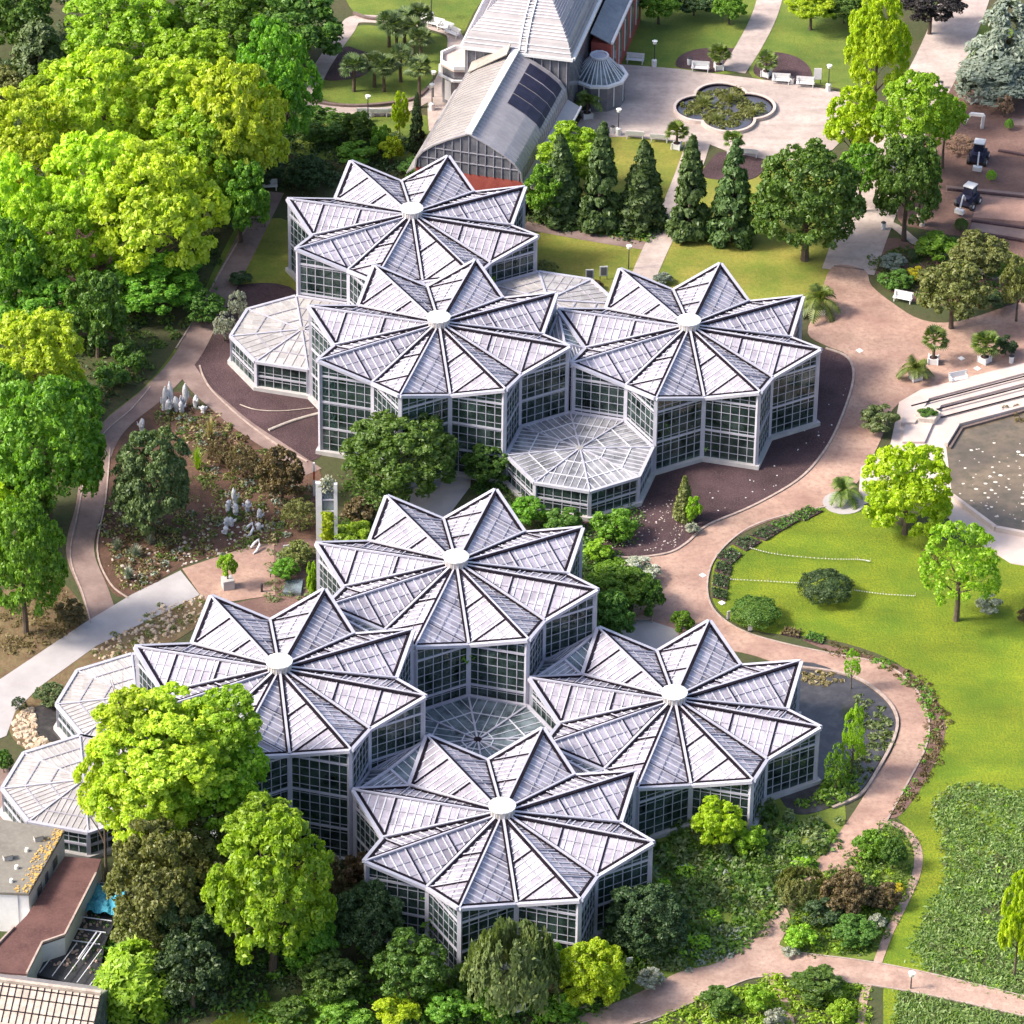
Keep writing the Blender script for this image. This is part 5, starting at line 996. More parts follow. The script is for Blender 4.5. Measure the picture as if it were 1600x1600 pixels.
# shrubs
for a in [
 ('shrub', 762, 725, 85, 75, 'deep', 'mid', 0.1, 'dark glossy shrub left of the streaked octagon glasshouse'),
 ('shrub', 822, 800, 70, 55, 'green', 'shrub', 0.1, 'fresh green shrub under the streaked octagon, left one'),
 ('shrub', 880, 815, 70, 50, 'deep', 'shrub', 0.1, 'dark green shrub under the streaked octagon, middle one'),
 ('shrub', 960, 820, 75, 60, 'green', 'shrub', 0.1, 'leafy green shrub at the corner of the dark soil bed'),
 ('shrub', 935, 860, 50, 40, 'ygreen', 'shrub', 0.1, 'yellow-green shrub beside the upper front star house'),
 ('conifer_shrub', 1068, 782, 32, 68, 'olive', 'spire', 0, 'slim olive conifer in the dark soil bed'),
 ('conifer_shrub', 1084, 798, 28, 50, 'ygreen', 'shrub', 0, 'yellow-green shrub leaning on the slim olive conifer'),
 ('shrub', 1082, 826, 26, 22, 'bloom', 'shrub', 0, 'small grey-green shrub at the tip of the dark soil bed'),
 ('shrub', 1000, 890, 70, 45, 'bloom', 'shrub', 0.2, 'pale-flowered bush beside the junction of paths'),
 ('shrub', 1018, 935, 45, 70, 'deep', 'shrub', 0.1, 'dark green shrub at the edge of the grey gravel'),
 ('shrub', 1066, 972, 42, 42, 'green', 'shrub', 0, 'round spiky shrub behind the low star house'),
 ('dome_shrub', 1290, 918, 86, 56, 'dark', 'dome', 0, 'flattened dark domed bush in the middle of the lawn'),
 ('dome_shrub', 1180, 957, 78, 52, 'deep', 'dome', 0, 'domed green bush at the lawn edge by the path'),
 ('shrub', 1372, 655, 68, 52, 'willow', 'shrub', 0.2, 'soft grey-green shrub at the terrace corner'),
 ('shrub', 1172, 1312, 58, 55, 'ygreen', 'shrub', 0.1, 'yellow-green shrub right of the small bright tree'),
 ('shrub', 1255, 1385, 90, 65, 'olive', 'willow', 0.1, 'brown-olive arching shrub covering the path junction, left one'),
 ('shrub', 1320, 1395, 90, 75, 'brown', 'mid', 0.1, 'brown-olive shrub in the middle of the island bed'),
 ('shrub', 1360, 1320, 60, 50, 'green', 'shrub', 0.1, 'grassy green shrub at the top of the island bed'),
 ('shrub', 1395, 1335, 50, 55, 'deep', 'shrub', 0.1, 'dark green shrub at the right side of the island bed'),
 ('shrub', 1400, 1390, 34, 20, 'gold', 'shrub', 0, 'small yellow-flowering shrub at the right of the island bed'),
 ('shrub', 1380, 1400, 60, 50, 'brown', 'shrub', 0.1, 'brown shrub beside the small yellow-flowering one'),
 ('shrub', 1370, 1440, 34, 26, 'bloom', 'shrub', 0, 'white-flecked small shrub by the meadow footpath'),
 ('shrub', 1335, 1455, 80, 55, 'deep', 'mid', 0.1, 'dark green shrub at the bottom of the island bed'),
 ('shrub', 1250, 1465, 55, 45, 'ygreen', 'shrub', 0.1, 'lime-green low shrub at the tip of the island bed'),
 ('shrub', 1235, 1487, 32, 14, 'bloom', 'shrub', 0, 'whitish creeping plant at the corner of the path junction'),
 ('shrub', 1285, 1425, 70, 50, 'dark', 'shrub', 0.1, 'blackish shrub between the two brown-olive ones'),
 ('shrub', 1275, 1538, 95, 30, 'deep', 'shrub', 0.1, 'low dark shrub in the strip south of the lower path'),
 ('shrub', 1125, 1565, 70, 50, 'deep', 'shrub', 0.1, 'dark mounded shrub south of the lower path, left one'),
 ('shrub', 1185, 1560, 50, 50, 'ygreen', 'shrub', 0.1, 'pale green shrub right of the dark mounded one'),
 ('shrub', 1210, 1590, 40, 36, 'bloom', 'shrub', 0.1, 'white-flecked shrub at the bottom edge'),
 ('shrub', 1315, 1580, 50, 40, 'ygreen', 'shrub', 0.1, 'yellow-green shrub at the bottom edge before the small footpath'),
 ('shrub', 1015, 1530, 50, 40, 'bloom', 'shrub', 0.1, 'white-flowering shrub beside the white notice by the path'),
 ('shrub', 985, 1400, 55, 40, 'bloom', 'shrub', 1.6, 'white-flowering shrub on top of the blackish tree'),
 ('shrub', 870, 1575, 70, 50, 'green', 'shrub', 0.1, 'green shrub at the foot of the bright rounded evergreen'),
 ('shrub', 770, 1570, 70, 60, 'green', 'shrub', 0.1, 'light green shrub left of the open white notice board'),
 ('shrub', 700, 1575, 80, 60, 'green', 'shrub', 0.1, 'leafy shrub at the bottom edge, third from the notice board'),
 ('shrub', 620, 1580, 80, 60, 'lime', 'shrub', 0.1, 'lime-green shrub at the bottom edge'),
 ('shrub', 540, 1590, 90, 60, 'green', 'shrub', 0.1, 'mid-green shrub at the bottom edge next to the lawn corner'),
 ('shrub', 450, 1580, 70, 50, 'deep', 'shrub', 0.1, 'dark shrub above the bright lawn corner'),
 ('shrub', 730, 1530, 60, 60, 'deep', 'shrub', 0.1, 'dark shrub pressed against the willow-like tree'),
 ('shrub', 865, 1510, 50, 80, 'green', 'shrub', 0.1, 'green shrub between willow-like tree and bright evergreen'),
 ('shrub', 560, 1355, 60, 60, 'brown', 'shrub', 0.1, 'brownish shrub at the foot of the nearest star house'),
 ('shrub', 440, 742, 82, 95, 'brown', 'mid', 0.2, 'dark brown-green shrub beside the white path posts'),
 ('shrub', 468, 805, 70, 60, 'olive', 'sparse', 0.3, 'thin olive shrub below the dark brown-green one'),
 ('shrub', 465, 865, 55, 45, 'olive', 'shrub', 0.2, 'olive shrub in the court left of the upper front star'),
 ('shrub', 445, 890, 50, 40, 'green', 'shrub', 0.1, 'grey-green shrub behind the little court pond'),
 ('shrub', 488, 915, 22, 85, 'ygreen', 'shrub', 0.1, 'yellow-green climber against the left wall of the upper front star'),
 ('shrub', 555, 835, 75, 32, 'ygreen', 'shrub', 0.1, 'yellow-green low shrub between white pillars and star roof'),
 ('shrub', 560, 800, 60, 50, 'brown', 'shrub', 0.1, 'reddish brown shrub right of the white pillars'),
 ('shrub', 420, 760, 30, 25, 'straw', 'tuft', 0.1, 'straw-coloured spiky plant in the cactus bed, right side'),
 ('pampas_grass', 328, 668, 36, 50, 'straw', 'tuft', 0, 'straw-coloured grass tussock near the wrapped cacti'),
 ('pampas_grass', 309, 715, 38, 52, 'ygreen', 'tuft', 0, 'yellow-green grass tussock beside the broad grey-green conifer'),
 ('shrub', 345, 705, 50, 50, 'brown', 'sparse', 0.1, 'bare twiggy shrub beside the grass tussocks, upper'),
 ('shrub', 378, 720, 60, 60, 'brown', 'sparse', 0.1, 'bare reddish twiggy shrub in the middle of the cactus bed'),
 ('shrub', 372, 480, 40, 60, 'bloom', 'sparse', 0.1, 'grey twiggy shrub left of the white octagon, upper one'),
 ('shrub', 350, 510, 40, 50, 'bloom', 'sparse', 0.1, 'grey twiggy shrub left of the white octagon, lower one'),
 ('shrub', 375, 435, 40, 20, 'dark', 'shrub', 0.1, 'low dark shrub beside the left path near the octagon'),
 ('shrub', 200, 895, 30, 34, 'blue', 'tuft', 0, 'blue-green rosette plant beside the path, lowest of three'),
 ('shrub', 212, 862, 34, 30, 'blue', 'tuft', 0, 'blue-green rosette plant, largest of three by the path'),
 ('shrub', 235, 845, 28, 22, 'blue', 'tuft', 0, 'blue-green rosette plant under the broad grey-green conifer'),
 ('shrub', 182, 850, 26, 30, 'blue', 'tuft', 0, 'bluish spiky plant at the kerb of the cactus bed'),
 ('shrub', 175, 590, 60, 50, 'deep', 'shrub', 0.1, 'dark hedge-like shrub at the edge of the shady grass, lower'),
 ('shrub', 200, 560, 60, 60, 'deep', 'shrub', 0.1, 'dark hedge-like shrub at the edge of the shady grass, upper'),
 ('shrub', 480, 270, 80, 60, 'dark', 'mid', 0.4, 'blackish shrub mass behind the white bench near the rear star'),
 ('shrub', 415, 270, 60, 40, 'dark', 'shrub', 0.4, 'blackish shrub under the left wood near the white bench'),
 ('shrub', 500, 195, 100, 50, 'deep', 'mid', 0.4, 'dark hedge below the park path, left part'),
 ('shrub', 560, 200, 60, 60, 'deep', 'shrub', 0.4, 'dark upright shrub below the park path'),
 ('shrub', 555, 240, 70, 44, 'green', 'shrub', 0.4, 'green shrub directly behind the rearmost star house'),
 ('shrub', 595, 215, 40, 50, 'green', 'shrub', 0.4, 'green shrub left of the round lime-green tree'),
 ('shrub', 650, 262, 60, 30, 'deep', 'shrub', 0.1, 'dark shrub at the left corner of the glass gable'),
 ('shrub', 1395, 410, 50, 34, 'blue', 'shrub', 0.1, 'silvery low shrub in the bed right of the avenue'),
 ('shrub', 1425, 400, 24, 22, 'dark', 'dome', 0.0, 'clipped dark ball in the bed right of the avenue'),
 ('shrub', 1432, 427, 34, 24, 'gold', 'shrub', 0.0, 'vivid yellow-flowering shrub in the bed'),
 ('shrub', 1400, 437, 60, 30, 'deep', 'shrub', 0.1, 'dark green low shrub along the red paving'),
 ('shrub', 1465, 385, 80, 40, 'green', 'shrub', 0.1, 'leafy green shrub left of the larger olive tree'),
 ('shrub', 1452, 432, 50, 30, 'olive', 'shrub', 0.1, 'olive shrub beside the vivid yellow one'),
 ('shrub', 1560, 470, 50, 30, 'dark', 'shrub', 0.1, 'dark shrub in the shade of the right olive trees'),
 ('shrub', 1572, 540, 40, 36, 'dark', 'shrub', 0.1, 'dark shrub right of the potted palms'),
 ('shrub', 1502, 352, 22, 22, 'deep', 'dome', 0.0, 'clipped ball shrub beside the lower dark machine'),
 ('shrub', 1549, 275, 16, 18, 'ygreen', 'dome', 0.0, 'small yellow-edged ball shrub by the brown beds'),
 ('shrub', 1577, 195, 14, 18, 'green', 'dome', 0.0, 'small green cone shrub on the upper brown bed'),
 ('dry_shrub', 1500, 225, 58, 30, 'tan', 'sparse', 0.1, 'tan leafless bush left of the upper dark machine'),
 ('dry_shrub', 1570, 165, 36, 40, 'tan', 'sparse', 0.1, 'tan leafless bush below the silver cedar'),
 ('shrub', 1035, 435, 34, 24, 'blue', 'shrub', 0.0, 'grey-blue shrub behind the tip of the right star house'),
 ('shrub', 932, 445, 24, 18, 'brown', 'shrub', 0.0, 'small brown shrub by the two framed boards'),
 ('shrub', 850, 420, 50, 26, 'olive', 'sparse', 0.0, 'thin olive shrub on the grass behind the rear stars'),
 ('shrub', 1455, 870, 40, 30, 'brown', 'sparse', 0.1, 'thin brown shrub left of the airy lawn tree'),
 ('shrub', 1545, 945, 46, 36, 'bloom', 'shrub', 0.1, 'dark shrub with pale flowers right of the airy lawn tree'),
 ('shrub', 1600, 960, 26, 26, 'brown', 'shrub', 0.1, 'reddish shrub at the right edge of the lawn'),
 ('shrub', 80, 1085, 60, 36, 'cedar', 'shrub', 0.1, 'dark green shrub on the rockery beside the rock pool'),
 ('shrub', 30, 1100, 30, 26, 'dark', 'sparse', 0.1, 'thin dark shrub on the rockery by the ramp'),
 ('shrub', 5, 1190, 34, 40, 'deep', 'shrub', 0.1, 'dark green shrub at the left edge below the ramp'),
 ('shrub', 108, 960, 60, 50, 'brown', 'shrub', 0.1, 'brown-green shrub on the slope above the ramp'),
 ('shrub', 905, 165, 10, 10, 'deep', 'shrub', 0, 'tiny shrub at the plaza corner'),
]: tree(*a, cat='shrub', group='garden shrubs and bushes')
for a in [(935, 62, 50, 26, 'dark fan-leaved palm bush behind the conservatory')]:
    pass
# undergrowth nobody could count
def inside(poly, x, y):
    c = False; n = len(poly)
    for i in range(n):
        x1, y1 = poly[i]; x2, y2 = poly[(i+1) % n]
        if (y1 > y) != (y2 > y) and x < (x2-x1)*(y-y1)/(y2-y1)+x1: c = not c
    return c
def cover(name, poly_px, n, leaf, label, cat, hmax=0.9, size=0.16, seed=1, clump=1.1, dens=26, aspect=1.8, z0=0.03):
    """low planting over a bed: overlapping leafy clumps of different height, one object"""
    rs = np.random.RandomState(seed); pp = [(at(*p).x, at(*p).y) for p in poly_px]; xs = [p[0] for p in pp]; ys = [p[1] for p in pp]
    P = []; N_ = []; k = 0
    while k < n:
        x, y = rs.uniform(min(xs), max(xs)), rs.uniform(min(ys), max(ys))
        if not inside(pp, x, y): continue
        x += rs.normal()*.25; y += rs.normal()*.25; k += 1; r = clump*rs.uniform(.35, 1); h = hmax*rs.uniform(.25, 1); d = unit(rs.normal(size=(dens, 3))); d[:, 2] = np.abs(d[:, 2])
        P.append(np.array([x, y, z0])+d*np.array([r, r, h])*rs.uniform(.7, 1, dens)[:, None]); N_.append(d+np.array([0, 0, .5]))
    o = link(name, leaves_mesh(name, np.concatenate(P), unit(np.concatenate(N_)), size, rs, aspect, .7), LV[leaf]); return put(o, label, cat, kind='stuff')
slope = [(930, 1300), (1060, 1250), (1180, 1262), (1240, 1278), (1300, 1278), (1318, 1295), (1272, 1355), (1210, 1420), (1160, 1480), (1060, 1510), (980, 1545), (900, 1590), (870, 1400)]
cover('ground_cover', slope, 300, 'deep', 'mixed dark green planting on the slope between pond and path', 'ground cover', 0.9, 0.32, 3)
cover('ground_cover', [(1000, 1330), (1150, 1330), (1250, 1290), (1300, 1300), (1260, 1360), (1200, 1420), (1130, 1440), (1050, 1400)], 120, 'willow', 'grey-green planting in the middle of the slope', 'ground cover', 0.6, 0.2, 4)
cover('ground_cover', [(1060, 1500), (1160, 1440), (1175, 1460), (1130, 1500), (1070, 1515)], 40, 'blue', 'silvery edging plants along the lower path', 'ground cover', 0.4, 0.18, 5, 0.7)
cover('ground_cover', [(1370, 1290), (1400, 1295), (1425, 1330), (1420, 1370), (1385, 1450), (1362, 1495), (1250, 1485), (1222, 1470), (1240, 1430), (1290, 1375), (1340, 1330)], 240, 'deep', 'green planting filling the island bed', 'ground cover', 0.6, 0.18, 6)
cover('ground_cover', [(1040, 1590), (1130, 1550), (1200, 1532), (1330, 1542), (1352, 1545), (1340, 1640), (1000, 1640)], 260, 'ygreen', 'yellow-green planting south of the lower path', 'ground cover', 0.5, 0.18, 7)
cover('ground_cover', [(480, 1540), (700, 1540), (900, 1560), (960, 1570), (880, 1620), (480, 1640)], 260, 'deep', 'dark undergrowth along the bottom edge', 'ground cover', 0.6, 0.2, 8)
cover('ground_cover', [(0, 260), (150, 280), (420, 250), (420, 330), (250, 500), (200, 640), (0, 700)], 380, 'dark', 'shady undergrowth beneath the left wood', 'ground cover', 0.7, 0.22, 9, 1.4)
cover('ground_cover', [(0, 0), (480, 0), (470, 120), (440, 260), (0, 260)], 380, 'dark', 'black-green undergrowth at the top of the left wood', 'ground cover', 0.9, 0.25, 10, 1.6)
cover('ground_cover', [(450, 205), (680, 215), (650, 260), (560, 290), (430, 300), (420, 260)], 160, 'dark', 'dark shrubbery floor behind the rearmost star house', 'ground cover', 1.0, 0.22, 11)
cover('ground_cover', [(835, 310), (1000, 340), (1030, 365), (1000, 378), (835, 350)], 90, 'dark', 'low dark growth at the feet of the left conifers', 'ground cover', 0.8, 0.2, 12)
cover('ground_cover', [(1350, 405), (1450, 375), (1600, 425), (1600, 470), (1440, 468), (1380, 445)], 170, 'deep', 'mixed low planting in the bed right of the avenue', 'ground cover', 0.5, 0.16, 13, 0.8)
cover('ground_cover', [(190, 900), (170, 850), (250, 820), (340, 850), (280, 880), (215, 920)], 110, 'brown', 'brownish low plants at the bottom of the cactus bed', 'ground cover', 0.4, 0.14, 14, 0.6)
cover('ground_cover', [(260, 640), (330, 650), (430, 715), (480, 780), (400, 790), (300, 700)], 100, 'brown', 'reddish brown twiggy growth in the cactus bed', 'ground cover', 0.45, 0.14, 15, 0.6)
cover('ground_cover', [(740, 740), (840, 770), (920, 790), (1000, 780), (990, 850), (900, 850), (820, 800), (740, 780)], 130, 'deep', 'dark planting at the foot of the streaked octagon', 'ground cover', 0.6, 0.18, 16)
cover('ground_cover', [(905, 850), (990, 875), (1000, 960), (930, 1000), (900, 920)], 120, 'deep', 'undergrowth below the trees between the star groups', 'ground cover', 0.9, 0.2, 17)
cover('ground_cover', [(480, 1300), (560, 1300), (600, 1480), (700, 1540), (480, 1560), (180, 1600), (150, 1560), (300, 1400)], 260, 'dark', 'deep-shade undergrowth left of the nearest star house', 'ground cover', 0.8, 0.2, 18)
cover('ground_cover', [(0, 940), (90, 910), (130, 980), (40, 1030), (0, 1040)], 80, 'brown', 'dry brownish plants on the bank above the ramp', 'ground cover', 0.4, 0.14, 19, 0.7)
cover('ground_cover', [(420, 860), (490, 860), (500, 960), (420, 950)], 70, 'willow', 'grey-green plants in the small court', 'ground cover', 0.5, 0.14, 20, 0.6)
cover('ground_cover', [(540, 740), (640, 760), (600, 850), (530, 850)], 90, 'deep', 'dark growth right of the white pillars', 'ground cover', 0.7, 0.18, 21)
cover('lily_pads', [(1345, 1085), (1375, 1090), (1396, 1120), (1392, 1150), (1360, 1205), (1330, 1220), (1345, 1150)], 60, 'willow', 'pale lily pads covering the right part of the pond', 'water plants', 0.07, 0.3, 22, 0.6, 12, z0=0.07)
cover('lily_pads', [(1250, 1052), (1310, 1052), (1315, 1070), (1255, 1070)], 22, 'straw', 'straw-coloured water plants at the top of the pond', 'water plants', 0.1, 0.25, 23, 0.5, 14, z0=0.07)
cover('reeds', [(1290, 1225), (1330, 1200), (1340, 1240), (1300, 1262), (1250, 1262)], 60, 'green', 'green reeds at the lower end of the pond', 'reeds', 0.8, 0.2, 24, 0.6)
def meadow(name, poly_px, n, label, seed, leaf='meadow', h=0.14, size=0.17):
    rs = np.random.RandomState(seed); pp = [(at(*p).x, at(*p).y) for p in poly_px]; xs = [p[0] for p in pp]; ys = [p[1] for p in pp]
    X = rs.uniform(min(xs), max(xs), n*3); Y = rs.uniform(min(ys), max(ys), n*3); c = np.array([inside(pp, x, y) for x, y in zip(X, Y)]); X, Y = X[c][:n], Y[c][:n]; m = len(X)
    hh = h*(0.55+0.45*np.sin(X*1.3+2*np.sin(Y*.9))*np.cos(Y*1.1+X*.4))
    cl = np.sin(X*2.3+3*np.sin(Y*1.7))*np.sin(Y*2.1+2*np.sin(X*1.9)); X = X+rs.normal(size=m)*.35; Y = Y+rs.normal(size=m)*.35; hh = hh+.12*cl
    keep = (np.sin(X*.55+2*np.sin(Y*.4))*np.sin(Y*.5+1.7*np.sin(X*.45)) > -.55) | (rs.uniform(0, 1, m) < .35); X, Y, hh = X[keep], Y[keep], hh[keep]; m = len(X)
    P = np.stack([X, Y, np.abs(hh)*rs.uniform(.1, 1, m)+.02], 1)
    o = link(name, leaves_mesh(name, P, unit(rs.normal(size=(m, 3))*.8+np.array([0, 0, .9])), size, rs, 2.6, .7), LV[leaf]); return put(o, label, 'meadow', kind='stuff')
meadow('meadow_grass', smooth([(1462, 1270), (1475, 1238), (1520, 1226), (1580, 1240), (1640, 1250), (1660, 1400), (1640, 1555), (1560, 1545), (1450, 1512), (1425, 1492), (1448, 1430), (1478, 1372), (1476, 1318)]), 24000, 'long grey-green meadow grass on the lower right', 31)
meadow('meadow_grass', [(1402, 1552), (1440, 1560), (1560, 1585), (1640, 1602), (1640, 1680), (1390, 1680)], 8000, 'long meadow grass in the bottom right corner', 32)
LV['quat'] = LV['olive']
for (x, y, wpx, hpx) in [(1140, 157, 46, 26), (1100, 165, 50, 22), (1120, 190, 44, 18), (1178, 180, 40, 16)]:
    tree('water_plants', x, y, wpx, hpx, 'olive', 'tuft', 0, {1140: 'tallest clump of water plants in the four-lobed basin', 1100: 'clump of water plants in the left lobe of the basin', 1120: 'clump of water plants in the front lobe of the basin', 1178: 'small clump of water plants in the right lobe of the basin'}[x], 'water plants', 'plants growing in the four-lobed basin')
cover('water_plants', [(1066, 158), (1100, 152), (1112, 142), (1150, 142), (1164, 154), (1198, 166), (1196, 186), (1160, 190), (1146, 202), (1104, 200), (1098, 184), (1068, 180)], 170, 'olive', 'matted water plants filling the middle of the basin', 'water plants', 0.35, 0.18, 41, 0.6, z0=0.17)
# planting inside the star houses, seen through the glass
for k_, (x, y, zi) in STARS.items():
    rs = np.random.RandomState(60+ord(k_)); P = []; N_ = []
    for i in range(95):
        a = rs.uniform(0, 2*PI); r = 8.9*math.sqrt(rs.uniform(.25, 1)); h = rs.uniform(.1, .85)*zi; R = rs.uniform(.8, 1.7); n = 60
        d = unit(rs.normal(size=(n, 3))); P.append(np.array([x+r*math.cos(a), y+r*math.sin(a), h])+d*np.array([R, R, R*.8])*rs.uniform(.6, 1, n)[:, None]); N_.append(d)
    o = link('tropical_planting', leaves_mesh('tropical_planting', np.concatenate(P), unit(np.concatenate(N_)), .42, rs, 2, .7), LV['green'])
    put(o, 'tropical foliage seen through the glass walls of the '+{'A': 'rearmost star house', 'B': 'middle rear star house', 'C': 'right rear star house', 'D': 'upper front star house', 'E': 'tallest star house', 'F': 'pond-side star house', 'G': 'nearest star house'}[k_], 'foliage', kind='stuff')
def pebbles(name, poly_px, n, mat, label, cat, seed, smin=.05, smax=.2, z=0.03, flat=.5):
    r = random.Random(seed); pp = [(at(*p).x, at(*p).y) for p in poly_px]; xs = [p[0] for p in pp]; ys = [p[1] for p in pp]; q = MB(); k = 0
    while k < n:
        x, y = r.uniform(min(xs), max(xs)), r.uniform(min(ys), max(ys))
        if not inside(pp, x, y): continue
        k += 1; s = r.uniform(smin, smax)*r.uniform(.5, 1); m = r.choice((5, 6)); a0 = r.random()*6
        v = [(x+s*math.cos(a0+2*PI*i/m)*r.uniform(.7, 1.1), y+s*math.sin(a0+2*PI*i/m)*r.uniform(.6, 1), z) for i in range(m)]
        v2 = [(x+(p[0]-x)*.6, y+(p[1]-y)*.6, z+s*flat*r.uniform(.7, 1.3)) for p in v]
        q.add(v+v2, [tuple(range(m, 2*m))]+[(i, (i+1) % m, m+(i+1) % m, m+i) for i in range(m)])
    return put(q.build(name, mat), label, cat, kind='stuff')
pebbles('rocks', [(250, 950), (315, 930), (325, 960), (240, 1015), (160, 1045), (140, 1020)], 260, M['rock'], 'pale broken rocks on the bank between ramp and star house', 'rocks', 1, .08, .38)
pebbles('rocks', [(20, 1130), (50, 1100), (60, 1150), (90, 1165), (60, 1178), (25, 1160)], 200, M['rock'], 'pale boulders around the small rock pool', 'rocks', 2, .12, .5)
pebbles('rocks', [(280, 850), (400, 790), (440, 840), (300, 880), (190, 920), (170, 860)], 160, M['stone'], 'scattered brownish stones in the cactus bed', 'rocks', 3, .08, .28)
pebbles('gravel_litter', [(1000, 790), (1060, 780), (1070, 850), (1030, 862), (930, 855), (980, 830)], 160, M['stone'], 'pale litter on the tip of the dark soil bed', 'gravel', 4, .04, .14)
pebbles('gravel_litter', [(1100, 760), (1200, 740), (1300, 600), (1325, 600), (1290, 690), (1200, 770), (1110, 812)], 26, M['white'], 'few white pebbles on the dark bare soil bed', 'gravel', 5, .06, .13)
pebbles('floating_leaves', [(1490, 720), (1520, 690), (1640, 680), (1640, 830), (1560, 815), (1495, 770)], 110, M['petal'], 'pale leaves floating on the brown basin', 'floating leaves', 6, .06, .28, 0.105, .06)
# water-lily like stem between twigs at the basin's far corner
cover('reeds', [(1570, 640), (1640, 628), (1640, 650), (1590, 662)], 26, 'brown', 'dark reeds in the far corner of the brown basin', 'reeds', 0.5, 0.15, 44, 0.5)
# ------------------------------------------------------------------ palms, furniture and small things
def frond_mesh(seed, n=20, fan=False, tilt=0.5):
    r = random.Random(seed); q = MB()
    for k in range(n):
        a = 2*PI*k/n*2.618+r.uniform(-.2, .2); el = r.uniform(.05, 1.25) if not fan else r.uniform(-.4, 1.2); L_ = r.uniform(.8, 1.05)
        dx, dy = math.cos(a), math.sin(a); sdv = Vector((-dy, dx, 0))
        if fan:
            st = Vector((dx*math.cos(el), dy*math.cos(el), math.sin(el)))*L_*.5; m = 9
            dirv = st.normalized(); up = dirv.cross(sdv)
            for j in range(m):
                t = (j-(m-1)/2)/(m-1)*2.6; d2 = dirv*math.cos(t)+sdv*math.sin(t); e = st+d2*L_*.5+Vector((0, 0, -.08)); wv = d2.cross(up).normalized()*.05
                q.add([st, st+d2*L_*.28-wv, e, st+d2*L_*.28+wv], [(0, 1, 2, 3)])
            q.bar((0, 0, 0), st, .03, .03)
        else:
            pts = []
            for j in range(9):
                t = j/8; rr = L_*(math.cos(el)*t*(1-.12*t)); z = L_*(math.sin(el)*t-.75*t*t*(1.1-.35*el)); pts.append(Vector((dx*rr, dy*rr, z)))
            for j in range(8):
                p, p2 = pts[j], pts[j+1]; d = (p2-p)
                for sg in (-1, 1):
                    for f in (0, .5):
                        b0 = p+d*f; t = (j+f)/8; wl = .24*(math.sin(PI*min(1, t*.9+.12))**.6); e = b0+d.normalized()*wl*.55+sdv*sg*wl+Vector((0, 0, -.10*wl-.04))
                        q.add([b0, b0+d*.55, e+d*.12, e], [(0, 1, 2, 3)])
                q.bar(p, p2, .022, .022)
    return q.mesh('fronds')
PF = [frond_mesh(1, 19), frond_mesh(2, 17), frond_mesh(3, 34, True), frond_mesh(4, 28, True)]
def palm(x, y, h, R, fan, label, tub=None, name='palm', group=None, cat='palm', leaf='palm', trunk=.13, seed=0):
    p = at(x, y, 0); rt = empty(name, (p.x, p.y, 0), seed, label, cat, group); base = 0.0
    if tub:
        base = .62
        q = MB(); s = tub
        if tub > 0:
            q.prism([(s*.5*math.cos(PI/4+i*PI/2)*1.3, s*.5*math.sin(PI/4+i*PI/2)*1.3) for i in range(4)], 0.06, .62); tb = q.build('tub', M['white'], rt)
            q = MB()
            for i in range(4): a = PI/4+i*PI/2; q.box((s*.66*math.cos(a), s*.66*math.sin(a), .36), (.1, .1, .72), a)
            q.build('corner_knobs', M['white'], tb)
            q = MB(); q.prism([(s*.42*math.cos(i*PI/4), s*.42*math.sin(i*PI/4)) for i in range(8)], .6, .635); q.build('soil', M['soil'], tb)
    q = MB(); q.tube([(0, 0, base-.05), (.03, 0, base+(h-base)*.5), (0, .02, h)], [trunk*1.2, trunk, trunk*.9], 8); q.build('trunk', M['bark'], rt)
    link('fronds', PF[(2 if fan else 0)+seed % 2], LV[leaf], rt, (0, 0, h), seed, (R*1.2, R*1.2, R*1.2), own=True); return rt
GT = 'palms in white tubs'
for i, a in enumerate([
 (1280, 490, 1.7, 2.5, False, 'big feathery palm in a white tub behind the right star house', 1.1), (1318, 782, 1.2, 2.1, False, 'feathery palm in a white tub beside the lime-yellow tree', 1.0),
 (1430, 593, 1.3, 2.1, False, 'feathery palm in a white tub nearest the terrace', 1.0), (1458, 567, 2.6, 1.35, True, 'fan palm on a tall stem in a white tub near the olive tree', 1.0),
 (1538, 566, 2.0, 1.45, True, 'fan palm in a white tub furthest right on the red paving', 1.0), (917, 184, 2.0, 2.0, False, 'dark feathery palm in a white tub between palm house and plaza', 1.0),
 (1057, 232, 1.9, 1.2, True, 'fan palm in a white tub at the lower left edge of the plaza', .9), (1145, 246, 2.0, 1.2, True, 'fan palm in a white tub at the tip of the lower crescent bed', .9),
 (1123, 108, 1.8, 1.2, True, 'fan palm in a white tub on the left crescent bed', .9), (1197, 119, 1.8, 1.2, True, 'fan palm in a white tub on the right crescent bed', .9)]):
    palm(*a[:6], tub=a[6], name='potted_palm', group=GT, seed=i)
GP = 'fan palms planted on the park lawn'
for i, (x, y, lb) in enumerate([(553, 143, 'fan palm in front of the dark triangular bed'), (585, 136, 'fan palm right of the dark triangular bed'), (600, 143, 'fan palm nearest the viewer on the park lawn'), (626, 128, 'fan palm at the right end of the front row'),
        (608, 73, 'fan palm at the back left of the park lawn'), (632, 68, 'fan palm at the back of the park lawn, near the curve'), (645, 85, 'fan palm in the middle of the rear clump'), (657, 98, 'fan palm beside the path by the entrance bay'), (655, 62, 'fan palm behind the entrance bay path'), (620, 80, 'fan palm in the centre of the park lawn')]):
    palm(x, y, 2.9, 1.45, True, lb, name='fan_palm', group=GP, leaf='cedar', seed=i, trunk=.17)
palm(945, 82, .5, 2.2, False, 'low dark palm bush behind the conservatory', name='palm_bush', leaf='cedar', seed=3)
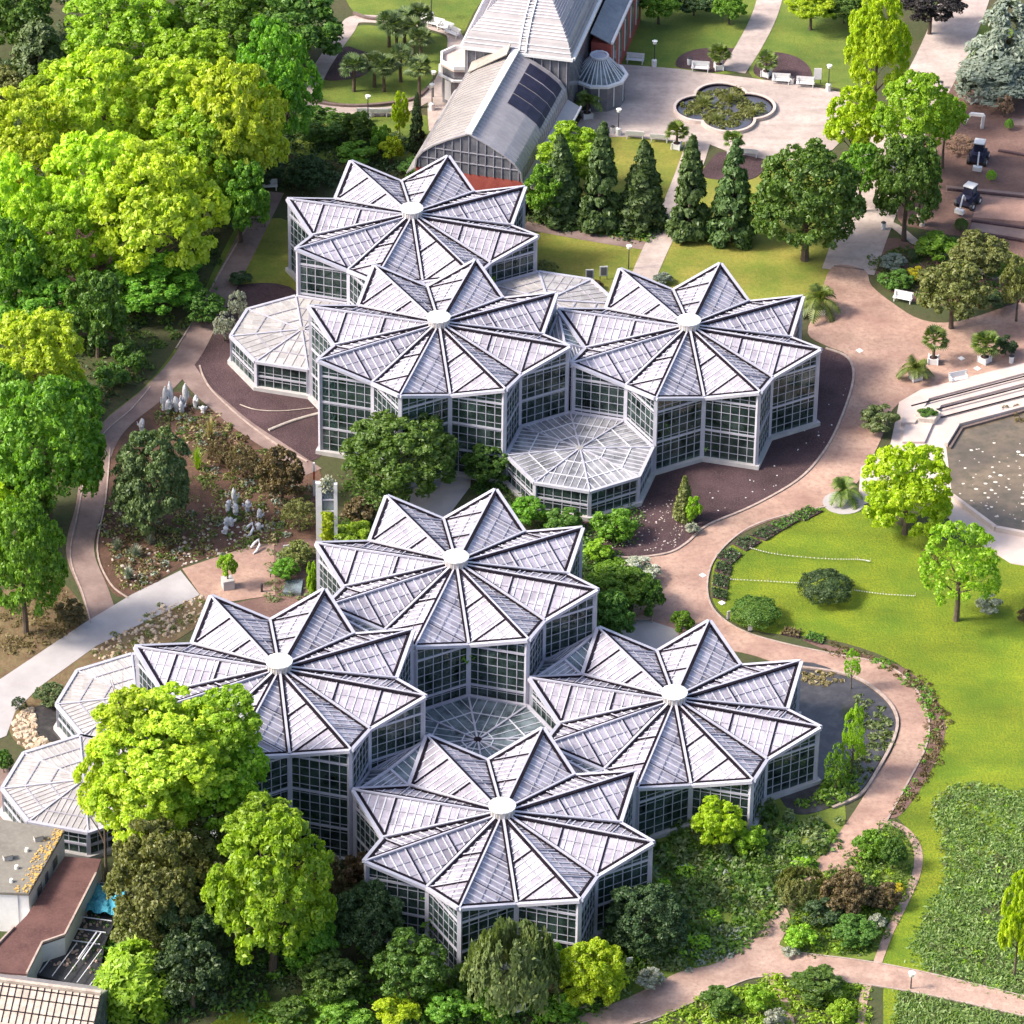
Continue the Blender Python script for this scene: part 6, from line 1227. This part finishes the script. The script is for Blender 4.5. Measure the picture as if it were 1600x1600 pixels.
palm(655, 168, 4.6, 1.5, True, 'tall fan palm above the narrow dark cypress', name='fan_palm', leaf='cedar', seed=5, trunk=.17)
# potted tree in the court
p = at(356, 918, 0); rt = empty('potted_tree', (p.x, p.y, 0), .3, 'lime-green bush in a pale grey cube planter on the red terrace', 'potted plant')
q = MB(); q.prism([(-.5, -.5), (.5, -.5), (.5, .5), (-.5, .5)], 0.05, .95); q.build('planter', M['plinth'], rt)
link('foliage', CR['shrub'][1], LV['ygreen'], rt, (0, 0, 2.3), 0, (1.0, 1.0, 1.35), own=True)
q = MB(); q.tube([(0, 0, .9), (0, 0, 2.2)], [.08, .04], 6); q.build('stem', M['bark'], rt)

def bench(x, y, rz, label, long=1.9, mat='white'):
    p = at(x, y, 0); rt = empty('garden_bench', (p.x, p.y, 0.04), rz, label, 'bench', 'white garden benches' if mat == 'white' else None)
    q = MB()
    for i in range(4): q.box((0, -.22+i*.15, .45), (long, .12, .05))
    q.build('seat', M[mat], rt); q = MB()
    for i in range(4): q.box((0, .33+i*.02, .56+i*.13), (long, .04, .11))
    q.build('backrest', M[mat], rt)
    for s in (-1, 1):
        q = MB(); q.box((s*(long/2-.15), -.2, .21), (.09, .09, .42)); q.box((s*(long/2-.15), .3, .45), (.09, .09, .9)); q.box((s*(long/2-.15), 0.05, .66), (.08, .6, .06)); q.box((s*(long/2-.15), -.2, .55), (.08, .07, .24)); q.build('leg', M[mat], rt)
for a in [(992, 99, -.15, 'white bench right of the conservatory'), (1094, 112, -.1, 'white bench in front of the left crescent bed'), (1220, 131, -.1, 'white bench in front of the right crescent bed'), (1258, 136, -.1, 'white bench at the right end of the plaza edge'),
          (992, 216, PI-.1, 'white bench at the lower plaza edge, right of the lamp'), (1030, 221, PI-.1, 'white bench left of the lower fan palm'), (1170, 244, PI-.15, 'white bench behind the lower crescent bed'),
          (664, 38, -.35, 'white bench on the park curve, furthest left'), (680, 43, -.45, 'white bench on the park curve, second from left'), (695, 49, -.6, 'white bench on the park curve, third from left'), (706, 57, -.75, 'white bench on the park curve, nearest the entrance bay'),
          (572, 180, PI, 'white bench below the park path, left one'), (592, 181, PI, 'white bench below the park path, middle one'), (608, 180, PI, 'white bench below the park path, right one'),
          (419, 297, .1, 'white bench at the end of the left path under the wood'), (1410, 472, -.35, 'long slatted bench at the planted bed by the olive tree'), (386, 318, .1, 'pale bench half hidden under the left wood'),
          (1498, 598, .35, 'short white bench on top of the terrace steps')]: bench(*a)
bench(1005, 972, .1, 'weathered wooden bench on the grey gravel', 1.8, 'wood')
bench(902, 1580, .3, 'weathered wooden bench beside the lower path', 2.0, 'wood')
def lamp(x, y, label, base=True, h=3.0):
    p = at(x, y, 0); rt = empty('park_lamp', (p.x, p.y, 0.02), 0, label, 'lamp', 'park lamps')
    q = MB(); q.tube([(0, 0, 0), (0, 0, h-.35)], [.06, .045], 8); q.build('post', M['dark'], rt)
    q = MB(); q.tube([(0, 0, h-.36), (0, 0, h-.3), (0, 0, h-.02), (0, 0, h)], [.12, .2, .24, .05], 10); q.build('lantern', M['cap'], rt)
    q = MB(); q.tube([(0, 0, h), (0, 0, h+.05)], [.3, .1], 10); q.build('hood', M['cap'], rt)
    if base: q = MB(); q.tube([(0, 0, 0), (0, 0, .75), (0, 0, .85)], [.28, .28, .12], 10); q.build('base', M['white'], rt)
for a in [(1022, 104, 'park lamp with white base at the north plaza edge'), (1294, 142, 'park lamp with white base beside the white sign'), (966, 211, 'park lamp at the lower plaza edge'), (674, 30, 'park lamp behind the curved row of benches'),
          (575, 190, 'park lamp among the benches below the park path'), (675, 172, 'park lamp left of the barrel roof'), (982, 420, 'park lamp behind the right star house', False, 2.6), (1423, 1545, 'dark lamp post beside the lower path', False, 1.6), (677, 152, 'park lamp beside the entrance bay hedge', False)]: lamp(*a)
def bin_(x, y, label, r=.25, h=.8, mat='white'):
    p = at(x, y, 0); rt = empty('litter_bin', (p.x, p.y, 0.04), 0, label, 'litter bin', 'litter bins')
    q = MB(); q.tube([(0, 0, 0), (0, 0, h*.9)], [r*.9, r], 12); q.build('drum', M[mat], rt); q = MB(); q.tube([(0, 0, h*.9), (0, 0, h)], [r*1.08, r*.7], 12); q.build('lid', M['dark'], rt)
for a in [(957, 208, 'white litter bin beside the lower plaza lamp'), (1380, 358, 'white litter bin at the avenue under the trees'), (1470, 138, 'dark-topped litter bin on the avenue'), (1580, 567, 'pale litter bin right of the potted palms'), (1077, 101, 'white litter bin left of the crescent bed bench'), (1237, 131, 'white litter bin between two benches at the plaza')]: bin_(*a)
def board(x, y, wd, ht, z0, rz, label, mat='white', name='notice_board', tilt=0, posts=True, inner=None):
    p = at(x, y, 0); rt = empty(name, (p.x, p.y, 0.02), rz, label, 'sign', 'notice boards')
    q = MB(); q.box((0, 0, z0+ht/2), (wd, .06, ht)); b_ = q.build('panel', M[mat], rt)
    if inner: q = MB(); q.box((0, -.05, z0+ht/2), (wd*.7, .04, ht*.8)); q.build('inset', M[inner], b_)
    if posts:
        for s in (-1, 1): q = MB(); q.box((s*wd*.42, 0.04, (z0+.1)/2), (.07, .05, z0+.1)); q.build('post', M['dark'], rt)
board(1277, 131, .8, 1.3, .5, 0, 'blank white upright sign beside the right plaza lamp')
board(921, 442, .8, 1.1, .4, .1, 'white-framed dark board behind the rear stars, left one', inner='gable'); board(943, 437, .8, 1.1, .4, .1, 'white-framed dark board behind the rear stars, right one', inner='gable')
board(448, 868, .6, .7, .4, .2, 'small white square sign in the court bushes', inner=None); board(427, 902, .6, .4, .4, .3, 'tiny white label sign by the red terrace')
board(983, 1518, .5, .8, .6, .2, 'white notice beside the bright rounded evergreen')
board(1138, 970, .3, .8, .2, .5, 'small white plate on the lawn corner'); board(1172, 988, .4, .6, .2, .2, 'white label in front of the domed bush')
# open book-shaped board at the bottom edge
p = at(808, 1592, 0); rt = empty('folded_notice_board', (p.x, p.y, 0), 0, 'white notice board folded like an open book at the bottom edge', 'sign')
for s in (-1, 1):
    q = MB(); c_, s_ = math.cos(s*.55), math.sin(s*.55); q.box((s*.38*c_*1.0, .38*abs(s_), 1.0), (.78, .05, .75), s*.55); pn = q.build('panel', M['white'], rt)
    q = MB()
    for k in range(4): q.box((s*.38*c_, .38*abs(s_)-.045, .78+k*.15), (.5, .02, .05), s*.55)
    q.build('text_lines', M['purlin'], pn)
q = MB(); q.box((0, .08, .4), (.08, .08, .8)); q.build('post', M['dark'], rt)
# square trial beds along the paths
GB = 'square plant beds along the path'
for i, (pts, lb, lf) in enumerate([
 ([(1233, 808), (1262, 793), (1286, 800), (1257, 815)], 'first square bed by the tub palm', 'deep'), ([(1200, 822), (1228, 808), (1250, 814), (1222, 830)], 'second square bed from the tub palm', 'deep'), ([(1172, 838), (1197, 824), (1222, 830), (1196, 846)], 'third square bed from the tub palm', 'dark'),
 ([(1143, 850), (1168, 840), (1190, 848), (1166, 862)], 'fourth square bed from the tub palm', 'dark'), ([(1120, 872), (1140, 858), (1160, 868), (1142, 884)], 'fifth square bed, where the path bends', 'dark'), ([(1116, 893), (1122, 878), (1144, 886), (1140, 902)], 'third-lowest square bed beside the path bend', 'dark'),
 ([(1113, 915), (1115, 898), (1139, 904), (1137, 922)], 'second-lowest square bed beside the path bend', 'dark'), ([(1113, 934), (1112, 919), (1136, 926), (1134, 940)], 'lowest square bed beside the path bend', 'dark'), ([(1220, 992), (1228, 982), (1252, 988), (1248, 998)], 'grey square bed right of the domed bush', 'brown'), ([(1257, 1001), (1264, 990), (1290, 996), (1284, 1008)], 'dark square bed second right of the domed bush', 'deep')]):
    c_ = [at(*p_, 0) for p_ in pts]; bd = MB(); bd.prism([(v_.x, v_.y) for v_ in c_], 0, .14); o = bd.build('square_bed', M['soil']); put(o, lb, 'plant bed', GB)
    rs = np.random.RandomState(300+i); u_ = rs.uniform(0, 1, (170, 2)); c_n = np.array([[v_.x, v_.y] for v_ in c_]); XY = (1-u_[:, :1])*(1-u_[:, 1:])*c_n[0]+u_[:, :1]*(1-u_[:, 1:])*c_n[1]+u_[:, :1]*u_[:, 1:]*c_n[2]+(1-u_[:, :1])*u_[:, 1:]*c_n[3]
    P = np.column_stack([XY, .14+rs.uniform(0, .22, 170)]); f_ = link('plants', leaves_mesh('plants', P, np.tile([0, 0, 1.0], (170, 1)), .17, rs, 1.6, .6), LV[lf], o)
# white marker ropes on the lawn
for i, (pts, lb) in enumerate([([(1172, 856), (1215, 866), (1290, 873), (1340, 874), (1360, 877)], 'upper dotted white rope across the lawn'), ([(1142, 905), (1200, 908), (1250, 911)], 'lower dotted white rope left of the dark dome'), ([(1335, 922), (1380, 928), (1430, 931)], 'lower dotted white rope right of the dark dome')]):
    c_ = [at(*p_, .25) for p_ in smooth(pts, False, 4)]; o = empty('marker_rope', (0, 0, 0), 0, lb, 'rope', 'dotted ropes on the lawn')
    q = MB(); q.tube(c_, [.012]*len(c_), 5); q.build('rope', M['cream'], o)
    for j in range(len(pts)):
        g_ = at(*pts[j], 0); q = MB(); q.tube([g_, g_+Vector((0, 0, .32))], [.03, .02], 5); q.build('peg', M['cream'], o)
    q = MB(); tot = 0
    for j in range(len(c_)-1):
        for t in np.arange(0, 1, .34): pp_ = lerp(c_[j], c_[j+1], float(t)); q.box(pp_, (.07, .07, .07))
    q.build('beads', M['white'], o)
# edging tapes by the dark soil bed on the left
for i, (pts, lb) in enumerate([([(375, 632), (400, 640), (440, 642), (490, 637)], 'upper pale string on the dark soil, left of the middle glasshouse'), ([(420, 672), (450, 660), (475, 652), (498, 646)], 'thick pale edging on the dark soil, left of the middle glasshouse')]):
    c_ = [at(*p_, .1) for p_ in smooth(pts, False, 4)]; q = MB(); r_ = .05 if i == 0 else .14; q.tube(c_, [r_]*len(c_), 6); put(q.build('soil_edging', M['stone'] if i else M['cream']), lb, 'edging')
# fleece-wrapped cacti
GW = 'white wrapped cacti'
def wrapped(x, y, h, r, tilt, label, seed):
    p = at(x, y, 0); rnd = random.Random(seed); q = MB(); n = 7; pts = []; rs_ = []
    for j in range(n):
        t = j/(n-1); pts.append(Vector((tilt*t*h*.5+rnd.uniform(-.04, .04), rnd.uniform(-.04, .04), t*h))); rs_.append(r*(.75+.35*math.sin(PI*(t*.85+.1)))*rnd.uniform(.85, 1.15) if t < .98 else r*.2)
    q.tube(pts, rs_, 9); a = rnd.uniform(0, 6)
    for k in range(2):
        a += 2.4; z0 = h*rnd.uniform(.25, .55); q.tube([Vector((0, 0, z0)), Vector((math.cos(a)*r*1.7, math.sin(a)*r*1.7, z0+.15)), Vector((math.cos(a)*r*2.0, math.sin(a)*r*2.0, z0+h*.3))], [r*.5, r*.55, r*.25], 7)
    o = q.build('wrapped_cactus', M['cactus_white'], None, (p.x, p.y, 0)); put(o, label, 'cactus', GW)
for i, (x, y, h, lb) in enumerate([(256, 640, 2.6, 'white wrapped cactus furthest left in the upper group'), (268, 636, 2.8, 'tallest white wrapped cactus of the upper group'), (262, 645, 1.5, 'low white wrapped cactus in front of the upper group'), (276, 642, 1.6, 'squat white wrapped cactus at the centre of the upper group'), (288, 636, 2.6, 'tall white wrapped cactus right of the upper group centre'), (284, 645, 1.3, 'lowest white wrapped cactus of the upper group'), (305, 637, 1.4, 'white wrapped cactus near the branch path'), (318, 645, .8, 'smallest white cactus, at the right end of the upper group'),
        (221, 672, 1.3, 'white wrapped cactus behind the broad grey-green conifer'), (367, 790, 1.9, 'tallest white wrapped cactus of the lower group'), (356, 800, 1.3, 'white wrapped cactus left of the tallest lower one'), (369, 805, 1.3, 'white wrapped cactus below the tallest lower one'), (386, 800, 1.3, 'slim white wrapped cactus in the middle of the lower group'), (406, 812, 1.2, 'slim white wrapped cactus right of the lower group'), (354, 822, 1.0, 'white wrapped cactus low on the left of the lower group'), (362, 822, 1.0, 'twin white wrapped cactus low in the lower group'), (352, 834, .8, 'squat white cactus at the lower left'), (405, 828, .8, 'squat white cactus at the lower right')]):
    wrapped(x, y, h, .22, (-1)**i*.12, lb, 400+i)
for i, (x, y, lb) in enumerate([(388, 832, 'white curled garden ornament, left of two'), (398, 858, 'white S-shaped garden ornament at the terrace edge')]):
    p = at(x, y, 0); q = MB(); pts = [p+Vector((-.35, .0, .15)), p+Vector((0, .3, .5)), p+Vector((.35, .5, .7)), p+Vector((.45, .0, .45)), p+Vector((.2, -.6, .2)), p+Vector((-.1, -.9, .1))]; q.tube(pts, [.1, .13, .13, .12, .12, .08], 7); put(q.build('garden_ornament', M['white']), lb, 'ornament', 'curled white ornaments')
# double white pillar frame with climber
pr = empty('pillar_frame', (0, 0, 0), 0, 'tall white double pillar frame with ivy, left of the upper front star', 'frame')
a0, b0 = at(499, 850, 0), at(525, 852, 0); hp = 6.6
for s, b_ in enumerate((a0, b0)):
    q = MB(); q.box((b_.x, b_.y, hp/2), (.55 if s == 0 else .32, .4, hp)); q.build('pillar', M['white'], pr)
mid_ = (a0+b0)/2; q = MB(); q.box((mid_.x, mid_.y+.1, hp/2-.3), (1.1, .1, hp-.6)); q.build('back_panel', M['clearglass'], pr)
for k in range(5): q = MB(); q.box((mid_.x+.05, mid_.y, 1.2+k*1.2), (1.15, .14, .1)); q.build('rung', M['frame'], pr)
rs = np.random.RandomState(5); P = np.column_stack([mid_.x+rs.normal(size=420)*.3, mid_.y-.1+rs.normal(size=420)*.18, rs.uniform(0, 1, 420)**1.4*3.6]); link('climber', leaves_mesh('climber', P, np.tile([0, -1.0, .4], (420, 1)), .28, rs, 1.4, .7), LV['lime'], pr)
P = np.column_stack([mid_.x+rs.normal(size=160)*.35, mid_.y+rs.normal(size=160)*.2, hp+rs.normal(size=160)*.35-.2]); link('top_growth', leaves_mesh('climber', P, np.tile([0, -1.0, .4], (160, 1)), .26, rs, 1.4, .7), LV['bloom'], pr)
p = at(491, 775, 0); o = empty('marker_post', (p.x, p.y, 0), 0, 'orange and white striped post beside the white pillar frame', 'post')
for k in range(4): q = MB(); q.box((0, 0, .45+k*.9), (.18, .18, .89)); q.build('band', M['red' if k % 2 == 0 and k else 'white'], o)
p = at(409, 925, 0); o = empty('bollard', (p.x, p.y, .04), 0, 'dark slim bollard on the red terrace', 'bollard'); q = MB(); q.tube([(0, 0, 0), (0, 0, .75)], [.11, .11], 10); q.build('post', M['dark'], o); q = MB(); q.tube([(0, 0, .76), (0, 0, .85)], [.14, .08], 10); q.build('cap', M['dark'], o)
# grating in the court and flat white covers in the paving
def flat(name, pts, z, mat, label, cat):
    c_ = [at(*p_, 0) for p_ in pts]; q = MB(); q.prism([(v_.x, v_.y) for v_ in c_], 0, z); return put(q.build(name, mat), label, cat)
flat('pond_cover', [(447, 912), (474, 910), (470, 932), (442, 930)], .35, M['clearglass'], 'dark glazed cover over the little court pond', 'cover')
for i, (x, y, lb) in enumerate([(1343, 548, 'white slab lying in the red paving near the right star'), (1502, 560, 'white slab in the red paving between the potted palms'), (1527, 576, 'small pale slab near the terrace'), (1098, 899, 'white slab on the path where it bends'), (1128, 942, 'white slab on the lawn edge below the square beds')]):
    flat('paving_slab', [(x-6, y), (x, y-3), (x+6, y+1), (x, y+4)], .07, M['white'], lb, 'paving slab')['group'] = 'white slabs in the paving'
# raised planter between the steps
p = [at(*q_, .75) for q_ in [(1430, 645), (1450, 632), (1470, 643), (1460, 655), (1435, 653)]]; pl_ = empty('step_planter', (0, 0, 0), 0, 'low evergreen planter set into the corner of the terrace steps', 'planter')
q = MB(); q.prism([(v.x, v.y) for v in p], 0, .72); q.build('kerb', M['stone'], pl_)
cx_ = sum((v for v in p), Vector())/5; link('foliage', CR['shrub'][2], LV['deep'], pl_, (cx_.x, cx_.y, .8), 0, (1.05, .8, .4), own=True)
# gravel circle under the tub palm
c_ = at(1318, 786); q = MB(); q.prism([(c_.x+1.9*math.cos(i*PI/12), c_.y+1.9*math.sin(i*PI/12)) for i in range(24)], 0, .062); o = q.build('gravel_circle', M['paving']); o['kind'] = 'structure'
# raised rows of the brown beds at the top right
for i, (pts, m_) in enumerate([([(1478, 290), (1600, 302), (1640, 305), (1640, 318), (1535, 306), (1478, 300)], 'path_shade'), ([(1530, 306), (1640, 318), (1640, 350), (1520, 340)], 'rockery_flat'), ([(1520, 345), (1640, 362), (1640, 380), (1515, 360)], 'path_shade'), ([(1580, 185), (1640, 190), (1640, 200), (1580, 196)], 'path_shade')]):
    sheet('bed_row', pts, .05+.006*i, M[m_], sm=False)
for i, (a_, b_) in enumerate((((1480, 296), (1640, 312)), ((1518, 345), (1640, 362)), ((1516, 362), (1640, 384)), ((1560, 235), (1640, 250)))):
    q = MB(); q.bar(at(*a_, .12), at(*b_, .12), .3, .25); q.build('bed_edging', M['soil'])['kind'] = 'structure'
# dark machines and the white bent frame
def machine(x, y, rz, label):
    p = at(x, y, 0); r_ = empty('garden_machine', (p.x, p.y, 0), rz, label, 'machine', 'dark machines on the brown beds')
    q = MB(); q.box((0, 0, .75), (1.5, 2.2, .6)); q.box((0, .75, 1.15), (1.1, .7, .3)); q.build('body', M['navy'], r_)
    q = MB(); q.box((0, -.35, 1.55), (1.0, 1.0, 1.0)); cb = q.build('cab', M['navy'], r_)
    q = MB(); q.box((0, -.35, 2.1), (1.1, 1.15, .1)); q.build('cab_roof', M['white'], cb); q = MB(); q.box((-.52, -.35, 1.6), (.04, .7, .55)); q.build('window', M['clearglass'], cb)
    for sx in (-1, 1):
        for sy in (-1, 1):
            q = MB(); q.tube([(sx*.7, sy*.75, .42), (sx*1.0, sy*.75, .42)], [.42, .42], 14); wh = q.build('wheel', M['dark'], r_); q = MB(); q.tube([(sx*1.0, sy*.75, .42), (sx*1.02, sy*.75, .42)], [.2, .2], 10); q.build('hub', M['white'], wh)
    q = MB(); q.bar((-.2, 1.0, 1.1), (-.3, 1.8, 2.0), .16, .2); q.bar((-.3, 1.8, 2.0), (-.35, 2.5, .9), .14, .16); q.box((-.35, 2.55, .6), (.9, .45, .45)); q.build('loader_arm', M['white'], r_)
machine(1528, 252, 2.9, 'dark machine with white parts, upper of two on the brown beds'); machine(1512, 320, 2.6, 'dark machine with white parts, lower one beside the clipped ball')
w_ = empty('white_arch', (0, 0, 0), 0, 'bent white frame standing on the brown bed under the silver cedar', 'frame')
for i, (a_, b_) in enumerate((((1507, 192, 0.4), (1517, 178, 1.6)), ((1517, 178, 1.6), (1537, 180, 1.8)), ((1537, 180, 1.8), (1534, 200, 0.1)))):
    q = MB(); q.bar(at(*a_), at(*b_), .3, .3); q.build('leg' if i != 1 else 'beam', M['white'], w_)
p = at(1523, 158, 0); o = empty('stone_trough', (p.x, p.y, 0), .4, 'pale stone trough beside the small lawn under the cedar', 'trough'); q = MB(); q.box((0, 0, .3), (1.4, .9, .6)); q.build('basin', M['stone'], o); q = MB(); q.box((0, 0, .62), (1.1, .6, .06)); q.build('filling', M['petal'], o)
p = at(1440, 352, 0); o = empty('stone_urn', (p.x, p.y, 0), .0, 'weathered stone urn in the bushes under the avenue trees', 'urn'); q = MB(); q.tube([(0, 0, 0), (0, 0, .3), (0, 0, .4)], [.35, .32, .2], 10); q.build('foot', M['stone'], o); q = MB(); q.tube([(0, 0, .4), (0, 0, .8), (0, 0, 1.1), (0, 0, 1.2)], [.2, .45, .55, .5], 12); q.build('bowl', M['stone'], o)
p = at(1600, 905, 0)
q = MB(); h_ = [at(*c, 0) for c in [(1118, 520), (1118, 520)]]
p = at(728, 690, 2.2); o = empty('garden_shelter', (p.x, p.y, 0), .1, 'small grey flat-roofed shelter between tree and streaked octagon', 'shelter')
q = MB(); q.box((0, 0, 2.2), (2.0, 1.6, .14)); q.build('roof', M['stone'], o)
for sx in (-1, 1):
    for sy in (-1, 1): q = MB(); q.box((sx*.85, sy*.65, 1.06), (.1, .1, 2.12)); q.build('post', M['plinth'], o)
cover('edge_planting', [(1290, 1008), (1400, 1036), (1450, 1072), (1477, 1120), (1474, 1168), (1440, 1232), (1402, 1275), (1392, 1268), (1428, 1215), (1452, 1160), (1452, 1122), (1428, 1078), (1385, 1046), (1300, 1024)], 120, 'brown', 'brownish planting strip between path and bright lawn', 'plant border', 0.3, 0.14, 51, 0.6)
cover('edge_planting', [(1290, 1010), (1400, 1038), (1450, 1078), (1470, 1120), (1450, 1190), (1400, 1268), (1392, 1268), (1428, 1215), (1450, 1160), (1450, 1122), (1428, 1078), (1385, 1046)], 50, 'green', 'green tufts in the planting strip between path and bright lawn', 'plant border', 0.3, 0.14, 52, 0.5)
# further planting layers: lighter and more varied shrubs and herbs between the larger plants
cover('ground_cover', slope, 230, 'willow', 'grey-green clumps on the slope between pond and path', 'ground cover', 0.9, 0.24, 61, 0.9)
cover('ground_cover', slope, 130, 'green', 'fresh green clumps on the slope between pond and path', 'ground cover', 0.8, 0.22, 62, 0.8)
cover('ground_cover', slope, 50, 'blue', 'silvery clumps on the slope between pond and path', 'ground cover', 0.8, 0.22, 63, 0.8)
cover('ground_cover', [(1370, 1290), (1400, 1295), (1425, 1330), (1420, 1370), (1385, 1450), (1362, 1495), (1250, 1485), (1222, 1470), (1240, 1430), (1290, 1375), (1340, 1330)], 80, 'ygreen', 'yellow-green clumps in the island bed', 'ground cover', 0.6, 0.18, 64, .8)
cactus = [(240, 650), (275, 625), (320, 640), (430, 710), (480, 760), (480, 830), (420, 850), (290, 880), (215, 920), (180, 915), (160, 860), (165, 790), (300, 800), (300, 700)]
for lf, n_, sd_, tx in (('olive', 200, 71, 'olive herbs spread over the cactus bed'), ('straw', 50, 72, 'straw-coloured dry clumps in the cactus bed'), ('blue', 70, 73, 'silvery rosettes dotted over the cactus bed'), ('deep', 90, 74, 'dark green low plants in the cactus bed'), ('tan', 40, 75, 'dry reddish stems in the cactus bed')):
    cover('bed_plants', cactus, n_, lf, tx, 'bed plants', 0.55, 0.16, sd_, 0.7, 22)
pebbles('rocks', cactus, 260, M['rock'], 'tan stones scattered through the cactus bed', 'rocks', 76, .06, .26)
cover('ground_cover', [(420, 1440), (540, 1420), (620, 1500), (760, 1540), (900, 1560), (900, 1610), (400, 1610)], 150, 'green', 'fresh green undergrowth along the bottom edge', 'ground cover', 0.9, 0.26, 77, 1.0)
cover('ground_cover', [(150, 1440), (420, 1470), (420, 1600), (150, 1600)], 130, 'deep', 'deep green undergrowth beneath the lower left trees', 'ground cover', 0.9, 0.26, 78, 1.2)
cover('ground_cover', [(0, 350), (200, 380), (330, 440), (290, 520), (200, 600), (0, 640)], 150, 'deep', 'green undergrowth at the feet of the left wood', 'ground cover', 0.9, 0.26, 79, 1.2)
cover('rockery_plants', [(250, 950), (315, 930), (325, 960), (240, 1015), (160, 1045), (140, 1020)], 40, 'olive', 'small olive plants between the rocks of the bank', 'bed plants', 0.35, 0.13, 80, 0.5)
cover('ground_cover', [(840, 300), (1000, 330), (1020, 380), (850, 355)], 60, 'deep', 'green growth between the left conifers', 'ground cover', 1.0, 0.24, 81, 1.0)

pe = at(560, 330)
for i, (x, y, z_, lb) in enumerate([(12, 1342, 4.0, 'grey rooftop box on the mossy flat roof, near the edge'), (60, 1312, 4.0, 'grey rooftop box on the mossy flat roof, near the octagon')]):
    p = at(x, y, z_); o = empty('rooftop_unit', (p.x, p.y, z_), .4, lb, 'roof unit', 'boxes on the flat roof')
    q = MB(); q.box((0, 0, .22), (.7, .5, .44)); q.build('casing', M['plinth'], o); q = MB(); q.box((0, 0, .47), (.8, .6, .06)); q.build('lid', M['flatroof'], o)

md_ = [(1462, 1270), (1475, 1238), (1520, 1226), (1580, 1240), (1640, 1250), (1660, 1400), (1640, 1555), (1560, 1545), (1450, 1512), (1425, 1492), (1448, 1430), (1478, 1372), (1476, 1318)]
cover('meadow_herbs', md_, 90, 'willow', 'grey-green taller herbs scattered in the lower right meadow', 'meadow', 0.4, 0.15, 91, .8, 24)
cover('meadow_herbs', md_, 60, 'ygreen', 'yellow-green tufts scattered in the lower right meadow', 'meadow', 0.25, 0.13, 92, .7, 20)
pebbles('pots', [(75, 1485), (110, 1462), (150, 1378), (190, 1385), (160, 1470), (150, 1535), (70, 1518)], 120, M['wood'], 'small pots and trays standing in the dark cold frame', 'flower pots', 93, .1, .24, .71, .9)
cover('frame_plants', [(75, 1485), (110, 1462), (150, 1410), (180, 1420), (160, 1470), (150, 1535), (70, 1518)], 26, 'deep', 'seedlings standing in the dark cold frame', 'seedlings', 0.3, 0.12, 94, .4, 14, z0=.71)
for lf, n_, sd_ in (('deep', 26, 95), ('willow', 22, 96), ('ygreen', 14, 97)):
    cover('tall_ground_cover', slope, n_, lf, {'deep': 'knee-high dark green bushy growth on the slope', 'willow': 'knee-high grey-green bushy growth on the slope', 'ygreen': 'knee-high yellow-green bushy growth on the slope'}[lf], 'undergrowth', 1.7, 0.2, sd_, 1.3, 130)
